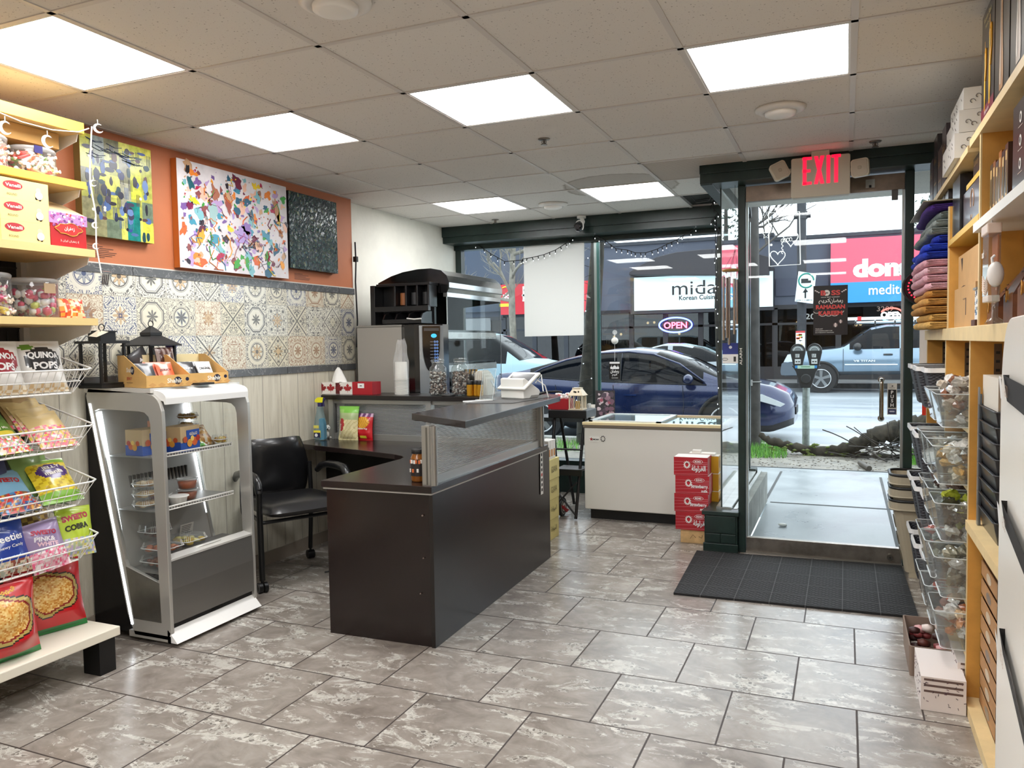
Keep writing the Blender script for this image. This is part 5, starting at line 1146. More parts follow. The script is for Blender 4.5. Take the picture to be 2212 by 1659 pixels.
p=atz(714,946,zw); t=T('dog_figurine','small white and grey puppy figurine beside the spray bottle','figurine',(p.x,p.y-.01,zw),rz=.3); m=MB().ball((0,0,.03),.03,'#e8e6e0',14,(1,.9,1)).ball((0,-.015,.075),.024,'#e8e6e0',14,(1,1,.9)).ball((-.022,-.01,.085),.012,'#4a4a4a',8,(.5,.6,1.2)).ball((.022,-.01,.085),.012,'#4a4a4a',8,(.5,.6,1.2)).ball((0,-.04,.068),.006,'#1a1a1a',8).ball((-.009,-.035,.08),.004,BLK,8).ball((.009,-.035,.08),.004,BLK,8).ball((-.02,-.02,.01),.012,'#e8e6e0',8,(1,1.4,.8)).ball((.02,-.02,.01),.012,'#e8e6e0',8,(1,1.4,.8)).ball((.012,-.01,.045),.016,'#6a6a68',8)
build('body',m,t,local=True)
p=atz(756,950,zw)
def chick(u,v,s):
    if v>.80: return '#7cc048' if v>.9 or u>.3 else '#9ac86a'
    if s<0 and ((u-.22)/.14)**2+((v-.45)/.2)**2<1: return '#a8262a'
    if v>.6: return '#a8b884' 
    return '#d9cfa0' if (int(u*20)+int(v*26)*3)%4 else '#c4b682'
place('chickpea_bag','clear bag of chickpeas with a green top on the lower worktop','food bag',bag(.155,.235,.06,chick,(('ROMAN',-.045,.075,.018,'#f0ece4',.02,1.5,.07),),nx=24,nz=30),(p.x,p.y-.02,zw),rz=.05,rx=-.12)
p=atz(790,950,zw)
def pop(u,v,s):
    if v>.86: return '#6a3a6a' if int(u*7)%2 else '#c9a8c0'
    if ((u-.5)/.36)**2+((v-.66)/.22)**2<1: return '#e0a52a' if (int(u*22)+int(v*22))%3 else '#b87a18'
    if .05<v<.17 and .35<u<.7: return '#d8c83a'
    return '#c01822'
place('popcorn_bag','small red bag of yellow popping corn beside the chickpeas','food bag',bag(.145,.185,.05,pop,(('Yellow Pop',0,.07,.016,'#f4ece4',.02,0,.08),),nx=24,nz=30),(p.x,p.y-.02,zw),rz=-.05,rx=-.1)
p=atz(899,1040,zw); t=T('honey_jar','dark jar of amber sauce with an orange and black label against the grey post','jar',(p.x+.005,p.y+.015,zw))
build('glass',MB().lathe([(0,0),(.033,0),(.036,.008),(.036,.115),(.028,.13),(.028,.135)],M('#8a5218',.15,coat=.6),n=26),t,local=True)
m=MB().lathe([(.0365,.028),(.0365,.108)],M('#2b2523',.5),n=26)
for i in range(9): a=-1.57+(-.9+.22*i); m.box(.0365*cos(a)-.004,.0365*sin(a)-.003,.045+.05*abs(sin(i*2.1)),.0365*cos(a)+.006,.0365*sin(a)+.001,.062+.05*abs(sin(i*2.1)),M('#d8703a' if i%2 else '#e8e4dc'))
build('label',m,t,local=True); build('lid',MB().lathe([(.031,.134),(.032,.14),(.032,.155),(.028,.158),(0,.158)],'#141414',n=26),t,local=True)
t=T('salt_shaker','small black and white penguin shaped shaker behind the amber jar','shaker',(-2.045,3.66,zw)); build('body',MB().lathe([(0,0),(.022,0),(.025,.04),(.02,.085),(.016,.1),(0,.108)],BLK,n=18).ball((-.005,-.018,.045),.012,'#f0f0ee',10).ball((-.005,-.016,.075),.009,'#f0f0ee',10),t,local=True); build('cap',MB().box(-.02,-.012,.105,.018,.012,.115,M('#1a1a1a')),t,local=True)
# ---------------- on the counter top: terminal, sign holder, booklet
zc=1.0727
t=T('card_terminal','white countertop card terminal with a tilted black touch screen','payment terminal',(-1.86,4.50,zc),rz=-.35)
WH=M('#ecebe6',.3)
build('base',MB().prism([(-.07,0),(.06,0),(.085,.035),(.075,.05),(-.055,.125),(-.075,.12)],0,-.095,.095,WH).prism([(-.02,-.001),(.058,-.001),(.08,.02),(.0,.02)],0,-.06,.096,M('#8d8c88',.4)),t,.004,local=True)
X=Matrix.Translation((0,.0,.10))@Matrix.Rotation(RAD(32),4,'X')
m=MB(); m.X=X; m.box(-.115,-.095,0,.115,.085,.014,WH); sc=build('screen_frame',m,t,.005,local=True)
m=MB(); m.X=X; m.box(-.09,-.068,.0145,.09,.062,.0155,M('#222226',.12,coat=.5)); build('screen',m,sc,local=True)
build('support_arm',MB().tube([(.09,.06,.11),(.12,.10,.075),(.13,.12,.0)],.004,WH,6).tube([(.06,.08,.09),(.10,.09,.14),(.14,.06,.04)],.004,WH,6),t,local=True)
t=T('sign_holder','clear acrylic sign holder standing empty beside the card terminal','sign holder',(-2.0,4.30,zc),rz=-.25)
AC=glassy('acrylic','#eef4f5',1.5,0,.07); build('panel',MB().prism([(.0,0),(.004,0),(.045,.185),(.041,.185)],0,-.05,.05,AC).tube([(-.05,.001,0),(-.05,.042,.185),(.05,.042,.185),(.05,.001,0)],.0016,M('#cfdcdf',.1),5),t,local=True); build('foot',MB().box(-.05,-.04,0,.05,.04,.003,AC).tube([(-.05,-.04,.002),(.05,-.04,.002),(.05,.04,.002),(-.05,.04,.002)],.0013,M('#cfdcdf',.1),5,closed=True),t,local=True)
one('pen_holder_arm','small white stylus clip inside the acrylic sign holder','clip',MB().tube([(-1.985,4.345,1.19),(-1.97,4.35,1.16),(-1.965,4.34,1.15)],.007,'#c9ccd0',6))
p=atz(1026,868,1.0705); one('booklet','white folded booklet lying near the counter top back edge','booklet',MB().prism([(p.x-.06,p.y-.04),(p.x+.05,p.y+.1),(p.x+.075,p.y+.09),(p.x+.0,p.y-.055)],2,1.0705,1.078,M('#e4e6e6',.5)))
m=MB().box(-2.06,4.66,1.0705,-1.99,4.72,1.076,M('#1a1a1a'))
one('bank_card_tray','small black tray behind the sign holder','tray',m)
one('terminal_cable','black cable and stylus behind the card terminal','cable',MB().tube([(-1.80,4.60,1.08),(-1.74,4.66,1.10),(-1.69,4.70,1.10),(-1.66,4.72,1.095)],.007,'#141414',6))
# ================================================================ FRONT WINDOW AREA
t=T('chest_freezer','white chest freezer with sliding glass lids and a cream rim under the front windows','freezer',(-1.42,6.25,0))
FX0,FX1,FY0,FY1=-1.905,-.80,5.93,6.62; ZF=.735; WF=M('#e9e7e0',.35)
build('body',MB().box(FX0,FY0,.085,FX1,FY1,ZF,WF),t,.008)
build('base',MB().box(FX0+.03,FY0+.06,.0,FX1-.03,FY1-.04,.085,M('#121213')),t)  # near-black block painted as the shade in the gap under the body
build('rim',MB().box(FX0-.008,FY0-.008,ZF,FX1+.008,FY0+.03,ZF+.022,M('#7b7062',.4)).box(FX0-.012,FY0-.012,ZF+.022,FX1+.01,FY0+.035,ZF+.045,M('#efdcae',.35)).box(FX0-.008,FY1-.03,ZF,FX1+.008,FY1+.01,ZF+.05,M('#b39b7c',.4)).box(FX0-.008,FY0,ZF,FX0+.03,FY1,ZF+.045,M('#e4e2dc',.35)).box(FX1-.03,FY0,ZF,FX1+.008,FY1,ZF+.045,M('#b39b7c',.4)),t,.003)
build('well',MB().box(FX0+.05,FY0+.05,.40,FX1-.05,FY1-.05,.41,M('#cfd8da')).box(FX0+.03,FY0+.036,.41,FX1-.03,FY0+.04,ZF+.02,M('#cfd8da')),t)
LG=glassy('lid_glass','#dfe9ea',1.52,0,.08,'#9fb3b8')
for k,(a,b_,z,fc) in enumerate(((FX0+.03,-1.30,ZF+.046,'#dfe3e2'),(-1.33,FX1-.02,ZF+.034,'#c9b48e'))):
    l=build('sliding_lid',MB().box(a,FY0+.04,z,b_,FY1-.03,z+.005,LG),t); F=M(fc,.3,.2)
    build('lid_frame',MB().box(a,FY0+.03,z-.004,b_,FY0+.055,z+.01,F).box(a,FY1-.05,z-.004,b_,FY1-.02,z+.01,F).box(a,FY0+.03,z-.004,a+.03,FY1-.03,z+.01,F).box(b_-.035,FY0+.03,z-.004,b_,FY1-.03,z+.01,F),l)
y=FY0-.0015; m=MB().box(FX0+.045,y,.625,FX0+.125,y+.001,.665,M('#f4f3ee'))
m.poly([(FX0+.06+(.016 if i%2==0 else .0065)*sin(2*pi*i/10),y-.0008,.645+(.016 if i%2==0 else .0065)*cos(2*pi*i/10)) for i in range(10)],M('#a8262a'))
m.text('OMCAN',(FX0+.093,y-.0008,.637),(1,0,0),(0,0,1),.013,BLK,.04,width=.055)
build('badge',m,t)
m=MB(); rn=random.Random(2)
for i in range(9): a=.02*cos(i*.7); m.poly([(FX0+.155+a*.8+.005*cos(q),y-.0004,.65+.02*sin(i*.7)+.005*sin(q)) for q in [2*pi*k/7 for k in range(7)]],M('#2a2a2a'))
build('dot_mark',m,t)
# stacked milk cartons
AR_FRAW="\uFE94\uFEDF\uFEED\uFE8D\uFEAE\uFED4\uFEDF\uFE8D"
def milk(k,x,z,lb,ar):
    w,h,d=.232,.126,.16; t=T('milk_carton',lb,'carton',(x,5.53,z),group='red strawberry milk cartons'); y=-d/2-.0008
    m=MB().box(-w/2,-d/2,0,w/2,d/2,h,M('#b9222e',.45)).box(-w/2+.002,-d/2+.002,h-.0005,w/2-.002,d/2-.002,h+.001,M('#e8e2de')) 
    for i in range(5):
        z0=.006+.022*i; m.add([(-w/2,y,z0),(w/2,y,z0+.012*sin(i)+.006),(w/2,y,z0+.012*sin(i)+.009),(-w/2,y,z0+.0015)],[(0,1,2,3)],M('#d98a92',.5))
    P=[(-.025+(.027 if i%2 else .018)*cos(2*pi*i/26),y-.0006,.074+(.030 if i%2 else .021)*sin(2*pi*i/26)) for i in range(26)]; m.poly(P,M('#f4efec'))
    m.poly([(-.025+a*.9,y-.0012,.074+b_*.9) for a,b_ in rp([(-.014,.012),(.014,.012),(.013,-.004),(0,-.02),(-.013,-.004)],.008,4)],M('#c9202c')); m.poly([(-.035,y-.0018,.084),(-.025,y-.0018,.091),(-.015,y-.0018,.084),(-.025,y-.0018,.080)],M('#7a2030'))
    m.poly([(.05+.034*cos(a),y-.0006,.098+.0145*sin(a)) for a in [2*pi*i/22 for i in range(22)]],M('#f3ecea')); m.poly([(.05+.031*cos(a),y-.0010,.098+.0125*sin(a)) for a in [2*pi*i/22 for i in range(22)]],M('#b9222e'))
    m.text('KDD',(.05,y-.0016,.0915),(1,0,0),(0,0,1),.013,M('#ffffff'),.04,width=.042)
    if ar: m.text(AR_FRAW,(.055,y-.0016,.022),(1,0,0),(0,0,1),.05,M('#ffffff'),.03,width=.095)
    else: m.text('Strawberry',(.05,y-.0016,.036),(1,0,0),(0,0,1),.030,M('#ffffff'),.03,width=.115); m.text('milk',(.085,y-.0016,.014),(1,0,0),(0,0,1),.018,M('#ffffff'),.03,width=.044)
    build('carton',m,t,local=True); return t
z=.094
for k in range(4): milk(k,[-.972,-.980,-.972,-.982][k],z+k*.1275,'red strawberry milk carton, %s'%['bottom of the stack, lettered in Arabic','second from the bottom of the stack','third from the bottom of the stack','topmost of the stack, lettered in Arabic'][k],k in(0,3))
for k in range(4):
    m=MB().box(-.1,-.045,0,.1,.045,.124,M('#e9e4da')); m.box(.1,-.043,.004,.1008,.043,.118,M('#d9a21c')).poly([(.1014,.02*cos(a),.062+.03*sin(a)) for a in [2*pi*i/14 for i in range(14)]],M('#a8642a')).box(-.1,-.0455,.0,.1,-.045,.12,M('#dba41e'))
    place('mango_carton','yellow and white drink carton behind the red milk stack, '+['lowest','second','third','topmost'][k]+' of its pile','carton',m,(-.918,5.665,.094+k*.1255),group='yellow cartons behind the milk stack')
mb=MB().box(-.09,-.04,0,.09,.04,.012,M('#efece4')).box(-.07,-.03,.012,-.01,.03,.03,M('#e6e2da')); place('paper_tray','white card tray lying on top of the yellow cartons','tray',mb,(-.935,5.665,.0945+4*.1255))
t=T('wooden_crate','low pale wooden crate under the red milk cartons','crate',(-.965,5.56,0)); PW=M('#d9b27c',.6,var=.15,vs=14)
build('front_board',MB().box(-1.055,5.462,0,-.875,5.478,.092,PW).tube([(-.99,5.461,.03),(-.97,5.461,.06),(-.95,5.461,.04)],.0015,'#6a4a2c',4).tube([(-.93,5.461,.05),(-.91,5.461,.04),(-.905,5.461,.06)],.0015,'#6a4a2c',4),t)
build('side_board',MB().box(-1.055,5.478,0,-1.04,5.68,.092,PW).box(-.89,5.478,0,-.875,5.68,.092,PW).box(-1.04,5.66,0,-.89,5.68,.092,PW),t); build('top_board',MB().box(-1.04,5.478,.08,-.89,5.66,.092,PW),t)
# guava cartons beside the desk end
AR_G="\uFE94\uFED3\uFE8D\uFEEE\uFEA0\uFEDF\uFE8D"
ZG=[0,.145,.29,.435]
for k in range(4):
    m=MB().box(-.15,-.11,0,.15,.11,.144,M('#ddd08a',.55,var=.05,vs=9)); 
    for j in range(1): m.text('GUAVA' if k>1 else AR_G,(.05,-.1112,.05),(1,0,0),(0,0,1),.045,M('#6a5f3a'),.0,width=.10)
    m.text('GUAVA' if k>1 else AR_G,(.1512,0,.05),(0,1,0),(0,0,1),.045,M('#6a5f3a'),.0,width=.12)
    m.box(.03,-.1105,.115,.14,-.11,.118,M('#9a8f5a')).box(.1503,-.10,.002,.151,.10,.004,M('#b3a766'))
    place('guava_carton','pale yellow guava drink carton by the desk end, '+['bottom','second from the bottom','third from the bottom','topmost'][k]+' of its pile','carton',m,(-2.078+.003*k,5.262,ZG[k]),group='pale yellow guava cartons')
for k in range(3):
    m=MB().box(-.035,-.022,0,.035,.022,.135,M('#ece9e2')).box(.0352,-.015,.02,.0356,.015,.07,M('#c98a4a')).box(-.015,-.0225,.02,.015,-.022,.06,M('#d09a52')).poly([(-.008+.008*cos(a),-.0226,.10+.012*sin(a)) for a in [2*pi*i/10 for i in range(10)]],M('#4a4a4a'))
    place('juice_pack','slim white drink pack standing on the guava cartons, '+['left','middle','right'][k]+' of three','drink pack',m,(-1.965,5.20+k*.052,.58),group='slim white drink packs')
# folding stool, snack box, lantern
t=T('folding_step_stool','tall black folding step stool with a tray top between the desk and the freezer','step stool',(-2.05,6.15,0))
BKm=M('#141416',.4)
build('top_tray',MB().box(-2.225,5.98,.80,-1.90,6.25,.865,BKm),t,.005)
s=build('lower_step',MB().box(-2.14,5.90,.385,-1.92,6.10,.40,M('#5d5d5e',.5,var=.3,vs=30)).box(-2.15,5.89,.35,-1.915,5.905,.40,BKm),t)
for x in (-2.19,-1.94):
    build('leg',MB().tube([(x,6.05,.80),(x-.02,5.86,.012)],.013,BKm,8),t); build('leg',MB().tube([(x,6.18,.80),(x+.03,6.42,.012)],.013,BKm,8),t)
build('cross_brace',MB().tube([(-2.20,5.90,.30),(-1.95,5.86,.03)],.008,BKm,6).tube([(-1.96,5.90,.30),(-2.2,5.86,.03)],.008,BKm,6),t); build('stretcher',MB().tube([(-2.2,5.97,.55),(-1.94,5.97,.55)],.008,BKm,6),t)
X1=aty(1213,870,6.05); m=MB().box(-.09,-.05,0,.09,.05,.085,M('#a81822',.5)).box(-.085,-.055,.085,.0,.02,.10,M('#b8222c'))
t=T('candy_carton','open red carton of small white wrapped sweets on the black stool','carton',(X1.x-.02,6.08,.866)); build('carton',m,t,local=True)
m=MB(); rn=random.Random(1)
for i in range(26): m.ball((rn.uniform(-.06,.075),rn.uniform(-.04,.04),.085+rn.uniform(0,.05)*(1-abs(rn.uniform(-1,1))*.3)),rn.uniform(.012,.018),rn.choice(['#f2efec','#e2dcd8','#c8202a','#f6f4f0']),7,(1,1,.8))
tag(build('sweets',m,t,local=True),kind='stuff')
X1=aty(1248,880,6.05); t=T('fretwork_lantern','small cream fretwork lantern with crescent cut-outs on the black stool','lantern',(X1.x,6.05,.866)); CR=M('#d9cbb2',.5); a=.052
m=MB()
for s in (-1,1):
    for q in (-1,1): m.box(s*a-.005,q*a-.005,0,s*a+.005,q*a+.005,.115,CR)
m.box(-a-.008,-a-.008,0,a+.008,a+.008,.008,CR)
for k in range(5):
    for side in range(2):
        x=-.036+k*.018
        if side==0: m.tube([(x,-a-.001,.01),(x+.006,-a-.001,.045),(x-.006,-a-.001,.08),(x,-a-.001,.11)],.0022,CR,4)
        else: m.tube([(a+.001,x,.01),(a+.001,x+.006,.045),(a+.001,x-.006,.08),(a+.001,x,.11)],.0022,CR,4)
build('frame',m,t,local=True)
r=MB(); 
def frs(a0,z0,a1,z1):
    v=[(s*a0,q*a0,z0) for s,q in ((-1,-1),(1,-1),(1,1),(-1,1))]+[(s*a1,q*a1,z1) for s,q in ((-1,-1),(1,-1),(1,1),(-1,1))]; r.add(v,[(0,1,5,4),(1,2,6,5),(2,3,7,6),(3,0,4,7),(4,5,6,7),(3,2,1,0)],CR)
frs(.066,.115,.066,.12); frs(.062,.12,.032,.17); frs(.034,.17,.034,.178)
r.poly([(.008*cos(q),-.0515-.0,.145+.008*sin(q)) for q in [2*pi*k/10 for k in range(10)]],M('#2a2622'))
for sx in(-.012,.024): r.poly([(sx+.007*cos(q),-.05,.147+.009*sin(q)) for q in [2*pi*k/10 for k in range(10)]],M('#4a4238'))
build('roof',r,t,local=True); build('candle',MB().cyl((0,0,.008),(0,0,.07),.022,M('#c9a45a')),t,local=True)
t=T('hand_truck','folded black hand truck with a red and white wheel behind the guava cartons','hand truck',(-2.22,6.2,0))
w=MB().cyl((-2.13,5.99,.075),(-2.105,5.99,.075),.075,M('#1a1a1a'),n=28); 
for r0,c in ((.058,'#b8b4ac'),(.05,'#2a2a2a'),(.036,'#d8d4cc'),(.014,'#b81c20')): w.cyl((-2.105,5.99,.075),(-2.103+(.06-r0)*.1,5.99,.075),r0,c,n=24)
build('wheel',w,t); build('red_bracket',MB().prism([(5.93,.10),(5.95,.07),(6.04,.02),(6.10,.03),(6.02,.06)],0,-2.102,-2.095,M('#b81c20')),t)
build('frame',MB().tube([(-2.15,6.02,.08),(-2.22,6.12,.55),(-2.25,6.16,.78)],.012,BKm,8).tube([(-2.35,6.02,.08),(-2.42,6.12,.55),(-2.45,6.16,.78)],.012,BKm,8).tube([(-2.22,6.12,.55),(-2.42,6.12,.55)],.01,BKm,8),t)
# leaning board and papers behind the freezer
m=MB(); m.box(-.085,-.004,0,.085,.004,.24,M('#2a2428')); rn=random.Random(9)
for i in range(34): blob_x=rn.uniform(-.06,.06); bz=rn.uniform(.03,.21); r_=rn.uniform(.008,.026); m.poly([(blob_x+r_*cos(a)*rn.uniform(.7,1.2),-.0045-i*.00008,bz+r_*sin(a)*rn.uniform(.7,1.3)) for a in [2*pi*k/10 for k in range(10)]],M(rn.choice(['#8a6a78','#b59aa4','#6a4a5c','#c8b8bc','#9a4a5c','#4a3a48']),.4))
X1=aty(1306,880,6.70); 
o=place('picture_board','small dark framed picture of pink swirls leaning behind the freezer','picture',m,(X1.x,6.72,.74),rx=-.12,rz=.25)
struct('trim_7',MB().box(-3.49,6.64,.70,-.92,6.96,.735,M('#2a2e2e',.5)))
m=MB()
for k in range(3): m.prism([(0,0),(.004,0),(.03,.12),(.026,.12)],0,-.03,.02,M('#dedbd2')) if k==0 else m.box(-.05+k*.012,-.02,0,-.044+k*.012,.03,.13,M('#cfd0cc'))
X1=aty(1283,880,6.7); place('leaflet_stand','white leaflets standing behind the left corner of the freezer','leaflets',m,(X1.x-.01,6.68,.735))
# white sheet on the glass
tp=NT('backlit_white_paper'); tp.nt.nodes.remove(tp.b); d1=tp.n('ShaderNodeBsdfDiffuse'); d1.inputs[0].default_value=(.97,.97,.95,1); d2=tp.n('ShaderNodeBsdfTranslucent'); d2.inputs[0].default_value=(.95,.95,.92,1)
mx=tp.n('ShaderNodeMixShader'); mx.inputs[0].default_value=.35; tp.nt.links.new(d1.outputs[0],mx.inputs[1]); tp.nt.links.new(d2.outputs[0],mx.inputs[2]); tp.nt.links.new(mx.outputs[0],tp.out.inputs[0]); PAPER=tp.m
a=aty(1131,514,6.99); b=aty(1262,506,6.99); c=aty(1261,724,6.99); d=aty(1134,727,6.99)
m=MB().prism([(a.x,a.z),(b.x,b.z-.0),(c.x,c.z),(d.x,d.z)],1,6.985,6.995,PAPER); one('window_poster','large blank white sheet fixed inside the left front window','poster',m)
# suction hook, ball and hanging tag
t=T('hanging_window_sign','small black greeting tag hanging from a white bauble on a suction hook in the window','window sign',(aty(1328,822,6.96).x,6.96,aty(1328,822,6.96).z))
P=lambda x,y,Y=6.96: tuple(aty(x,y,Y))
build('suction_cup',MB().cyl(P(1328,718,7.015),P(1328,718,7.0),.022,glassy('suction_rubber','#e8eeee',1.45,.05,.35),n=16),t)
build('bauble',MB().ball(P(1328,736),.032,'#f2f0ea',16),t); build('string',MB().tube([P(1328,718),P(1328,744),P(1328,780)],.0015,'#e8e8e8',5),t)
cx_,cz_=aty(1328,800,6.96).x,aty(1328,800,6.96).z; w_=.053; h_=.083
m=MB().prism(rp([(cx_-w_,cz_-h_),(cx_+w_,cz_-h_),(cx_+w_,cz_+h_),(cx_-w_,cz_+h_)],.012),1,6.958,6.963,M('#151515',.4)); m.box(cx_-w_+.006,6.9565,cz_+h_-.022,cx_+w_-.006,6.958,cz_+h_-.006,M('#efefef'))
AR_R="\uFEE5\uFE8E\uFEC0\uFEE3\uFEAD"; AR_K="\uFEE2\uFEF3\uFEAE\uFEDB"
m.text(AR_R,(cx_,6.957,cz_-.03),(1,0,0),(0,0,1),.04,M('#f0f0f0'),.03,width=.08).text(AR_K,(cx_,6.957,cz_-.055),(1,0,0),(0,0,1),.028,M('#f0f0f0'),.03,width=.05).box(cx_-.03,6.9568,cz_-.072,cx_+.03,6.958,cz_-.067,M('#bbbbbb'))
for (dx,r_) in ((-.03,.012),(0,.018),(.03,.012)): m.poly([(cx_+dx+r_*cos(a),6.9568,cz_+.022+r_*1.2*sin(a)) for a in [pi*i/10 for i in range(11)]]+[],M('#f0f0f0')); m.box(cx_+dx-.001,6.9568,cz_+.03,cx_+dx+.001,6.958,cz_+.05,M('#f0f0f0'))
m.box(cx_-.04,6.9568,cz_+.012,cx_+.04,6.958,cz_+.022,M('#f0f0f0')); build('tag',m,t)
# security camera
p=aty(1256,476,6.69); t=T('security_camera','white security camera with a black lens ball on the window header','camera',(p.x,6.66,2.40))
build('mount',MB().cyl((p.x+.01,6.66,CEIL-.005),(p.x+.01,6.66,CEIL-.025),.04,'#e9e7e2',n=20).tube([(p.x+.01,6.66,CEIL-.02),(p.x+.03,6.64,CEIL-.06),(p.x+.02,6.63,CEIL-.09)],.018,'#e9e7e2',10),t)
build('lens_ball',MB().ball((p.x-.0,6.61,CEIL-.105),.045,M('#121214',.15,coat=.6),18).cyl((p.x-.0,6.575,CEIL-.11),(p.x,6.563,CEIL-.112),.022,M('#2a2a2e',.1),n=16).tube([(p.x+.01+.036*cos(a),6.60,CEIL-.1+.048*sin(a)) for a in [pi*i/12-.8 for i in range(20)]],.006,'#e9e7e2',6),t)
# string lights
t=T('string_lights','black string of small clear fairy lights draped across both front windows','string lights',(-2,6.85,2.3))
def wire(pts,Y,name='wire',sag=0,bulbs=1,seed=0,r=.0035):
    Q=[aty(x,y,Y if not isinstance(Y,(list,tuple)) else Y[i]) for i,(x,y) in enumerate(pts)]; R=[]
    for i in range(len(Q)-1):
        for k in range(4): R.append(Q[i].lerp(Q[i+1],k/4))
    R.append(Q[-1]); build(name,MB().tube([tuple(q) for q in R],r,'#161616',5),t)
    m=MB(); g=MB(); rn=random.Random(seed)
    for q in R[::2]:
        d=V((rn.uniform(-1,1)*.4,rn.uniform(-.3,.3),-1)).normalized(); m.cyl(tuple(q),tuple(q+d*.025),.005,'#111111',n=6); g.ball(tuple(q+d*.032),.0042,M('#f6fbff',.2,em=.8),6,(1,1,1.6))
    tag(build('bulb_holders',m,t),kind='stuff'); tag(build('bulbs',g,t),kind='stuff')
wire([(990,487),(1000,505),(1030,528),(1060,548),(1090,565),(1128,562)],6.93,seed=1)
wire([(1128,560),(1150,556),(1175,550),(1200,540),(1222,526),(1240,512),(1256,494)],6.93,seed=2)
wire([(1262,494),(1285,508),(1308,520),(1330,537),(1355,540),(1372,546),(1395,546),(1420,538),(1440,528),(1462,518),(1490,500),(1515,482),(1535,455)],6.90,seed=3)
wire([(1540,425),(1548,470),(1545,520),(1550,580),(1546,640),(1551,700),(1548,760),(1552,830),(1549,900),(1545,945),(1550,1000),(1549,1085)],6.75,seed=4)
wire([(1538,412),(1542,460),(1552,500),(1544,560),(1549,620),(1546,700)],6.72,seed=5)
wire([(1535,405),(1546,430),(1536,445),(1550,460),(1538,476),(1549,500)],6.70,seed=6)
# EXIT sign
ye=5.06; a=aty(1709,330,ye); b=aty(1837,330,ye); zb=aty(1770,424,ye).z; zt=CEIL-.035
t=T('exit_sign','beige EXIT sign with red letters and two square emergency lamp heads','exit sign',((a.x+b.x)/2,ye+.03,zb)); BG_=M('#c9c0ac',.45); xm=(a.x+b.x)/2; hw=(b.x-a.x)/2
build('housing',MB().prism(rp([(xm-hw,zb),(xm+hw,zb),(xm+hw,zt),(xm-hw,zt)],.014),1,ye,ye+.06,BG_),t,.003)
build('ceiling_mount',MB().box(xm-.05,ye,zt,xm+.05,ye+.07,CEIL-.001,BG_),t,.004)
RD=M('#f0143a',.4,em=.75); L0=aty(1734,396,ye).x; L1=aty(1816,396,ye).x; z0=aty(1770,397,ye).z; z1=aty(1770,337,ye).z; H=z1-z0; y=ye-.002
m=MB(); w=(L1-L0); th=.021
def bar(x0,z0_,x1,z1_): m.box(x0,y,z0_,x1,y+.003,z1_,RD)
x=L0; ew=w*.24
bar(x,z0,x+th,z1); bar(x,z0,x+ew,z0+th*.8); bar(x,z1-th*.8,x+ew,z1); bar(x,z0+H/2-th*.4,x+ew*.85,z0+H/2+th*.4)
x=L0+w*.30; xw=w*.27
for s in (0,1):
    p=[(x+(xw-th if s else 0),z0),(x+(xw if s else th),z0),(x+(th if s else xw),z1),(x+(0 if s else xw-th),z1)]; m.prism(p,1,y-.0004*s,y+.003,RD)
x=L0+w*.63; bar(x,z0,x+th*.95,z1)
x=L0+w*.76; bar(x,z1-th*.8,x+w*.24,z1); bar(x+w*.12-th/2,z0,x+w*.12+th/2,z1)
build('letters',m,t)
for (cx0,cy0,rot,s) in ((1685,368,.45,-1),(1857,362,.05,1)):
    p=aty(cx0,cy0,ye-.01); m=MB(); m.X=Matrix.Translation((p.x,ye-.015,p.z))@Matrix.Rotation(-rot,4,'Y')@Matrix.Rotation(-.25*s,4,'Z')
    m.prism(rrect(.098,.104,.018),1,-.0,.03,M('#d6cdb8',.35)).prism(rrect(.084,.09,.015),1,-.004,0,M('#c2b9a6',.25)).prism(rrect(.02,.02,.006),1,-.006,-.003,M('#b3aa98',.25)); l=build('lamp_head',m,t,.002)
    build('lamp_arm',MB().cyl((p.x,ye+.015,p.z),(xm+s*hw,ye+.03,p.z),.012,BG_,n=10),l)
# wind chime in the narrow pane
p=aty(1578,584,5.28); t=T('wind_chime','wind chime of five silver tubes under a round wooden disc beside the door','wind chime',(p.x,5.28,1.3))
build('top_disc',MB().lathe([(0,-.008),(.05,-.008),(.055,0),(.05,.008),(0,.008)],M('#b98a4a',.5,var=.2,vs=30),c=(p.x,5.28,p.z),n=28),t)
m=MB(); q=aty(1588,540,5.28)
for a in range(4): m.tube([(p.x+.045*cos(a*1.57),5.28+.045*sin(a*1.57),p.z),(q.x,5.28,q.z)],.0012,'#3a3028',4)
m.tube([(q.x,5.28,q.z),(q.x,5.28,2.405)],.0015,'#3a3028',4); build('strings',m,t)
for k,(xx,y0,y1) in enumerate(((1563,598,735),(1570,600,730),(1575,598,745),(1586,602,722),(1592,604,700))):
    u0=aty(xx,y0,5.27+.012*(k%3)); u1=aty(xx,y1,5.27+.012*(k%3)); build('chime_tube',MB().cyl(tuple(u1),(u0.x,u0.y,u0.z),.0085,M('#b9b2ae',.2,1),n=12).tube([(u0.x,u0.y,u0.z),(u0.x,u0.y,p.z)],.001,'#3a3028',4),t)
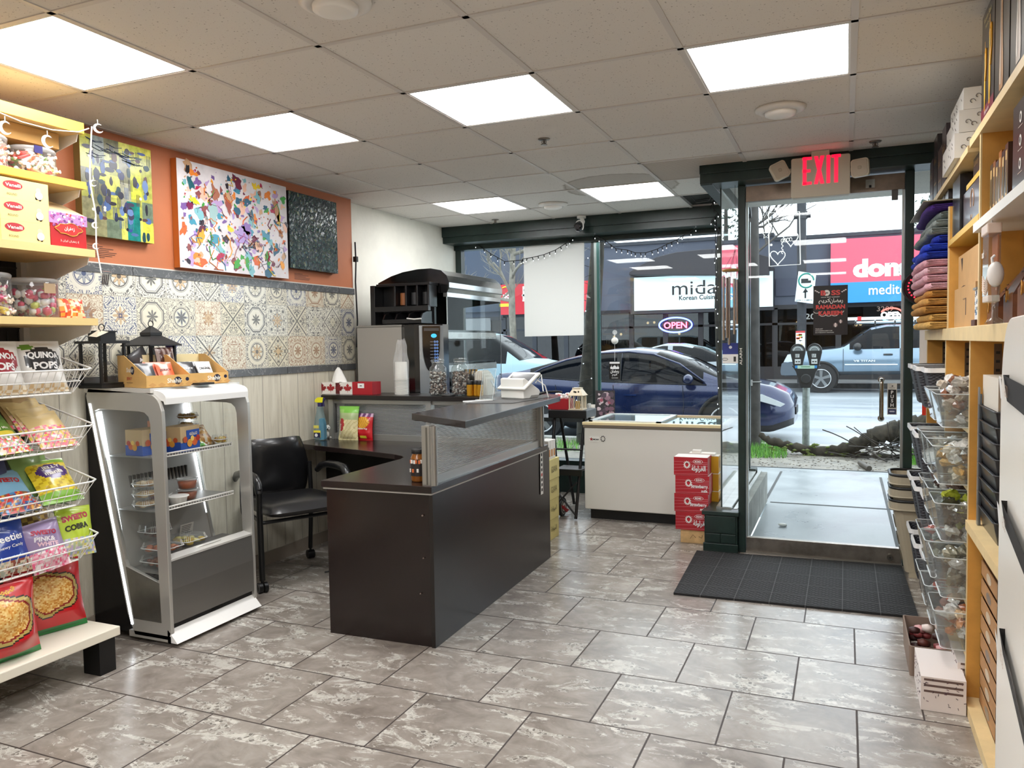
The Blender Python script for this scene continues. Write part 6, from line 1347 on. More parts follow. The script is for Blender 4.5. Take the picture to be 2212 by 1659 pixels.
# stickers on glass / frame
def sticker(nm,lb,m): return one(nm,lb,'sticker',m)
c0=aty(1578,762,5.362); hw_=.052; z0=aty(1578,785,5.362).z; z1=aty(1578,741,5.362).z; zm=lerp(z0,z1,.45)
m=MB().box(c0.x-hw_,5.361,z0,c0.x+hw_,5.364,zm,M('#f0f0ee')).box(c0.x-hw_,5.361,zm,c0.x+hw_,5.364,z1,M('#2a3a8a')); m.poly([(c0.x+.01*cos(a),5.360,lerp(zm,z1,.62)+.01*sin(a)) for a in [2*pi*i/16 for i in range(16)]],M('#e8ecf4'))
m.tube([(c0.x-.035+.018*cos(a),5.3605,z0+.028+.008*sin(a)) for a in [2*pi*i/18 for i in range(18)]],.0015,'#222222',4,closed=True).box(c0.x+.02,5.3602,z0+.012,c0.x+.035,5.361,z0+.045,M('#333333'))
sticker('payment_sticker','blue and white round-cornered payment sticker on the narrow pane beside the door',m)
m=MB().text('ALARM',(-.622,5.329,1.30),(0,0,1),(-1,0,0),.016,M('#d8d8d0'),.02,width=.11); sticker('stile_lettering','tiny vertical white lettering on the left green door post',m)
# poster and marks on the door
ZP=5.352; a=aty(1757,618,ZP); b=aty(1831,723,ZP); W_=b.x-a.x; 
m=MB().box(a.x,ZP-.001,b.z,b.x,ZP+.001,a.z,M('#1b1416',.45)); xm2=(a.x+b.x)/2; H_=a.z-b.z; y=ZP-.002
def TZ(f): return b.z+H_*f
m.text('B  SS',(xm2,y,TZ(.80)),(1,0,0),(0,0,1),.032,M('#e2504c'),.04,width=.115); m.poly([(xm2-.022+.019*cos(q),y,TZ(.80)+.016+.019*sin(q)) for q in [2*pi*i/18 for i in range(18)]],M('#efe9e4')); m.box(xm2-.03,y-.0004,TZ(.80)+.013,xm2-.014,y,TZ(.80)+.019,M('#3a3030'))
for s in(-1,1):
    for i in range(3): m.poly([(xm2+s*(.068+i*.010)+.006*cos(q),y,TZ(.865)+.006*i+.004*sin(q)) for q in [2*pi*j/6 for j in range(6)]],M('#f0e6e6'))
m.text('HALAL MEAT & BAKERY',(xm2,y,TZ(.755)),(1,0,0),(0,0,1),.006,M('#e8e4e0'),.02,width=.11)
m.text(AR_K,(xm2-.035,y,TZ(.63)),(1,0,0),(0,0,1),.034,M('#f2eeea'),.02,width=.07).text(AR_R,(xm2+.035,y,TZ(.63)),(1,0,0),(0,0,1),.034,M('#f2eeea'),.02,width=.075)
for i in range(5): m.tube([(xm2-.08+i*.035+.018*cos(q),y,TZ(.42)+.012*sin(q)+(.02 if i in(0,4) else 0)) for q in [pi+pi*j/8 for j in range(9)]],.0025,'#f2eeea',4)
m.text('RAMADAN',(xm2,y-.001,TZ(.525)),(1,0,0),(0,0,1),.027,M('#e2504c'),.05,width=.17).text('KAREEM',(xm2,y-.001,TZ(.40)),(1,0,0),(0,0,1),.027,M('#e2504c'),.05,width=.14)
for (dx,f,s) in ((.03,.20,1),(.06,.27,.85)):
    m.poly([(xm2+dx+.009*s*cos(q),y,TZ(f)+.014*s*sin(q)) for q in [2*pi*i/12 for i in range(12)]],M('#f6e8e4'))
    for i in(-2,-1,1,2): m.box(xm2+dx+i*.006*s-.001,y,TZ(f)-.01*s,xm2+dx+i*.006*s+.001,y+.001,TZ(f)+.01*s,M('#8a6a68'))
for i,(tx,w) in enumerate((('778.955.4477',.045),('WWW.BOSSHALALMEAT.COM',.10),('3216 W BROADWAY, VANCOUVER',.11))): m.text(tx,(a.x+.012+w/2,y,TZ(.115-.037*i)),(1,0,0),(0,0,1),.006,M('#e8e4e0'),.02,width=w)
one('door_poster','black poster lettered RAMADAN KAREEM in red and white on the glass door','poster',m)
a=aty(1917,828,ZP); b=aty(1937,896,ZP); m=MB().box(a.x,ZP-.001,b.z,b.x,ZP+.001,a.z,M('#d6d4cc')); H_=a.z-b.z; xm2=(a.x+b.x)/2
m.box(a.x+.004,ZP-.002,b.z+H_*.22,b.x-.004,ZP,b.z+H_*.80,M('#111111')).box(a.x+.004,ZP-.002,b.z+.004,b.x-.004,ZP,b.z+H_*.18,M('#26305e')).box(a.x+.012,ZP-.003,b.z+H_*.08,b.x-.012,ZP-.001,b.z+H_*.13,M('#c8cce0')).box(a.x+.01,ZP-.002,b.z+H_*.85,b.x-.01,ZP,b.z+H_*.86,M('#555555')).prism([(xm2-.006,b.z+H_*.91),(xm2+.005,b.z+H_*.89),(xm2+.005,b.z+H_*.94)],1,ZP-.002,ZP,M('#222222'))
for i,ch_ in enumerate('PUSH'): m.text(ch_,(xm2,ZP-.003,b.z+H_*(.66-.135*i)),(1,0,0),(0,0,1),.021,M('#f2f2f2'),.03)
one('push_sticker','vertical black PUSH label beside the chrome door handle','sticker',m)
a=aty(1932,420,ZP); t=one('door_sensor','small grey sensor plate near the top right of the glass door','sensor',MB().box(a.x-.015,ZP-.01,a.z-.035,a.x+.02,ZP,a.z+.035,M('#6a6a68')))
# white line-art neon square on the door
P=lambda x,y,Y=5.375: tuple(aty(x,y,Y)); NW=M('#f2f4f6',.4,em=.5)
t=T('line_art_sign','white outline sign of hearts and a star in a square frame behind the door glass','window sign',P(1697,576)); 
build('frame',MB().tube([P(1660,460),P(1662,575),P(1729,571),P(1727,457)],.0035,NW,6,closed=True),t)
m=MB(); 
def heart(x,y,s,rot=0): return [P(x+s*(.95*sin(q)**3*cos(rot)),y-s*(.8*cos(q)-.35*cos(2*q)-.12*cos(3*q)-.05*cos(4*q))) for q in [2*pi*i/26 for i in range(26)]]
m.tube(heart(1680,555,17),.003,NW,5,closed=True).tube(heart(1708,515,17),.003,NW,5,closed=True)
st=[P(1655+(9 if i%2==0 else 4)*sin(2*pi*i/10),506-(11 if i%2==0 else 5)*cos(2*pi*i/10)) for i in range(10)]; m.tube(st,.0025,NW,5,closed=True)
m.tube([P(1690+2*sin(i*1.5),520+i*2.2) for i in range(14)],.0025,NW,5); m.ball(P(1666,529),.008,NW,8)
for i in range(4): m.tube([P(1690+i*6+3*cos(q),520-i+4*sin(q)) for q in [2*pi*j/8 for j in range(8)]],.002,NW,4,closed=True)
build('drawing',m,t)
# door mat
t_=NT('black_rubber_mat'); x,y,z=t_.pos(True); 
bx=((x+.63)/.18).fr(); by=((y+.5)/.2).fr()
def edge(e,w): return ((e-.5).ab()*-1+.5).lt(w)
fr_=edge(bx,.09).mx(edge(by,.09)); ln=((x+y)*90.).sn().ab()*((x-y)*90.).sn().ab(); li=edge(bx,.012).mx(edge(by,.012)).mx((edge(bx,.10)*edge(bx,.085)*0.))
bd=x.ab().gt(.585).mx(y.ab().gt(.44)); ws=((x*0.+y)*300.).sn()
c=t_.mix(fr_.mx(bd),t_.mix(ln.ss(.2,.8),'#0c0c0d','#39393a'),'#1b1b1c'); c=t_.mix(li*.8,c,'#5a5a5a'); n=t_.noise(t_.vec(x,y,z),220,2); c=t_.mix(n.gt(.72)*.3,c,'#777777')
t_.set('Base Color',c); t_.set('Roughness',.8); t_.bump(ln*.6+fr_+n*.3,.6,.006)
m=MB(); Pm=[(-.905,5.235),(-.872,4.30),(.345,4.34),(.325,5.30)]; cxm,cym=-.277,4.79
m.prism([(p[0]-cxm,p[1]-cym) for p in Pm],2,0.0,.012,t_.m); place('door_mat','large black ribbed rubber doormat in front of the glass door','door mat',m,(cxm,cym,.0005))
# things by the right pane
p=aty(1990,620,5.24); t=T('led_dish_sign','black round LED sign edged with red lights behind the folded towels','LED sign',(p.x,5.25,p.z-.1))
build('dish',MB().cyl((p.x-.0,5.23,p.z),(p.x-.0,5.26,p.z),.095,M('#131214',.25),n=28).tube([(p.x+.0+.096*cos(a),5.23,p.z+.096*sin(a)) for a in [2*pi*i/28 for i in range(28)]],.008,'#1a1a1c',6,closed=True),t)
m=MB()
for i in range(12): a=2.2+i*.28; m.ball((p.x+.07*cos(a),5.227,p.z+.07*sin(a)),.005,M('#ff2030',.3,em=3),6)
build('red_lights',m,t)
a=aty(1987,676,5.34); b=aty(2010,790,5.34); one('white_board','white board standing against the right glass pane above the grey baskets','board',MB().box(a.x,5.335,b.z,a.x+.2,5.345,a.z,M('#efedea')))
a=aty(1992,852,5.34); b=aty(2004,897,5.34); m=MB().box(a.x,5.335,b.z,b.x+.05,5.34,a.z,M('#d8341e')); m.ball((a.x+.02,5.333,(a.z+b.z)/2),.008,'#f0e0d8',6); one('red_sign','small orange-red sign on the right glass pane beside the wooden shelving','sign',m)
# ================================================================ RIGHT SIDE SHELVING
WD=M('#d99f4c',.4,var=.10,vs=7); WE=M('#e6cc98',.45,var=.06,vs=10); WDK=M('#b98a4c',.5,var=.12,vs=6); SLOT=M('#6a5a4c',.35,.5)
bk=T('wooden_bookcase','tall maple bookcase along the right wall with bays for bins, towels and boxes','shelving',(.64,3.7,0))
XF=.43; XB=.85
DV=[5.03,4.13,3.36,2.46]
build('back_board',MB().box(XB-.01,2.36,0,XB,5.05,2.5,WDK),bk)
for y in DV:
    d=build('upright_panel',MB().box(XF,y,.0,XB-.01,y+.022,1.392,WD).box(XF-.002,y,.0,XF,y+.022,1.392,WE),bk)
    m=MB().box(XF+.075,y-.003,.06,XF+.10,y,1.38,SLOT)
    for k in range(40): m.box(XF+.081,y-.0036,.075+k*.0325,XF+.094,y-.0028,.085+k*.0325,M('#1d1a18'))
    build('slotted_strip',m,d)
build('main_shelf',MB().box(XF-.012,2.36,1.392,XB-.01,5.06,1.446,WE),bk,.002)
build('plinth',MB().box(XF-.006,2.38,0,XB-.01,5.03,.04,WE),bk)
build('shelf',MB().box(XF-.01,2.482,.685,XB-.01,3.36,.72,WE),bk)
for z in (1.055,.70,.42,.09): build('shelf',MB().box(XF-.03,4.152,z-.02,XB-.01,5.03,z,WE),bk)
for z in (1.06,.84,.62,.40,.20): build('shelf',MB().box(XF-.0,3.382,z-.018,XB-.01,4.13,z,WE),bk)
# upper part
for y,z0,z1 in ((3.19,1.446,2.115),(2.3,1.446,2.115),(4.10,1.446,2.0)): build('upright_panel',MB().box(XF+.005,y,z0,XB-.01,y+.022,z1,WD).box(XF,y,z0,XF+.005,y+.022,z1,WE),bk)
build('shelf',MB().box(XF-.005,1.55,2.112,XB-.01,3.42,2.142,WE),bk)
build('shelf',MB().box(XF-.02,1.55,1.77,XB-.01,3.19,1.80,M('#eceae4',.4)),bk)
build('shelf',MB().box(XF-.002,3.212,1.815,XB-.01,4.10,1.84,M('#e3b84a',.4)),bk)
build('shelf',MB().box(XF+.02,3.212,2.0,XB-.01,3.7,2.02,M('#e3b84a',.4)),bk)
build('shelf',MB().box(XF-.01,3.43,2.10,XB-.01,5.0,2.125,WE),bk)
# grey woven baskets
def wv_mat():
    t=NT('charcoal_woven_plastic'); x,y,z=t.pos(True)
    a=((x+y)*260.).sn(); b=((z)*420.).sn(); t.set('Base Color',t.mix((a*b).ss(-.5,.5),'#2e2e33','#4a4a50')); t.set('Roughness',.6); t.bump(a*b,.5,.003); return t.m
WV=wv_mat(); GBG='charcoal woven baskets with white rims'
def tapered(w,d,h,tp,r,m,th=.006,floor=True):
    """open tapered tub"""
    P=rrect(w,d,r,4); n=len(P); s=tp; vs=[]
    for (k,z,o) in ((s,0,0),(1,h,0),(1,h,th),(s,.006,th)):
        for p in P: vs.append((p[0]*k*(1-2*o/w),p[1]*k*(1-2*o/d),z))
    fs=[]
    for L in range(3): fs+=[(L*n+i,L*n+(i+1)%n,(L+1)*n+(i+1)%n,(L+1)*n+i) for i in range(n)]
    fs+=[tuple(range(n))[::-1],tuple(range(3*n,4*n))]
    return MB().add(vs,fs,m)
def gbasket(lb,x,y,z,h,w=.40,d=.22):
    t=T('woven_basket',lb,'basket',(x,y,z),rz=0,group=GBG)
    build('body',tapered(w,d,h,.80,.02,WV),t,local=True)
    m=MB(); P=rrect(w+.012,d+.012,.024,4); n=len(P); Q=rrect(w-.008,d-.008,.02,4)
    vs=[(p[0],p[1],h-.016) for p in P]+[(p[0],p[1],h+.006) for p in P]+[(p[0],p[1],h+.006) for p in Q]
    m.add(vs,[(i,(i+1)%n,n+(i+1)%n,n+i) for i in range(n)]+[(n+i,n+(i+1)%n,2*n+(i+1)%n,2*n+i) for i in range(n)],M('#eeecea',.35))
    build('rim',m,t,local=True); return t
rows=((1.056,.20,'top'),(.701,.22,'second'),(.421,.23,'third'),(.091,.27,'bottom'))
for z,h,nm in rows:
    gbasket('charcoal woven basket with white rim on the %s far shelf, nearer to the window'%nm,.53,4.83,z,h)
    gbasket('charcoal woven basket with white rim on the %s far shelf, nearer to the clear bins'%nm,.53,4.50,z,h)
    gbasket('charcoal woven basket with white rim on the %s far shelf, tucked beside the upright panel'%nm,.55,4.265,z,h,d=.2)
# clear bins with bagged goods
CB=glassy('bin_plastic','#f0f3f3',1.5,.02,.05)
def crumple(m,s,mt,rn):
    n=8; k=5; vs=[]
    for i in range(k+1):
        t=pi*i/k
        for j in range(n): q=s*rn.uniform(.55,1.25); vs.append((q*1.15*sin(t)*cos(2*pi*j/n),q*.85*sin(t)*sin(2*pi*j/n),q*.6*cos(t)))
    m.add(vs,[(i*n+j,(i+1)*n+j,(i+1)*n+(j+1)%n,i*n+(j+1)%n) for i in range(k) for j in range(n)],mt)
def cbin(lb,x,y,z,w,d,h,cols,seed,heap=1.,n=64):
    t=T('clear_bin',lb,'clear bin',(x,y,z),group='clear plastic bins of bagged goods')
    b=build('bin',tapered(w,d,h,.86,.02,CB,.003),t,local=True)
    P=rrect(w,d,.02,4); build('bin_rim',MB().tube([(p[0],p[1],h) for p in P],.0022,M('#c4caca',.1,alpha=1),6,closed=True).tube([(p[0]*.87,p[1]*.87,.003) for p in P],.0018,M('#d4d8d8',.1),5,closed=True),t,local=True)
    m=MB(); rn=random.Random(seed)
    for i in range(n):
        a=rn.uniform(-w*.34,w*.34); c=rn.uniform(-d*.34,d*.34); zz=.02+h*(heap*.9+.15)*rn.random(); s=rn.uniform(.016,.030)
        X=Matrix.Translation((a,c,zz))@Matrix.Rotation(rn.uniform(0,3),4,'Z')@Matrix.Rotation(rn.uniform(-1,1),4,'X')
        m.X=X; crumple(m,s*1.35,M(rn.choice(cols+['#e9e7e2','#c9c7c2']),.15,coat=1.,var=.25,vs=60),rn)  # off-white and grey pieces mixed in as painted highlights on the plastic wrap
    m.X=None
    tag(build('bagged_goods',m,t,local=True),kind='stuff'); return t
PAL=dict(w=['#d8d2c8','#c4b8a8','#8a5a44','#e6e2dc','#b8a894'],y=['#d8b070','#e0c48a','#c49a5a','#d8d0c0'],d=['#6a5048','#4a3a34','#8a7468','#b8a49a','#5a4a50'],g=['#c8d04a','#4a4a38','#8a9a3a','#3a342c'],p=['#b8b4a0','#98907c','#d0cabc','#7a7464'],r=['#d8a090','#b86a60','#e0c8bc','#a85a50'],o=['#d89060','#c87a4a','#e6c8a0','#b85a44','#d8b090'])
BD=[(.50,3.50,1.061,.36,.26,.13,'w','top, heaped with white and brown bread bags, near panel',1.25),(.50,3.78,1.061,.36,.24,.13,'w','top, white bags, behind its heaped neighbour',1.1),
(.49,3.50,.842,.36,.25,.15,'y','second, yellow noodle bags, near panel',.8),(.49,3.76,.842,.36,.24,.15,'p','second, greyish bags, in the middle',.6),(.49,4.01,.842,.36,.22,.15,'w','second, pale bags, furthest back',.5),
(.50,3.50,.622,.36,.25,.15,'g','third, dark and lime bags, near panel',.85),(.50,3.76,.622,.36,.24,.16,'d','third, dark brown bags, in the middle',1.0),(.50,4.01,.622,.36,.22,.15,'d','third, brown bags, furthest back',.8),
(.51,3.50,.402,.38,.25,.16,'p','fourth, olive grey bags, near panel',.9),(.50,3.76,.402,.38,.24,.16,'p','fourth, grey and cream bags, in the middle',.9),(.50,4.01,.402,.38,.22,.15,'r','fourth, pinkish bags, furthest back',.8),
(.52,3.50,.202,.40,.25,.15,'o','fifth, orange and cream pastry bags, near panel',.9),(.52,3.76,.202,.42,.24,.17,'r','fifth, pink and white bags, in the middle',.9),(.52,4.01,.202,.42,.22,.16,'w','fifth, white bags, furthest back',.9)]
for i,(x,y,z,w,d,h,c,lb,hp) in enumerate(BD):
    parts=lb.split(', '); cbin('clear bin of %s on the %s row of bins, %s'%(parts[1].replace('heaped with ',''),parts[0],parts[2]),x,y,z,w,d,h,PAL[c],i,hp)
# cartons at the foot
def flo(mb,w,d,h):
    rn=random.Random(3)
    for i in range(26):
        x=rn.uniform(-w*.45,w*.45); z=rn.uniform(h*.1,h*.9); a=rn.uniform(0,3); r=.008
        mb.tube([(x,-d/2-.0008,z),(x+r*cos(a),-d/2-.0008,z+r*sin(a))],.0012,M(rn.choice(['#4a3a44','#6a4a5a','#3a3038'])),4)
        y=rn.uniform(-d*.45,d*.45); mb.tube([(-w/2-.0008,y,z),(-w/2-.0008,y+r*cos(a),z+r*sin(a))],.0012,M('#5a4450'),4)
    for k in range(3): mb.box(-w/2+.01,-d/2-.001,h*.55+k*.022,w/2-.01,-d/2,h*.55+k*.022+.008,M('#6a5550'))
mb=MB().box(-.17,-.12,0,.17,.12,.115,M('#e6dcd8',.5)); flo(mb,.34,.24,.115); place('floral_carton','white carton printed with small dark leaves at the foot of the bookcase, lower one','carton',mb,(.575,3.51,.041))
mb=MB().box(-.17,-.12,0,.17,.12,.04,M('#a89488',.6)).box(-.165,-.115,.04,-.16,.115,.1,M('#b8a498')); 
t=T('sweets_tray','brown open card tray of dark and pink packets at the foot of the bookcase','tray',(.33,3.78,.0)); build('tray',tapered(.16,.40,.13,.95,.01,M('#8a7668',.6)),t,local=True)
m=MB(); rn=random.Random(5)
for i in range(22): m.ball((rn.uniform(-.05,.05),rn.uniform(-.16,.16),.05+rn.random()*.09),rn.uniform(.02,.03),rn.choice(['#5a2a20','#3a1a18','#d8a0a0','#8a3a3a','#e8d8d0']),7,(1,1,.6))
tag(build('packets',m,t,local=True),kind='stuff')
mb=MB().box(-.075,-.15,0,.075,.15,.13,M('#e9e0dc',.5)); flo(mb,.15,.30,.13); place('floral_carton','white carton printed with small dark leaves standing on the floor in front of the bookcase','carton',mb,(.345,3.42,.001))
# bay nearest: black trays above, brown trays below
for k in range(8):
    mb=tapered(.34,.36,.075,.92,.015,M('#17171a',.35,coat=.3)); z=.721+k*.052
    for q in (0,): mb.tube([(p[0],p[1],.076) for p in rrect(.345,.365,.015,3)],.003,M('#2a2a2e',.3),5,closed=True)
    place('black_tray','glossy black plastic tray in the nearest bay, '+['lowest','second','third','fourth','fifth','sixth','seventh','topmost'][k]+' of the stack','tray',mb,(.62,3.12-.004*(k%3),z),group='stacked black plastic trays')
mb=MB().box(-.16,-.16,0,.16,.16,.11,M('#e6e0d4',.3)).box(-.161,-.161,.0,-.10,-.16,.11,M('#bcc0c0',.15,.6)); place('folded_bag_bundle','bundle of cream and silver packets standing on the black tray stack','packets',mb,(.62,3.12,1.16))
one('metal_sheet','thin silver grey metal sheet standing upright at the front of the black trays','metal sheet',MB().box(.445,3.26,.722,.449,3.285,1.225,M('#8f969c',.3,.6)).box(.449,3.26,.722,.456,3.285,1.2,M('#5a5e62',.3,.5)))
TR=M('#b78a5e',.6,var=.1,vs=10)
for k in range(9):
    for q,(yy,nm) in enumerate(((3.16,'far'),(2.78,'near'))):
        mb=MB().box(-.18,-.17,0,.18,.17,.004,TR).box(-.18,-.17,0,-.176,.17,.055,TR).box(.176,-.17,0,.18,.17,.055,TR).box(-.18,-.17,0,.18,-.166,.055,TR).box(-.18,.166,0,.18,.17,.055,TR).box(-.17,-.16,.004,.17,.16,.05,M('#a5764c',.5))
        mb.poly([(-.1806,.05*cos(a),.028+.018*sin(a)) for a in [2*pi*i/12 for i in range(12)]],M('#d8c8b0' if k%3 else '#8a8078',.4)).poly([(.05+.05*cos(a),-.1706,.028+.018*sin(a)) for a in [2*pi*i/12 for i in range(12)]],M('#cdbba2',.4))
        place('brown_carton','shallow brown carton in the bottom bay, level %s of the %s stack'%(['one','two','three','four','five','six','seven','eight','nine'][k],nm),'carton',mb,(.65,yy,.041+k*.069),group='shallow brown cartons in the bottom bay')
# white display stand closest to the camera
ws=T('white_display_stand','glossy white display stand with rounded top and black label holders at the right frame edge','display stand',(.45,1.9,0),rz=0)
u_=V((sin(RAD(5)),cos(RAD(5)),0)); p1=V((.365,2.32,0)); 
def WP(s,z,o=0): q=p1-u_*s+V((cos(RAD(5)),-sin(RAD(5)),0))*o; return (q.x,q.y,z)
pr=rp([(0,0.0),(1.1,0.0),(1.1,1.45),(0,1.45)],[0,0,.05,.26],10)
m=MB(); n=len(pr); vs=[WP(s,z,0) for s,z in pr]+[WP(s,z,.035) for s,z in pr]
m.add(vs,[tuple(range(n)),tuple(range(n,2*n))[::-1]]+[(i,n+i,n+(i+1)%n,(i+1)%n) for i in range(n)],M('#f1ece2',.3)); build('side_slab',m,ws,.003)
build('body',MB().add([WP(.06,.0,.035),WP(1.1,.0,.035),WP(1.1,.0,.38),WP(.06,.0,.38)]+[WP(.10,1.22,.035),WP(1.1,1.22,.035),WP(1.1,1.22,.38),WP(.10,1.22,.38)],[(0,1,5,4),(1,2,6,5),(2,3,7,6),(3,0,4,7),(4,5,6,7)],M('#e6dfd2',.4)),ws)
for z in (1.29,1.0,.70,.34):
    s0=.23; m=MB(); m.add([WP(s0,z-.03,-.004),WP(.9,z-.03,-.004),WP(.9,z+.03,-.012),WP(s0,z+.03,-.012)]+[WP(s0,z-.03,-.0),WP(s0,z+.03,-.0)],[(0,1,2,3),(0,3,5,4)],M('#1c1917',.6))
    m.text('AZ DU',WP(s0+.11,z-.014,-.013),(-u_.x,-u_.y,0),(0,0,1),.026,M('#b8895a',.3,.4),.0,width=.08)
    h=build('label_holder',m,ws); build('price_card',MB().add([WP(s0-.004,z-.024,-.016),WP(s0+.05,z-.024,-.016),WP(s0+.05,z+.028,-.02),WP(s0-.004,z+.028,-.02)],[(0,1,2,3)],M('#efefed')),h)
# --- shopping baskets
SB='nested beige shopping baskets'; BE=M('#b5aa93',.45); 
def sbasket(lb,z,k):
    t=T('shopping_basket',lb,'shopping basket',(.505,5.165,z),group=SB); w,d,h=.50,.245,.42
    b=tapered(w,d,h,.70,.05,BE,.004); build('tub',b,t,local=True)
    P=rrect(w+.02,d+.02,.06,5); n=len(P); vs=[(p[0],p[1],h-.045) for p in P]+[(p[0]*1.01,p[1]*1.01,h) for p in P]; m=MB().add(vs,[(i,(i+1)%n,n+(i+1)%n,n+i) for i in range(n)],BE)
    m.tube([(p[0],p[1],h-.045) for p in P],.005,BE,6,closed=True); build('rim',m,t,local=True)
    build('handle',MB().tube([(p[0]*.99,p[1]*.99,h+.006) for p in P],.009,M('#1d1c1c',.4),8,closed=True),t,local=True)
    m=MB()
    for zz in (.26,.16,.07):
        for q in range(5):
            f=.70+.30*zz/h; m.tube([(-.09+q*.035,-d/2*f-.001,zz),(-.09+q*.035,-d/2*(f+.04)-.001,zz+.055)],.0045,M('#6a6252',.5),5)
        for q in range(4): f=.70+.30*zz/h; m.tube([(-w/2*f-.001,-.06+q*.035,zz),(-w/2*(f+.04)-.001,-.06+q*.035,zz+.055)],.0045,M('#6a6252',.5),5)
    if k==0: build('side_slots',m,t,local=True)
    for x in (-.14,.0): 
        pass
    return t
sbasket('bottom of the three nested beige shopping baskets beside the door',.03,0); sbasket('middle of the three nested beige shopping baskets beside the door',.105,1); sbasket('topmost of the three nested beige shopping baskets beside the door',.18,2)
one('basket_stand','small beige foot under the nested shopping baskets','stand',MB().box(.35,5.08,0,.66,5.25,.029,BE))
# --- towels
TW=[('#3f1f72','deep purple'),('#6f7a78','dark grey-green'),('#8b9390','grey'),('#7d8582','smoke grey'),('#1b2f9a','royal blue'),('#2240c0','bright blue'),('#1a35a8','dark blue'),('#d9a0ac','dusty pink'),('#e6b8c2','pale pink'),('#dba6b2','rose pink'),('#e3b0ba','light pink'),('#b8803a','bronze'),('#cf9a52','caramel'),('#b5813c','dark gold'),('#d8a95c','gold'),('#dcae62','honey gold')]
Hh=(2.03-1.447)/len(TW); rn=random.Random(12)
for i,(c,nm) in enumerate(TW[::-1]):
    z=1.4475+i*Hh; x0=.345+rn.uniform(-.02,.02)+(.0 if i<11 else .02); y1=4.92+rn.uniform(-.03,.03); y0=4.16
    m=MB(); tm=M(c,.95,bump=.9,bs=180,var=.2,vs=25); th=Hh*.94
    # folded profile in x-z: two layers with rounded fold towards the aisle, extruded along y with slight droop
    P=[]
    for k in range(9): a=pi/2+pi*k/8; P.append((x0+.02+.02*cos(a),th/2+th/2*sin(a)))
    P+=[(.80,0.0),(.80,th)]
    n=12; vs=[]; np_=len(P)
    for j in range(n+1):
        f=j/n; y=lerp(y0,y1,f); wob=.006*sin(7*f+i); pin=1 if 0<j<n else .82
        for (x,zz) in P: vs.append((x+wob+(.012 if j in(0,n) else 0)*(x<.5),y,z+th/2+(zz-th/2)*pin))
    fs=[(j*np_+k,j*np_+(k+1)%np_,(j+1)*np_+(k+1)%np_,(j+1)*np_+k) for j in range(n) for k in range(np_)]+[tuple(range(np_))[::-1],tuple(range(n*np_,(n+1)*np_))]
    m.add(vs,fs,tm,True)
    # folded layers seen at the near end
    for q in (.28,.5,.72): m.tube([(x0+.05,y0-.003,z+th*q),(x0+.02+.01*(q==.5),y0-.004,z+th*q),(x0+.12,y0-.004,z+th*(q+.02)),(.6,y0-.003,z+th*q)],th*.10,tm,5)
    one('folded_towel','%s folded towel, %s'%(nm,'topmost in the towel stack' if i==15 else 'lowest in the towel stack' if i==0 else 'directly under the %s one in the towel stack'%TW[::-1][i+1][1]),'towel',m,group='folded towels stacked on the bookcase')
mb=MB().prism([(4.14,2.035),(4.14,2.04),(4.95,2.05),(4.95,2.045)],0,.33,.78,M('#8a8068',.5)); one('card_sheet','thin olive card sheet lying on top of the towel stack','card',mb)
# --- upper shelf goods: generic boxes with printed faces (front is -x, near side is -y)
def gbox(nm,lb,cat,x,y,z,dx,dy,dz,col,group=None,deco=None,rz=0):
    mb=MB().box(0,-dy/2,0,dx,dy/2,dz,M(col,.3,coat=.25)); 
    if deco: deco(mb,dx,dy,dz)
    return place(nm,lb,cat,mb,(x,y,z),rz=rz,group=group)
def fx(mb,pts,col,o=.0008,em=0): mb.poly([(-o,a,b_) for a,b_ in pts],M(col,.35)); return mb
def fy(mb,pts,col,dy,o=.0008): mb.poly([(a,-dy/2-o,b_) for a,b_ in pts],M(col,.35)); return mb
def ew(mb,dx,dy,dz):
    fx(mb,[(-dy/2,0),(dy/2,0),(dy/2,.05),(-dy/2,.05)],'#7a1c30')
    for (cy,s) in ((-.045,1.),(.05,.8)):
        b_=[(-.010,.0),(.010,.0),(.012,.03),(.020,.06),(.018,.13),(.010,.19),(.012,.23),(.02,.25),(.008,.255),(.004,.29),(-.004,.29),(-.006,.25),(-.018,.235),(-.010,.21),(-.010,.19),(-.017,.13),(-.018,.06),(-.011,.03)]
        fx(mb,[(cy-a*s,.035+q*s) for a,q in b_],'#e8a51c',.0014); fx(mb,[(cy-a*s*.45,.05+q*s*.8) for a,q in b_],'#f7dc5a',.002)
        mb.tube([(-.002,cy-.012*s,.035+.24*s),(-.002,cy-.038*s,.035+.25*s),(-.002,cy-.042*s,.035+.18*s),(-.002,cy-.02*s,.035+.12*s)],.0025,'#e8a51c',5)
    mb.text('Vacuum Flask',(-.0012,0,.33),(0,-1,0),(0,0,1),.018,M('#c8b878',.3),.01,width=.15); mb.text('Hot & Cold',(-.0012,-.01,.305),(0,-1,0),(0,0,1),.014,M('#c8b878',.3),.01,width=.1)
    mb.text('PREMIUM',(-.0016,.0,.018),(0,-1,0),(0,0,1),.013,M('#e0c8c8',.3),.02,width=.09)
ZS=2.143
gbox('flask_box','tall black box picturing two golden jugs, standing on the top right shelf','box',.435,3.10,ZS,.14,.25,.37,'#241c1c',deco=ew)
def jug(c):
    def f(mb,dx,dy,dz):
        cy=0; b_=[(-.03,.02),(.03,.02),(.035,.06),(.03,.12),(.018,.2),(.014,.27),(.02,.3),(-.02,.3),(-.014,.27),(-.018,.2),(-.03,.12),(-.035,.06)]
        fx(mb,[(cy-a,q) for a,q in b_],c,.0012); fx(mb,[(cy+.012-a*.2,q*.9+.02) for a,q in b_],'#e6e2d6',.002)
        fy(mb,[(.01,.02),(dx-.01,.02),(dx-.01,dz-.03),(.01,dz-.03)],'#3a3028',dy)
    return f
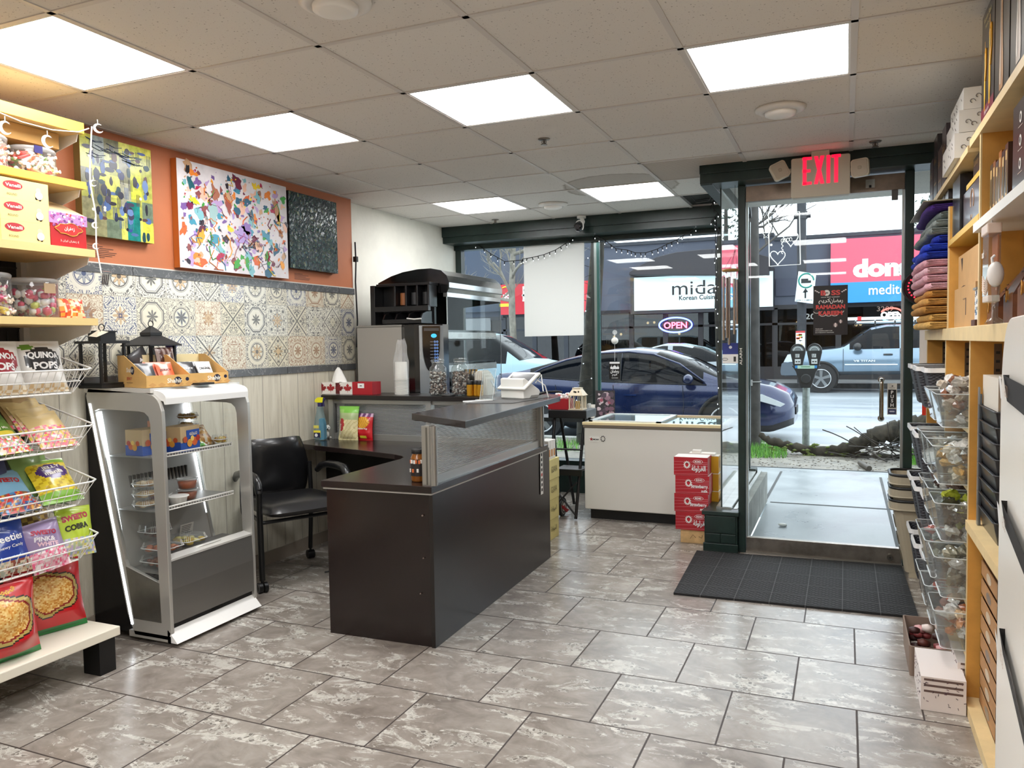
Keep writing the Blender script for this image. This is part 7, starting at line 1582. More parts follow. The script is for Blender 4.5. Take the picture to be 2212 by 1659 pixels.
for k,(y,c,dz,cc,lb) in enumerate(((2.84,'#332b24','.',"#b98a5a",'grey and copper jug'),(2.58,'#2a2220','.',"#c9b8a8",'pale jug'),(2.32,'#30261e','.',"#d8b050",'golden jug'),(2.06,'#241c18','.',"#c9a04a",'brass jug'))):
    gbox('flask_box','tall dark gift box picturing a %s on the top right shelf'%(lb.replace('golden jug','single golden jug')),'box',.435,y,ZS,.18,.24,.37,c,group='tall dark jug boxes on the top right shelf',deco=jug(cc))
def flor(mb,dx,dy,dz):
    rn=random.Random(int(dz*1000))
    for i in range(7):
        cy=-dx; x=.03+i*.02; z=.02+(dz-.04)*rn.random(); mb.tube([(x+.012*cos(a)*(1-a/7),-dy/2-.001,z+.012*sin(a)*(1-a/7)) for a in [j*.6 for j in range(9)]],.0014,'#6a6460',4)
    for i in range(9):
        y=rn.uniform(-dy*.4,dy*.4); z=rn.uniform(.02,dz-.02); mb.tube([(-.001,y,z),(-.001,y+.02,z+.012)],.0015,'#8a8480',4)
for k in range(3):
    gbox('floral_box','white box with grey scroll pattern near the ceiling, %s of the stack'%['bottom','middle','top'][k],'box',.40+.015*k,3.86,[2.126,2.226,2.315][k],.22,.42,[.098,.088,.085][k],['#e6e2da','#dcd8d0','#e2ded6'][k],group='white scroll-patterned boxes',deco=flor)
for k in range(4):
    def dk_(mb,dx,dy,dz,k=k):
        mb.text('S&G',(-.001,0,dz*.55),(0,-1,0),(0,0,1),.03,M('#b89868',.3,.4),.0,width=dy*.6); fx(mb,[(-dy*.3,dz*.2),(dy*.3,dz*.2),(dy*.3,dz*.23),(-dy*.3,dz*.23)],'#b89868')
    gbox('dark_gift_box','dark gift box at the window end, %s along from the white scroll boxes'%['first','second','third','fourth'][k],'box',.42,[4.22,4.40,4.60,4.80][k],2.126,.2,.16,[.26,.2,.3,.22][k],['#3a3032','#5a4a48','#2e2a2c','#453638'][k],group='dark gift boxes at the window end',deco=dk_)
for k in range(4):
    gbox('perfume_box','slim %s box on the shelf above the towels, %s from the left'%(['blue-grey','brown','grey','dark'][k],['first','second','third','fourth'][k]),'box',.44,[4.80,4.62,4.45,4.28][k],2.055,.15,.12,.042,['#6a7a88','#7a5a48','#8a8a88','#3a3432'][k],group='slim boxes above the towels')
def dial(mb,dx,dy,dz):
    for f in (0,1):
        def PT(a,b_): return (-.001,a,b_) if f else (dx*.45+a,-dy/2-.001,b_)
        mb.tube([PT(.042*cos(a),dz*.62+.042*sin(a)) for a in [-.6+i*.28 for i in range(17)]],.0018,'#c8a890',4); mb.tube([PT(.034*cos(a),dz*.62+.034*sin(a)) for a in [-.6+i*.28 for i in range(17)]],.001,'#c8a890',4)
        mb.poly([PT(.008*cos(a),dz*.22+.008*sin(a)) for a in [2*pi*i/12 for i in range(12)]],M('#d8c8b8')); mb.tube([PT(.03+.009*cos(a),dz*.22+.009*sin(a)) for a in [2*pi*i/12 for i in range(12)]],.001,'#c8a890',4,closed=True)
gbox('appliance_box','dark maroon box with a gold dial drawing on the yellow-edged shelf','box',.45,3.53,1.841,.30,.5,.155,'#3a1618',deco=dial)
gbox('appliance_box','tall glossy black box standing left of the dial box','box',.44,3.93,1.841,.26,.24,.25,'#1c1a1e')
for k in range(2):
    def go(mb,dx,dy,dz): mb.text('Luxury',(-.001,0,dz*.45),(.0,-1,0),(0,0,1),.03,M('#b8955a',.3,.5),.0,width=dy*.6); fx(mb,[(-dy*.35,0),(dy*.35,0),(dy*.35,.012),(-dy*.35,.012)],'#7a2030'); mb.text('Luxury',(dx*.5,-dy/2-.001,dz*.45),(1,0,0),(0,0,1),.025,M('#b8955a',.3,.5),.0,width=dx*.6)
    gbox('dark_gift_box','dark brown box with gold script under the top shelf, %s one'%['nearer','farther'][k],'box',.46,[3.30,3.50][k],2.021,.28,.18,.085,'#2b2020',group='dark brown boxes with gold script',deco=go)
# under the top shelf, right bay
def icons(mb,dx,dy,dz):
    for f in (0,1):
        for i in range(3):
            zc_=dz*(.82-.24*i); P=lambda a,b_,o=.001: ((-o,a,b_) if f else (dx*.35+a,-dy/2-o,b_))
            mb.poly([P(.016*cos(a),zc_+.016*sin(a)) for a in [2*pi*j/18 for j in range(18)]],M('#ece6de')); mb.poly([P(.007*cos(a),zc_+.009*sin(a),.002) for a in [2*pi*j/10 for j in range(10)]],M('#3a2420'))
            mb.poly([P(-.03,zc_-.026),P(.03,zc_-.026),P(.03,zc_-.024),P(-.03,zc_-.024)],M('#c8b8a8'))
gbox('burner_box','black and bronze box with three round white icons under the top shelf','box',.45,2.62,1.801,.22,.22,.27,'#2e1c18',deco=icons)
GBX='slim dark boxes under the top shelf'
for k in range(6):
    gbox('incense_box','slim upright %s box under the top shelf, number %s from the divider'%(['black and gold','brown','black and silver','amber','black','dark brown'][k],['one','two','three','four','five','six'][k]),'box',.455,3.16-.026-k*.055,1.801,.2,.05,[.19,.19,.18,.2,.19,.2][k],['#2a221c','#7a4c2a','#3c3c40','#a8682c','#1e1a18','#4a2e1e'][k],group=GBX,deco=lambda mb,dx,dy,dz: (fx(mb,[(-dy*.3,.02),(dy*.3,.02),(dy*.3,dz-.02),(-dy*.3,dz-.02)],'#c9a56a'),fx(mb,[(-dy*.16,.05),(dy*.16,.05),(dy*.16,dz-.05),(-dy*.16,dz-.05)],'#1a1512',.0014)))
t=T('brass_lantern','small amber wooden lantern with glass sides on the white upper shelf','lantern',(.50,2.42,1.801)); m=MB()
for s in (-1,1):
    for q in (-1,1): m.box(s*.05-.005,q*.05-.005,0,s*.05+.005,q*.05+.005,.13,M('#b8742c'))
m.box(-.06,-.06,0,.06,.06,.01,M('#b8742c')); build('frame',m,t,local=True); build('glass',MB().box(-.048,-.048,.01,.048,.048,.13,glassy('lantern_glass')),t,local=True)
r=MB(); v=[(s*.066,q*.066,.13) for s,q in ((-1,-1),(1,-1),(1,1),(-1,1))]+[(s*.015,q*.015,.185) for s,q in ((-1,-1),(1,-1),(1,1),(-1,1))]; r.add(v,[(0,1,5,4),(1,2,6,5),(2,3,7,6),(3,0,4,7),(4,5,6,7),(3,2,1,0)],M('#b8742c')).tube([(0,.01*cos(a),.195+.01*sin(a)) for a in [2*pi*i/10 for i in range(10)]],.002,'#c9a83a',5,closed=True); build('roof',r,t,local=True)
# main shelf, from the towels towards the camera
KB=M('#c69c68',.7,var=.06,vs=8)
for k,(z,dz,dy,xo,lb) in enumerate(((1.4465,.17,.62,.0,'lower plain cardboard box with a torn slot beside the towels'),(1.6165,.145,.58,.012,'upper plain cardboard box on top of the torn one beside the towels'))):
    mb=MB().box(0,-dy/2,0,.33,dy/2,dz,KB)
    if k==0: mb.box(-.0006,-.06,.05,0,-.045,.12,M('#2a1c14')).box(-.0008,-.045,.115,0,.03,.12,M('#8a6a44'))
    else: mb.poly([(-.0008,.17,.07),(-.0008,.20,.13),(-.0008,.145,.13)],M('#2a1c14')).tube([(-.001,.24,.0),(-.001,.1,.008),(-.001,0,.0)],.002,'#3a281c',4)
    place('cardboard_box',lb,'cardboard box',mb,(.452+xo,3.74,z),group='plain cardboard boxes')
t=T('ceramic_house','small white painted ceramic tower with red and blue marks on a brown base','ornament',(.455,3.28,1.4465)); build('base',MB().box(-.03,-.045,0,.05,.045,.022,M('#5a3428')),t,local=True)
m=MB().box(-.02,-.035,.022,.04,.035,.13,M('#e4e2de')).box(-.026,-.04,.13,.046,.04,.138,M('#8a8a86')); rn=random.Random(4)
for i in range(14): y=rn.uniform(-.03,.03); z=rn.uniform(.03,.12); m.box(-.0208,y,z,-.02,y+.008,z+.012,M(rn.choice(['#3a5a9a','#b83a4a','#2a2a2a','#4a8ab0'])))
for i in range(8): y=rn.uniform(-.015,.03); z=rn.uniform(.03,.12); m.box(y,-.0358,z,y+.008,-.035,z+.012,M(rn.choice(['#3a5a9a','#b83a4a','#2a2a2a'])))
build('tower',m,t,local=True)
WDB=M('#6f4630',.35,var=.25,vs=20); BRS=M('#b98a4c',.3,.8)
def pyr(lb,y,w,h,x=.455):
    t=T('wooden_incense_box',lb,'wooden box',(x,y,1.4465),group='steep-lidded wooden boxes with brass clasps'); d=.13
    vs=[(0,-w/2,0),(.14,-w/2,0),(.14,w/2,0),(0,w/2,0),(0,-w/2,h*.36),(.14,-w/2,h*.36),(.14,w/2,h*.36),(0,w/2,h*.36),(.085,-w*.28,h),(.13,-w*.28,h),(.13,w*.28,h),(.085,w*.28,h)]
    build('body',MB().add(vs[:8],[(0,1,2,3),(0,4,5,1),(1,5,6,2),(2,6,7,3),(3,7,4,0)],WDB),t,local=True)
    build('lid',MB().add(vs[4:],[(0,1,5,4),(1,2,6,5),(2,3,7,6),(3,0,4,7),(4,5,6,7)],M('#5a3424',.35,var=.25,vs=20)),t,local=True)
    m=MB().box(-.004,-.012,h*.30,0,.012,h*.42,BRS).tube([(-.005,.006*cos(a),h*.36+.02*sin(a)) for a in [2*pi*i/12 for i in range(12)]],.002,BRS,5,closed=True)
    for i in range(6): m.box(.02+i*.006,-w*.12,h*(.44+.07*i),.022+i*.006,w*.12,h*(.455+.07*i),M('#3a2218'))
    build('clasp',m,t,local=True)
pyr('smallest steep-lidded wooden box, beside the ceramic tower',3.12,.12,.17); pyr('middle steep-lidded wooden box with brass clasp, behind the white peacock ornament',2.83,.15,.24,.46); pyr('nearest and largest steep-lidded wooden box, at the right frame edge',2.60,.17,.27,.46)
t=T('swan_ornament','white glass bird ornament on a clear stand between the wooden boxes','ornament',(.42,2.79,1.4465)); build('stand',MB().lathe([(0,0),(.028,0),(.02,.012),(.008,.02),(.009,.08),(.012,.115)],JAR,n=20),t,local=True); build('body',MB().ball((0,0,.150),.029,'#ece8e4',16,(.8,.9,1.35)).tube([(-.008,.0,.182),(-.01,.0,.2),(-.002,0,.208)],.004,'#ece8e4',8),t,local=True)
t=T('hanging_perfume_pack','clear perfume pack with a pale cap hanging under the white upper shelf','packet',(.425,2.87,1.52))
build('cap',MB().box(.40,2.815,1.725,.44,2.935,1.757,M('#e6d0c0',.3)),t,.004); build('base_cap',MB().box(.405,2.82,1.515,.438,2.93,1.535,M('#e6d8cc',.3)),t,.003)
build('sleeve',MB().box(.405,2.82,1.535,.438,2.93,1.725,glassy('film_clear','#f6efe8',1.45,.02,.10,'#e8d8c8')),t); m=MB()
for q in range(7): m.tube([(.4035,2.825+.10*i/10,1.60-q*.007-.02*sin(pi*i/10)) for i in range(11)],.0012,'#e8d8c8',4)
build('swirl_print',m,t)
build('card',MB().box(.43,2.825,1.535,.434,2.925,1.722,M('#a4602f',.5)).text('oud',(.402,2.9,1.655),(0,-1,0),(0,0,1),.026,M('#efe8dc'),.03,width=.04),t); build('cord',MB().tube([(.42,2.87,1.757),(.418,2.86,1.775)],.003,'#cfd2d2',5),t)
for k in range(2): gbox('red_brown_box','red-brown printed box at the back of the main shelf, %s'%['upper and nearer','lower and farther'][k],'box',.60,[2.66,2.78][k],[1.60,1.4465][k],.2,.26,.15,['#9a3a2a','#a8502c'][k],group='red-brown boxes',deco=lambda mb,dx,dy,dz: fx(mb,[(.03*cos(a),dz/2+.04*sin(a)) for a in [2*pi*i/14 for i in range(14)]],'#c98a6a'))
one('price_sign','small green and white card sign beside the ceramic tower','sign',MB().box(.448,3.215,1.4465,.45,3.235,1.62,M('#3a8a5a')).box(.4475,3.216,1.56,.448,3.234,1.61,M('#e8e8e4')))
# ================================================================ OUTSIDE
def wet(nm,c0,c1,r0,r1,sc=2.,bump=.1,sx=1.):
    t=NT(nm); x,y,z=t.pos(); p=t.vec(x*sx,y,z); n=t.noise(p,sc,6,.65,.5); f=t.noise(p,60,3)
    t.set('Base Color',t.mix(f*.35,t.mix(n.ss(.35,.65),c0,c1),'#6a6c6c')); t.set('Roughness',n*(r1-r0)+r0); t.bump(f,bump,.004); t.set('Specular IOR Level',.6); return t.m
SWK=wet('wet_sidewalk_concrete','#8f979c','#aab2b6',.12,.55,1.3); ASP=wet('wet_asphalt','#8d979f','#aab3ba',.15,.5,.7,.25,.25); DRT=wet('wet_gravel_verge','#5c574e','#8b867b',.3,.8,5,.6)
struct('floor_sidewalk',MB().box(-14,7.08,-.14,9,9.15,-.02,SWK).box(-.62,5.45,-.14,XR+.1,7.08,-.02,SWK).box(-14,9.15,-.14,9,11.1,-.03,DRT).box(-14,11.1,-.14,9,11.3,-.01,M('#9b9c98',.6,var=.2)))
struct('floor_road',MB().box(-40,11.3,-.25,30,26.1,-.14,ASP).box(-40,26.1,-.25,30,26.35,.02,M('#4a4c4e',.6,var=.3)).box(-40,26.35,-.25,30,29,.0,wet('far_pavement','#6b6e70','#8a8c8c',.2,.6,1.)))
m=MB(); JD=M('#3f4244',.7)
m.box(-.6,7.16,-.0195,9,7.19,-.017,JD).box(-14,9.14,-.0195,9,9.16,-.015,JD)
for (a,b_) in (((1902,1031),(1940,1185)),((1688,1018),(1651,1085))):
    p=atz(*a,-.018); q=atz(*b_,-.018); d=(q-p).normalized(); n=V((-d.y,d.x,0))*.012; m.quad(p-n,p+n,q+n,q-n,JD)
struct('trim_8',m)
m=MB(); p=atz(1810,1188,-.019); 
pts=[(p.x+.50*cos(a)*(1+.15*sin(3*a)),p.y+.13*sin(a)*(1+.1*cos(5*a))-.02,-.0175) for a in [2*pi*i/40 for i in range(40)]]; m.poly(pts,M('#9b968b',.12,spec=.8)); one('puddle','shallow brown puddle on the sidewalk just outside the glass door','puddle',m)
m=MB(); p=atz(1690,1137,-.018); m.ball((p.x,p.y,-.005),.022,'#f0f0ee',10,(1.4,1,.6)).ball((p.x+.02,p.y+.01,-.008),.014,'#e4e4e2',8); one('crumpled_tissue','crumpled white tissue lying on the sidewalk outside the door','tissue',m)
# cars ----------------------------------------------------------------------
def interp(P,x):
    if x<=P[0][0]: return P[0][1]
    for a,b_ in zip(P,P[1:]):
        if x<=b_[0]: t=(x-a[0])/(b_[0]-a[0]); return lerp(a[1],b_[1],t)
    return P[-1][1]
CG_=M('#090c11',.05,spec=.12); TYR=M('#17181a',.7); RIM=M('#c3c6c8',.25,.8)
def car(nm,lb,loc,rz,L,W,top,belt,hwf,zl,cab,ws,rw,wheels,wr,paint,glass=CG_,pill=(),roofglass=False,cat='car',dark=None,n=72):
    t=T(nm,lb,cat,loc,rz=rz); hw=W/2; sec=[]
    xs=[L*i/n for i in range(n+1)]
    for x in xs:
        zt=interp(top,x); zb=min(interp(belt,x),zt-.02); h=hw*interp(hwf,x); c=zt-zb; incab=cab[0]<x<cab[1]
        tum=min(.24,.30*c)
        zl_=interp(zl,x)
        sec.append([(h*.90,zl_),(h*.985,zl_+.10),(h*1.0,lerp(zl_,zb,.5)),(h*.975,zb-.02 if c>.05 else zb-.02),(h*.955,zb),(h*(.955)-tum*.92,zt-.05*min(1,c/.3)-.0),(h*.55-tum*.3,zt-.0),(h*.0,zt+.02)])
    k=len(sec[0]); vs=[];fs=[];mm=[]
    for i,x in enumerate(xs):
        vs+=[(x,-p[0],p[1]) for p in sec[i]]; vs+=[(x,p[0],p[1]) for p in sec[i]]
    PM=paint
    for i in range(n):
        xm=(xs[i]+xs[i+1])/2; c=interp(top,xm)-interp(belt,xm)
        for s in (0,1):
            for j in range(k-1):
                a=i*2*k+s*k+j; b_=(i+1)*2*k+s*k+j; q=(a,b_,b_+1,a+1)
                g=False
                if j==4 and cab[2]<xm<cab[3] and c>.10 and not any(abs(xm-pp)<.05 for pp in pill): g=True
                if j in(5,6) and (ws[0]<xm<ws[1] or rw[0]<xm<rw[1] or (roofglass and ws[0]<xm<rw[1])): g=True
                fs.append(q if s==0 else q[::-1]); mm.append(glass if g else (dark or PM) if j==0 else PM)
        a=i*2*k; b_=(i+1)*2*k; fs.append((a,a+k,b_+k,b_)); mm.append(M('#111111'))
    fs.append(tuple(range(k))+tuple(range(2*k-1,k-1,-1))); mm.append(PM); o=n*2*k; fs.append(tuple(range(o,o+k))[::-1]+tuple(range(o+k,o+2*k))); mm.append(PM)
    mb=MB(); mb.add(vs,fs,mm,True); build('body',mb,t,local=True)
    for wx in wheels:
        for s in (-1,1):
            y=s*(hw-.10); w=build('wheel',MB().cyl((wx,y-s*.12,wr),(wx,y+s*.115,wr),wr,TYR,n=32).cyl((wx,y+s*.1,wr),(wx,y+s*.118,wr),wr*.66,M('#3a3c3e',.4,.5),n=28),t,local=True)
            m=MB(); 
            for q in range(5):
                a=q*2*pi/5+.3; m.add([(wx+.03*cos(a+1.57),y+s*.126,wr+.03*sin(a+1.57)),(wx+.03*cos(a-1.57),y+s*.126,wr+.03*sin(a-1.57)),(wx+wr*.62*cos(a)+.045*cos(a-1.57),y+s*.12,wr+wr*.62*sin(a)+.045*sin(a-1.57)),(wx+wr*.62*cos(a)+.045*cos(a+1.57),y+s*.12,wr+wr*.62*sin(a)+.045*sin(a+1.57))],[(0,1,2,3),(3,2,1,0)],RIM)
            m.tube([(wx+wr*.64*cos(a),y+s*.122,wr+wr*.64*sin(a)) for a in [2*pi*i/28 for i in range(28)]],.014,RIM,5,closed=True); build('rim',m,w,local=True)
            build('wheel_arch',MB().tube([(wx+wr*1.13*cos(a),s*(hw-.015),wr+wr*1.13*sin(a)) for a in [pi*i/16 for i in range(17)]],.035,M('#0e0f10',.6),6).add([(wx+wr*1.13*cos(a),s*(hw+.002),wr+wr*1.13*sin(a)) for a in [-.5+(pi+1.)*i/18 for i in range(19)]],[tuple(range(19))],M('#0c0d0e',.8)),t,local=True)
    return t
def mirror(t,x,s,W,z,col,k=1.): build('door_mirror',MB().ball((x,s*(W/2+.09*k),z),.10*k,col,14,(.8,1.,.75)).ball((x+.035*k,s*(W/2+.09*k),z),.085*k,CG_,12,(.6,.9,.7)).tube([(x,s*(W/2-.06),z-.05),(x,s*(W/2+.05),z-.03)],.02,BLK,6),t,local=True)
BLU=M('#16244a',.16,coat=.6,var=.1,vs=2,bump=.06,bs=160,metal=.3)
Yt=12.70; a=aty(1712,880,11.85); b=aty(1057,800,11.85); Lt=4.75
top=[(0,.62),(.05,.74),(.3,.86),(.75,.96),(1.05,1.02),(1.3,1.14),(1.6,1.28),(1.95,1.39),(2.35,1.435),(2.8,1.42),(3.3,1.34),(3.8,1.22),(4.2,1.11),(4.5,1.05),(4.68,1.03),(4.75,.98)]
belt=[(0,.60),(.3,.80),(1.0,.88),(2,.90),(3.2,.94),(4.0,1.0),(4.6,1.02),(4.75,.95)]
hwf=[(0,.60),(.08,.76),(.3,.90),(.8,.99),(1.3,1.),(3.6,1.),(4.3,.96),(4.65,.85),(4.75,.70)]
tz=car('blue_sedan','dark blue fastback car parked at the kerb right outside the shop window',(a.x,Yt,-.14),pi,Lt,1.86,top,belt,hwf,[(0,.30),(.3,.20),(4.3,.22),(4.75,.42)],(1.0,4.4,1.25,4.05),(1.05,1.98),(3.2,4.3),(.92,3.80),.345,BLU,pill=(2.55,),dark=M('#101216',.5))
mirror(tz,1.45,1,1.86,.98,BLU,1.); mirror(tz,1.45,-1,1.86,.98,BLU)
for s in (1,-1):
    build('headlamp',MB().prism([(.10,.62),(.42,.76),(.55,.75),(.45,.66),(.16,.58)],1,s*.84,s*.885,M('#dfe6ea',.1,.2)),tz,local=True)
    m=MB()
    for x in (1.55,2.62,3.55): m.tube([(x,s*.932,.30),(x-.02,s*.938,.6),(x+.02*(x>3),s*.915,.88)],.005,'#060a16',4)
    for x in (2.35,3.32): m.box(x-.10,s*.935,.72,x+.10,s*.942,.745,M('#243a70',.2,.6))
    build('door_gaps',m,tz,local=True)
    build('window_trim',MB().tube([(x,s*(.93*.957),interp(belt,x)+.008) for x in [1.2+.15*i for i in range(20)]],.009,'#0b0c10',5),tz,local=True)
build('door_pillar',MB().prism([(2.50,.93),(2.60,.93),(2.57,1.36),(2.50,1.36)],1,-.905,-.90,BLK).add([(2.50,.905,.93),(2.60,.905,.93),(2.57,.80,1.37),(2.50,.80,1.37)],[(0,1,2,3)],BLK).tube([(1.22,.90,.93),(1.6,.86,1.20),(2.0,.80,1.345),(2.4,.785,1.39),(2.9,.79,1.37),(3.4,.82,1.27),(3.8,.86,1.14),(4.02,.89,1.03)],.016,BLU,6),tz,local=True)
build('rear_spoiler',MB().tube([(4.66,.62*math.sin(i/10*pi-pi/2),1.035) for i in range(11)],.014,BLU,6),tz,local=True)
build('front_plate',MB().box(-.02,-.25,.42,.0,.25,.53,BLK),tz,local=True)
SLV=M('#72889a',.22,coat=.7,metal=.5,var=.08,vs=1)
Yp=25.0; a=aty(1694,770,24.1)
top=[(0,.95),(.06,1.08),(.3,1.16),(1.3,1.24),(1.55,1.28),(1.9,1.55),(2.3,1.82),(2.7,1.90),(3.9,1.90),(4.15,1.86),(4.30,1.40),(4.35,1.36),(5.65,1.36),(5.7,1.30)]
belt=[(0,.92),(.3,1.10),(1.5,1.22),(4.2,1.26),(4.35,1.30),(5.7,1.28)]
hwf=[(0,.80),(.1,.93),(.5,.99),(5.5,1.),(5.7,.97)]
tt=car('silver_pickup','silver four-door pickup truck with a ladder rack parked across the street','x' and (a.x,Yp,-.14),0,5.7,2.0,top,belt,hwf,[(0,.45),(.5,.50),(5.7,.55)],(1.6,4.3,1.75,4.1),(1.55,2.28),(4.14,4.32),(1.0,4.6),.41,SLV,pill=(3.02,),cat='pickup truck',dark=M('#3a4046',.5))
for s in (-1,1): mirror(tt,1.95,s,2.0,1.30,M('#1a1c1e',.4),1.5)
build('bumper',MB().prism(rp([(-.08,.50),(-.10,.62),(-.06,.86),(.35,.88),(.45,.62),(.42,.50)],.04),1,-.98,.98,M('#5b6670',.35,.4)),tt,local=True)
for s in (-1,1): build('headlamp',MB().prism([(-.01,.88),(.10,1.10),(.34,1.12),(.40,.90)],1,s*.96,s*1.0,M('#dce4ea',.1,.3)),tt,local=True)
m=MB()
for x in (1.58,3.02,4.22): m.box(x-.008,-1.003,.62,x+.008,-.99,1.25,M('#3c4650'))
build('door_gaps',m,tt,local=True)
for x in (2.72,4.0): build('door_handle',MB().tube([(x-.11,-1.0,1.08),(x-.04,-1.03,1.085),(x+.04,-1.03,1.085),(x+.11,-1.0,1.08)],.022,M('#1d2226',.4),8),tt,local=True)
build('side_trim',MB().tube([(1.62,-1.01,.80),(2.96,-1.01,.80)],.02,M('#c9d4da',.2,.5),8).tube([(3.08,-1.01,.82),(4.2,-1.01,.82)],.02,M('#c9d4da',.2,.5),8),tt,local=True)
build('lettering',MB().text('V8 TITAN',(2.12,-1.006,.88),(1,0,0),(0,0,1),.055,M('#e2e8ec',.3,.4),.03,width=.55),tt,local=True)
r=MB(); AL=M('#d9dcdd',.3,.5)
for s in (-1,1): r.tube([(1.9,s*.7,1.98),(5.6,s*.7,2.02)],.03,AL,6)
for k in range(8): x=1.9+k*.5; r.tube([(x,-.72,2.02),(x,.72,2.02)],.022,AL,6); r.box(x-.02,-.73,1.90,x+.02,-.69,2.02,M('#222222'))
build('ladder_rack',r,tt,local=True)
t=T('ladder','aluminium and red-tipped ladder tied on the rack of the silver pickup','ladder',(a.x+1.5,Yp,1.93)); m=MB()
for y in (Yp-.35,Yp+.05): m.box(a.x+1.4,y-.02,1.92,a.x+5.4,y+.02,2.0,M('#e6e8ea',.4,.3))
for k in range(13): m.cyl((a.x+1.6+k*.3,Yp-.35,1.96),(a.x+1.6+k*.3,Yp+.05,1.96),.02,AL,n=6)
m.box(a.x+1.95,Yp-.38,1.90,a.x+2.05,Yp-.32,2.02,M('#b8242a')).box(a.x+4.2,Yp-.38,1.90,a.x+4.26,Yp-.32,2.02,BLK); build('rails_and_rungs',m,t)
# vehicles passing / parked further off
GRY=M('#71797f',.15,coat=.8,metal=.4); a=aty(1262,770,20.6)
top=[(0,.60),(.05,.70),(.4,.84),(1.1,.95),(1.4,1.08),(1.9,1.35),(2.4,1.47),(2.9,1.46),(3.4,1.36),(3.9,1.14),(4.1,1.05),(4.6,1.02),(4.7,.92)]
belt=[(0,.58),(.4,.8),(1.2,.90),(3.9,1.0),(4.7,.90)]; hwf=[(0,.65),(.1,.8),(.4,.93),(1,1.),(4,1.),(4.5,.92),(4.7,.78)]
car('grey_sedan','grey four-door car parked across the street behind the blue car',(a.x-.3,21.6,-.14),0,4.7,1.82,top,belt,hwf,[(0,.3),(4.7,.35)],(1.1,4.0,1.3,3.95),(1.2,2.1),(3.2,4.0),(.9,3.7),.33,GRY,pill=(2.6,))
a=aty(1248,790,15.3)
top=[(0,.85),(.06,1.0),(.3,1.06),(1.2,1.14),(1.4,1.18),(1.75,1.45),(2.2,1.72),(2.6,1.80),(5.2,1.80),(5.35,1.74),(5.4,1.6)]
belt=[(0,.83),(.3,1.02),(1.3,1.12),(5.4,1.16)]; hwf=[(0,.78),(.1,.92),(.5,.99),(5.2,1.),(5.4,.95)]
TS=M('#8fabb8',.45,spec=.3); a=aty(1262,800,15.2)
car('silver_suv','pale silver-blue canopied truck in the street behind the food warmer',(a.x,16.1,-.14),pi,5.4,1.9,top,belt,hwf,[(0,.4),(5.4,.45)],(1.5,5.3,1.7,5.1),(1.42,2.25),(5.2,5.4),(.95,4.3),.38,TS,pill=(3.1,4.2),cat='truck')
a=aty(1160,760,21); car('black_suv','black car with silver roof rails further up the street beyond the window sheet',(a.x+.9,21.6,-.14),pi,4.6,1.85,[(0,.8),(.1,.95),(1.1,1.05),(1.4,1.15),(1.9,1.5),(2.3,1.62),(4.2,1.62),(4.5,1.3),(4.6,1.0)],[(0,.78),(1.2,1.0),(4.6,1.05)],hwf,[(0,.35),(4.6,.4)],(1.3,4.4,1.5,4.2),(1.25,2.0),(4.25,4.5),(.9,3.7),.36,M('#20242a',.6,spec=.15),pill=(2.8,))
# parking meter --------------------------------------------------------------
p=atz(1741,976,-.03); mx_,my_=p.x,p.y
t=T('parking_meter','grey twin-headed parking meter on a steel post outside the door','parking meter',(mx_,my_,-.03)); CI=M('#2f3133',.45,.4)
def MZ(y): return aty(1741,y,my_).z
zt_=MZ(752); zc_=MZ(806); zb_=MZ(832)
build('post',MB().cyl((mx_,my_,-.03),(mx_,my_,zb_+.02),.045,M('#8d9693',.4,.6,var=.25,vs=14),n=18),t)
build('lower_housing',MB().prism([(mx_-.06,zb_-.03),(mx_+.06,zb_-.03),(mx_+.085,zb_+.05),(mx_+.12,zc_+.02),(mx_+.17,zc_+.10),(mx_-.17,zc_+.10),(mx_-.12,zc_+.02),(mx_-.085,zb_+.05)],1,my_-.07,my_+.07,CI).cyl((mx_,my_-.072,zb_+.085),(mx_,my_-.095,zb_+.085),.06,M('#3c3e40',.4,.5),n=24),t,.01)
build('zone_sticker',MB().box(mx_-.10,my_-.073,zc_+.06,mx_+.10,my_-.071,zc_+.10,M('#a8c8b4')).box(mx_-.13,my_-.0725,zc_+.065,mx_-.10,my_-.0705,zc_+.10,M('#2a7ab8')).box(mx_+.10,my_-.0725,zc_+.065,mx_+.13,my_-.0705,zc_+.10,M('#2a7ab8')).box(mx_-.06,my_-.0735,zc_+.078,mx_+.05,my_-.072,zc_+.086,M('#2a5a3a')),t)
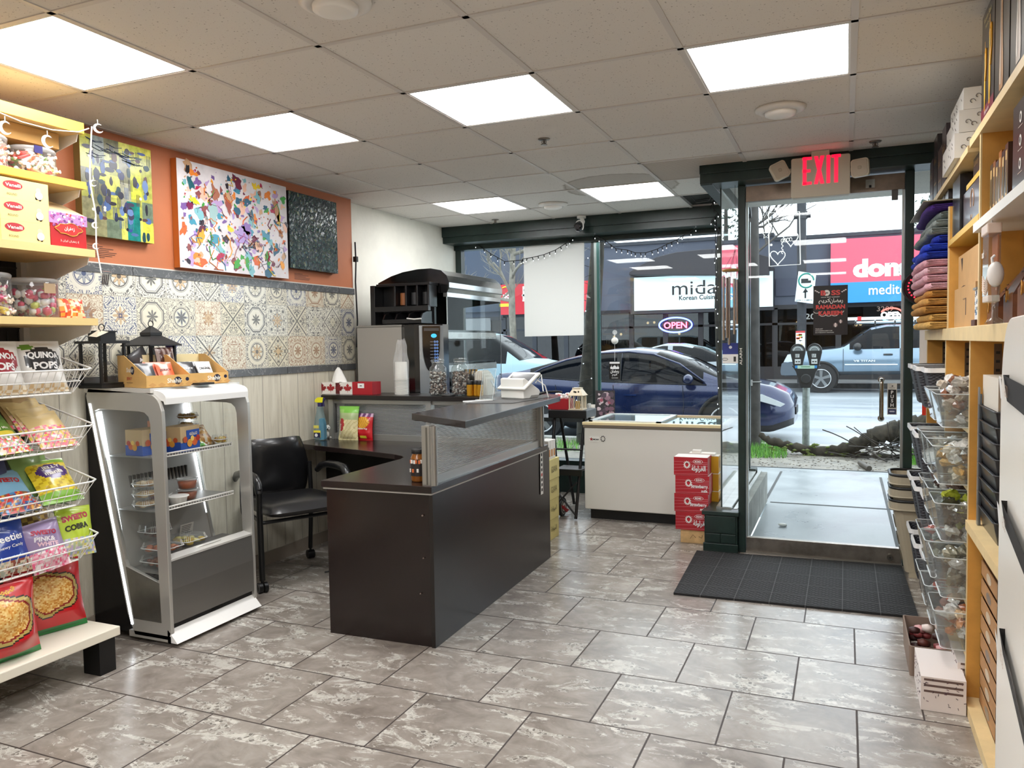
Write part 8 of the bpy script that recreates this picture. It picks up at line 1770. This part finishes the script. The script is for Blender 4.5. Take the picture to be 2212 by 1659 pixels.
for s in (-1,1):
    x=mx_+s*.098
    h=build('meter_head',MB().prism(rp([(x-.055,zc_+.10),(x+.055,zc_+.10),(x+.088,zc_+.26),(x+.088,zc_+.29)]+[(x+.085*cos(a),zc_+.29+.085*sin(a)) for a in [pi*i/10 for i in range(1,10)]]+[(x-.088,zc_+.29),(x-.088,zc_+.26)],0),1,my_-.065,my_+.065,CI),t,.006)
    build('dial_window',MB().add([(x+.07*cos(a),my_-.067,zc_+.285+.062*sin(a)) for a in [pi*i/12 for i in range(13)]],[tuple(range(13))[::-1]],M('#8d9598',.15,.3)).tube([(x+.05*cos(a),my_-.069,zc_+.285+.045*sin(a)) for a in [pi*i/12 for i in range(13)]],.003,'#e0e4e4',4),h)
    build('instruction_plate',MB().box(x-.035,my_-.068,zc_+.12,x+.035,my_-.066,zc_+.18,M('#c3c8c8')).box(x-.024,my_-.0695,zc_+.14,x-.004,my_-.068,zc_+.155,M('#333333')).box(x+.006,my_-.0695,zc_+.14,x+.026,my_-.068,zc_+.155,M('#333333')).box(x-.03,my_-.068,zc_+.20,x+.02,my_-.066,zc_+.245,M('#b8bcbc')).tube([(x-.025,my_-.069,zc_+.205),(x-.02,my_-.069,zc_+.24),(x-.005,my_-.069,zc_+.205),(x+.005,my_-.069,zc_+.24)],.003,'#2a2c2e',4),h)
# utility poles, sign, trees
BRK=M('#3b342e',.85,var=.45,vs=9,bump=.8,bs=40)
p=aty(1629,950,10.85); t=T('utility_pole','dark weathered wooden utility pole at the kerb left of the door','utility pole',(p.x,10.85,-.03)); build('shaft',MB().cyl((p.x,10.85,-.03),(p.x-.05,10.85,7.),.085,M('#3a3836',.8,var=.35,vs=8,bump=.5,bs=30),r1=.075,n=18),t)
build('cable_clamp',MB().tube([(p.x+.088*cos(a),10.85+.088*sin(a),.85) for a in [2*pi*i/16 for i in range(16)]],.008,'#8a8a88',5,closed=True).box(p.x-.04,10.76,.80,p.x-.01,10.77,.88,M('#9a9a98')),t)
p=aty(1732,800,26.8); t=T('street_pole','dark pole across the street carrying a truck route sign and notices','utility pole',(p.x,26.8,0)); build('shaft',MB().cyl((p.x,26.8,0),(p.x-.03,26.8,8.9),.14,M('#2c2e33',.7,var=.3,vs=4),n=16),t)
build('crossarm',MB().cyl((p.x-.25,26.8,5.3),(p.x+.25,26.8,5.32),.09,M('#26282c'),n=8).cyl((p.x,26.8,5.2),(p.x,26.8,5.45),.16,M('#26282c'),n=10),t)
a=aty(1719,715,26.62); b=aty(1739,757,26.62); m=MB().box(a.x,26.61,b.z,b.x,26.63,a.z,M('#dfe4da')); rn=random.Random(3)
for i in range(14): z=rn.uniform(b.z+.05,a.z-.1); x=rn.uniform(a.x,b.x-.1); m.box(x,26.605,z,x+.10,26.61,z+.05,M(rn.choice(['#7ab83a','#e8823c','#e8c83c','#f0f0ee','#c83a3a'])))
m.box(a.x,26.604,a.z-.06,b.x,26.61,a.z,M('#b8343a')); build('notices',m,t)
c=[aty(x,y,26.5) for x,y in ((1725,586),(1763,592),(1756,656),(1717,651))]
m=MB(); m.prism([(q.x,q.z) for q in c],1,26.48,26.52,M('#e4f1f2',.5)); cc=(c[0]+c[1]+c[2]+c[3])/4; GR=M('#1f7a6c',.5)
m.tube([(cc.x+.02+.22*cos(q),26.475,cc.z+.22+.22*sin(q)) for q in [2*pi*i/26 for i in range(24)]],.025,GR,5)
m.box(cc.x-.13,26.47,cc.z+.14,cc.x+.08,26.475,cc.z+.28,M('#15181a')).box(cc.x+.08,26.47,cc.z+.14,cc.x+.16,26.475,cc.z+.22,M('#15181a')); 
m.box(cc.x-.03,26.47,cc.z-.33,cc.x+.02,26.475,cc.z-.12,M('#15181a')).add([(cc.x-.09,26.47,cc.z-.16),(cc.x+.08,26.47,cc.z-.14),(cc.x,26.47,cc.z-.02)],[(0,1,2)],M('#15181a'))
m.text('GVW > 11,800 kg',(cc.x-.04,26.47,cc.z-.43),(1,0,0),(0,0,1),.06,M('#15181a'),.02,width=.5)
one('truck_route_sign','white truck route sign with a green ring, fixed on the pole across the street','road sign',m)
def tree(lb,base,h,r,seed,col,tilt=0,levels=4,spread=.8,start=.45,nb=5,cat='tree',group=None,lights=False):
    t=T('bare_tree',lb,cat,tuple(base),group=group); rn=random.Random(seed); mb=MB(); br=MB(); 
    pts=[V(base)+V((tilt*f*h+.05*sin(f*7+seed),.03*sin(f*9),h*f)) for f in [i/8 for i in range(9)]]
    mb.tube([tuple(p) for p in pts],r,col,10,rr=[r*(1-.45*i/8)*(1+.06*sin(i*2.3)) for i in range(9)]); trunk=build('trunk',mb,t)
    def grow(p,d,l,rad,lev):
        P=[p]; q=p.copy(); dd=d.copy()
        for k in range(4):
            dd=(dd+V((rn.uniform(-1,1),rn.uniform(-1,1),rn.uniform(-.5,.9)))*.28).normalized(); q=q+dd*l/4; P.append(q.copy())
        br.tube([tuple(a) for a in P],rad,col,5 if lev>1 else 4,rr=[rad*(1-.5*k/4) for k in range(5)])
        if lev>0:
            for k in range(3 if lev>1 else 4):
                a=P[rn.randint(1,4)]; nd=(dd+V((rn.uniform(-1,1),rn.uniform(-1,1),rn.uniform(-.4,.9)))*.9).normalized(); grow(a,nd,l*rn.uniform(.5,.8),rad*.55,lev-1)
    for k in range(nb):
        f=rn.uniform(start,1.); i=int(f*8); p=pts[i].lerp(pts[min(8,i+1)],.5); an=rn.uniform(0,2*pi); grow(p,V((cos(an)*spread,sin(an)*spread,rn.uniform(.1,.8))).normalized(),h*rn.uniform(.22,.4),r*.45,levels-1)
    build('branches',br,t)
    if lights:
        m=MB(); m.tube([tuple(V((pts[0].lerp(pts[-1],i/150)).xyz)+V(((r*1.05)*cos(i*.9),(r*1.05)*sin(i*.9),0))) for i in range(110)],.004,'#0e0e0e',4); g=MB()
        for i in range(0,110,3): q=pts[0].lerp(pts[-1],i/150)+V((r*1.12*cos(i*.9),r*1.12*sin(i*.9),0)); g.ball(tuple(q),.009,M('#e6f2ff',.3,em=1.2),5)
        m.v+=[]; build('light_wire',m,t); tag(build('light_bulbs',g,t),kind='stuff')
    return t
MOSS=M('#2c2a22',.9,var=.5,vs=10,bump=.8,bs=30)
b=aty(1268,870,10.6); tree('dark mossy street tree wrapped in fairy lights behind the window mullion',(b.x,10.6,-.03),5.2,.125,4,MOSS,tilt=.05,start=.72,nb=4,lights=True)
b=aty(1552,620,10.4); tree('dark bare street tree seen above the blue car beside the narrow corner pane',(b.x+.10,10.4,-.03),5.,.062,9,MOSS,tilt=-.03,start=.50,nb=6,spread=1.)
b=aty(1072,650,24.6); tree('pale bare tree across the street behind the left window',(b.x-.3,26.8,0),6.8,.15,2,M('#7a766c',.9,var=.3,vs=4),start=.40,nb=13,levels=4)
b=aty(1640,640,27.6); tree('thin bare tree standing in front of the dark shops across the street',(b.x-.15,27.6,0),7.5,.10,7,M('#4a4744',.9),start=.55,nb=7,levels=4)
t=T('evergreen_tree','dark evergreen tree seen high through the right glass pane','tree',(3.85,39.6,0)); m=MB(); g=MB(); m.cyl((3.85,39.6,0),(3.85,39.6,7.9),.25,'#2a241e',r1=.08); build('trunk',m,t); rn=random.Random(3)
for i in range(900):
    z=rn.uniform(2,9); r=(9.3-z)*.42*rn.random()**.5; a=rn.uniform(0,2*pi); p=V((3.85+r*cos(a),39.6+r*sin(a),z+.4)); d=V((rn.uniform(-1,1),rn.uniform(-1,1),rn.uniform(-.6,.6)))*.22; e=V((rn.uniform(-1,1),rn.uniform(-1,1),rn.uniform(-1,1)))*.16; g.add([p,p+d,p+e],[(0,1,2)],M('#2b3a30' if i%2 else '#3a4a40',.9))
build('foliage',g,t)
# fallen limb with twigs
t=T('fallen_branch','thick mossy fallen limb with broken twigs lying across the verge outside the door','fallen branch',tuple(atz(1800,985,-.03)))
def L_(pts,Y,r,mat,parent,nm): 
    P=[aty(x,y,Y[i]) for i,(x,y) in enumerate(pts)]; P2=[];R=[]
    for i in range(len(P)-1):
        for k in range(4): P2.append(P[i].lerp(P[i+1],k/4)+V((0,0,.012*sin(i*4+k*2.3)))); R.append(lerp(r[i],r[i+1],k/4)*(1+.15*sin(k*2.1+i*5)))
    P2.append(P[-1]); R.append(r[-1]); return build(nm,MB().tube([tuple(p) for p in P2],0,mat,9,rr=R),parent)
MS2=M('#2f2b22',.95,var=.6,vs=14,bump=1.,bs=26)
L_([(1640,938),(1662,952),(1700,962),(1740,972),(1790,978),(1840,982),(1880,990),(1950,988)],[10.35]*8,[.03,.05,.055,.06,.07,.075,.06,.045],MS2,t,'lower_limb')
L_([(1785,972),(1835,966),(1870,952),(1900,940),(1940,930),(1970,922),(2010,915),(2060,905)],[10.3]*8,[.03,.075,.095,.11,.12,.12,.13,.13],MS2,t,'upper_limb')
m=MB(); rn=random.Random(8)
for i in range(46):
    x=rn.uniform(1850,2010); y=rn.uniform(955,1000); P=[aty(x,y,10.2)]
    d=V((rn.uniform(-1,1),rn.uniform(-.6,.3),rn.uniform(-.2,.5))).normalized()
    for k in range(4): d=(d+V((rn.uniform(-1,1),rn.uniform(-1,1),rn.uniform(-.7,.5)))*.3).normalized(); q=P[-1]+d*rn.uniform(.05,.16); q.z=max(-.01,q.z); P.append(q)
    m.tube([tuple(p) for p in P],rn.uniform(.004,.011),'#2a241e',4)
m.tube([tuple(atz(1858,1000,.0)),tuple(atz(1878,1012,.0))],.03,'#4a443c',7); build('twigs',m,t)
m=MB()
for i in range(60):
    x=rn.uniform(1660,1900); y=rn.uniform(958,985); p=aty(x,y,10.28); m.ball(tuple(p),rn.uniform(.015,.03),'#5a6a1e',5,(1.4,1,.6))
o=build('moss',m,t); tag(o,kind='stuff')
def grass(lb,x0,x1,y0,y1,n,seed):
    m=MB(); rn=random.Random(seed)
    for i in range(n):
        p=atz(rn.uniform(x0,x1),rn.uniform(y0,y1),-.03); h=rn.uniform(.04,.12); a=rn.uniform(0,6); d=V((cos(a),sin(a),0))*rn.uniform(.01,.06); w=V((-sin(a),cos(a),0))*.004
        m.add([p-w,p+w,p+d+V((0,0,h))],[(0,1,2)],M(rn.choice(['#5a9a2a','#3f7a1e','#7ab83a','#4a8a2a']),.6))
    tag(one('grass_tuft',lb,'grass',m,kind='stuff'))
grass('green grass tuft on the verge left of the parking meter',1600,1700,962,990,1500,1)
grass('green grass tuft on the verge at the right glass pane',1950,2040,975,1005,1300,2)
grass('sparse grass at the foot of the left window beside the step stool',1190,1250,955,975,300,3)
m=MB(); rn=random.Random(9)
for i in range(700):
    p=atz(rn.uniform(1560,2020),rn.uniform(972,1022),-.028); m.ball(tuple(p),rn.uniform(.004,.014),rn.choice(['#5a4a3a','#8a8274','#3a342c','#a8a294']),5,(1.3,1,.4))
tag(one('verge_litter','scattered gravel, bark and leaf litter on the wet verge','litter',m,kind='stuff'))
# buildings across the street ----------------------------------------------
YF=29.0
def F(x,y,Y=YF): q=aty(x,y,Y); return q.x,q.z
SLT=M('#4c515e',.8,var=.10,vs=1); SLD=M('#30343c',.7,var=.15,vs=1); GLD=M('#0e1216',.08,spec=.8)
def bldg(lb,x0,x1,zt,wm_,zs=2.6,nm='shop_building'):
    t=T(nm,lb,'building',((x0+x1)/2,YF+3,0)); build('upper_wall',MB().box(x0,YF,zs,x1,YF+9,zt,wm_),t); build('parapet',MB().box(x0,YF-.08,zt-.12,x1,YF+.1,zt,SLD),t); return t
def front(t,x0,x1,z1=2.6,n=3,col=SLD,warm=2,seed=0):
    rn=random.Random(seed); build('shopfront_wall',MB().box(x0,YF+.5,0,x1,YF+9,z1,M('#1b1c1f',.7)).box(x0,YF,0,x1,YF+.5,.45,col).box(x0,YF,z1-.15,x1,YF+.5,z1,col),t)
    w=(x1-x0)/n
    for i in range(n):
        a=x0+w*i; f=build('window_frame',MB().box(a,YF,.45,a+.12,YF+.12,z1-.1,col).box(a+w-.06,YF,.45,a+w,YF+.12,z1-.1,col).box(a,YF,z1-.7,a+w,YF+.08,z1-.62,col),t)
        build('pane',MB().box(a+.1,YF+.04,.45,a+w-.05,YF+.06,z1-.12,glassy('shop_glass','#8a9298',1.5)),f)
        m=MB()
        for k in range(4): m.box(a+rn.uniform(.1,w*.6),YF+.35,rn.uniform(.5,1.9),a+rn.uniform(w*.5,w*.9),YF+.45,rn.uniform(1.,2.1),M(rn.choice(['#5a3a28','#3a3c42','#6a5a4a','#4a2c24','#2c3036','#8a7a68']),.6))
        build('interior_shelf',m,t)
        if i<warm: 
            m=MB()
            for k in range(2): m.ball((a+rn.uniform(.3,w-.3),YF+.3,rn.uniform(1.6,2.2)),.05,M('#ffc98a',.4,em=6),8)
            build('warm_lamp',m,t)
x0=F(940,600)[0]-4; x1=F(1085,600)[0]
t=bldg('slate blue shop across the street with white fascia lettering, far left',x0,x1,F(975,470)[1],M('#3b4658',.8),zs=2.5); front(t,x0,x1,2.5,4,SLD,0,1)
build('fascia',MB().box(x0,YF-.15,2.7,x1,YF,3.8,M('#2c3d52',.6)),t)
p=F(1003,675); m=MB().text('EAT',(p[0]-.55,YF-.16,p[1]),(1,0,0),(0,0,1),.36,M('#f0f2f2',.5),.04,width=1.15); build('lettering',m,t)
build('roller_shutter',MB().box(F(992,700)[0],YF-.02,.4,F(1060,700)[0],YF+.05,2.45,M('#7d8184',.5)),t)
x0=F(1085,600)[0]; x1=F(1290,600)[0]
t=bldg('shop across the street with a red fascia sign and white script, behind the window sheet',x0,x1,F(1100,520)[1],SLT,zs=2.6); front(t,x0,x1,2.6,3,SLD,0,2)
a=F(1085,616); b=F(1290,674); m=MB().box(a[0],YF-.2,b[1],b[0],YF,a[1],M('#c41a2e',.5)); c0=(F(1098,640)[0],F(1098,640)[1])
m.tube([(c0[0]+.34*cos(q),YF-.22,c0[1]+.02+.34*sin(q)) for q in [-1.2+i*.25 for i in range(14)]],.03,'#e8c21c',5); m.box(c0[0]-.3,YF-.22,c0[1]-.42,c0[0]+.28,YF-.2,c0[1]-.30,M('#f0d81c'))
for (dx,dz,w,h,r_) in ((.75,.1,.08,.5,.3),(.95,.2,.4,.07,0),(.9,0,.45,.07,.1),(.95,-.2,.5,.08,0),(.85,-.35,.08,.25,-.3),(1.1,.0,.07,.6,0)): m.box(c0[0]+dx-w/2,YF-.22,c0[1]+dz-h/2,c0[0]+dx+w/2,YF-.2,c0[1]+dz+h/2,M('#f4f2ee'))
m.text('✻',(c0[0]+.0,YF-.225,c0[1]-.18),(1,0,0),(0,0,1),.3,M('#f0f0ee'),.02); build('fascia_sign',m,t)
# midam shop
x0=F(1290,600)[0]; x1=F(1672,600)[0]
t=bldg('dark slate shop with a pale blue Korean restaurant sign under a black awning',x0,x1,F(1400,521)[1],SLT,zs=2.6); front(t,x0,x1,2.6,5,M('#221f22',.7),4,3)
a=F(1376,602); b=F(1672,663)
s=build('fascia_sign',MB().box(a[0]-.15,YF-.42,b[1]-.12,b[0]+.02,YF,a[1]+.12,M('#26262c',.5)).box(a[0],YF-.45,b[1],b[0],YF-.42,a[1],M('#d4eef4',.4,em=.25)),t)
m=MB(); p=F(1517,637); m.text('midam',(p[0]+.1,YF-.46,p[1]),(1,0,0),(0,0,1),.50,M('#15171a',.5),.0,width=2.2); p=F(1472,650); m.text('Korean Cuisine & Dessert',(p[0],YF-.46,p[1]),(1,0,0),(0,0,1),.17,M('#15171a',.5),.02,center=False,width=2.35); build('lettering',m,s)
m=MB(); P=[(F(1372,598)),(F(1372,592)),(F(1400,575)),(F(1430,560)),(F(1470,550)),(F(1520,545)),(F(1570,542)),(F(1620,548)),(F(1665,560)),(F(1665,598))]; m.prism(P,1,YF-.9,YF,M('#2a282d',.6)); build('awning',m,t,.02)
m=MB(); p=F(1460,702); m.text('OPEN',(p[0],YF-.1,p[1]-.13),(1,0,0),(0,0,1),.24,M('#ff4a6a',.4,em=5),.02,width=.85); m.tube([(p[0]+.6*cos(q),YF-.08,p[1]+.27*sin(q)) for q in [2*pi*i/30 for i in range(30)]],.03,M('#5a6aff',.4,em=4),6,closed=True); one('neon_open_sign','oval pink and blue neon OPEN sign in the shop across the street','neon sign',m)
# donair shop
x0=F(1672,600)[0]; x1=F(2120,600)[0]
t=bldg('dark slate shop with a pink and blue donair sign, seen through the door',x0,x1+4,F(1800,505)[1],SLT,zs=2.6); front(t,x0,x1+4,2.6,5,M('#2b2a2c',.7),2,4)
a=F(1795,520); b=F(2060,613); s=build('fascia_sign',MB().box(a[0],YF-.3,F(1795,613)[1],b[0],YF,a[1],M('#e0566c',.5)).box(a[0],YF-.32,F(1795,656)[1],b[0],YF,F(1795,613)[1],M('#2f8fd8',.5)),t)
m=MB(); p=F(1842,602); m.text('donair',(p[0],YF-.31,p[1]),(1,0,0),(0,0,1),.62,M('#f6f4f2',.5),.055,center=False,width=2.4)
p=F(1876,637); m.text('mediterranean',(p[0],YF-.33,p[1]-.02),(1,0,0),(0,0,1),.33,M('#f0f6fa',.5),.01,center=False,width=2.35); build('lettering',m,s)
build('vent_panel',MB().box(F(1676,602)[0],YF-.05,F(1676,640)[1],F(1790,602)[0],YF,F(1676,602)[1],M('#3c4050',.6)),t)
m=MB().text('3209',(F(1912,670)[0],YF-.02,F(1912,672)[1]),(1,0,0),(0,0,1),.16,M('#8a7a6a',.5),.01,width=.5); build('street_number',m,t)
m=MB().text('320',(F(1745,690)[0],YF-.02,F(1745,690)[1]),(1,0,0),(0,0,1),.2,M('#8a8a86',.5),.02,width=.5); build('street_number',m,t)
m=MB(); p=F(1926,680); m.text('OPEN',(p[0],YF-.1,p[1]-.1),(1,0,0),(0,0,1),.2,M('#f6f8ff',.4,em=2.5),.04,width=.66); m.tube([(p[0]+.34*cos(q),YF-.08,p[1]+.22*sin(q)) for q in [.3+i*.2 for i in range(13)]],.025,M('#ff5a50',.4,em=2),6).tube([(p[0]+.34*cos(q),YF-.08,p[1]+.22*sin(q)) for q in [3.4+i*.2 for i in range(13)]],.025,M('#5ac0f0',.4,em=2),6); one('neon_open_sign','round white, red and blue OPEN sign in the donair shop window','neon sign',m)
# rooftop bits and the sky side walls
p=F(1880,492); one('satellite_dish','pale satellite dish on the roof of the donair shop','satellite dish',MB().lathe([(0,0),(.5,.05),(.7,.15)],M('#c3c8cc'),c=(p[0],YF+2,F(1880,505)[1]),n=20))
m=MB(); P=[aty(1755,486,14.) ,aty(1840,478,14.)]
one('overhead_wire','dark overhead wires crossing the sky above the far shops','wire',MB().tube([(-20,27,5.9),(-8,27,5.75),(4,27,5.8),(14,27,5.9)],.02,'#2a2a2a',4).tube([(-20,27,6.5),(-8,27,6.3),(4,27,6.4),(14,27,6.6)],.02,'#2a2a2a',4))
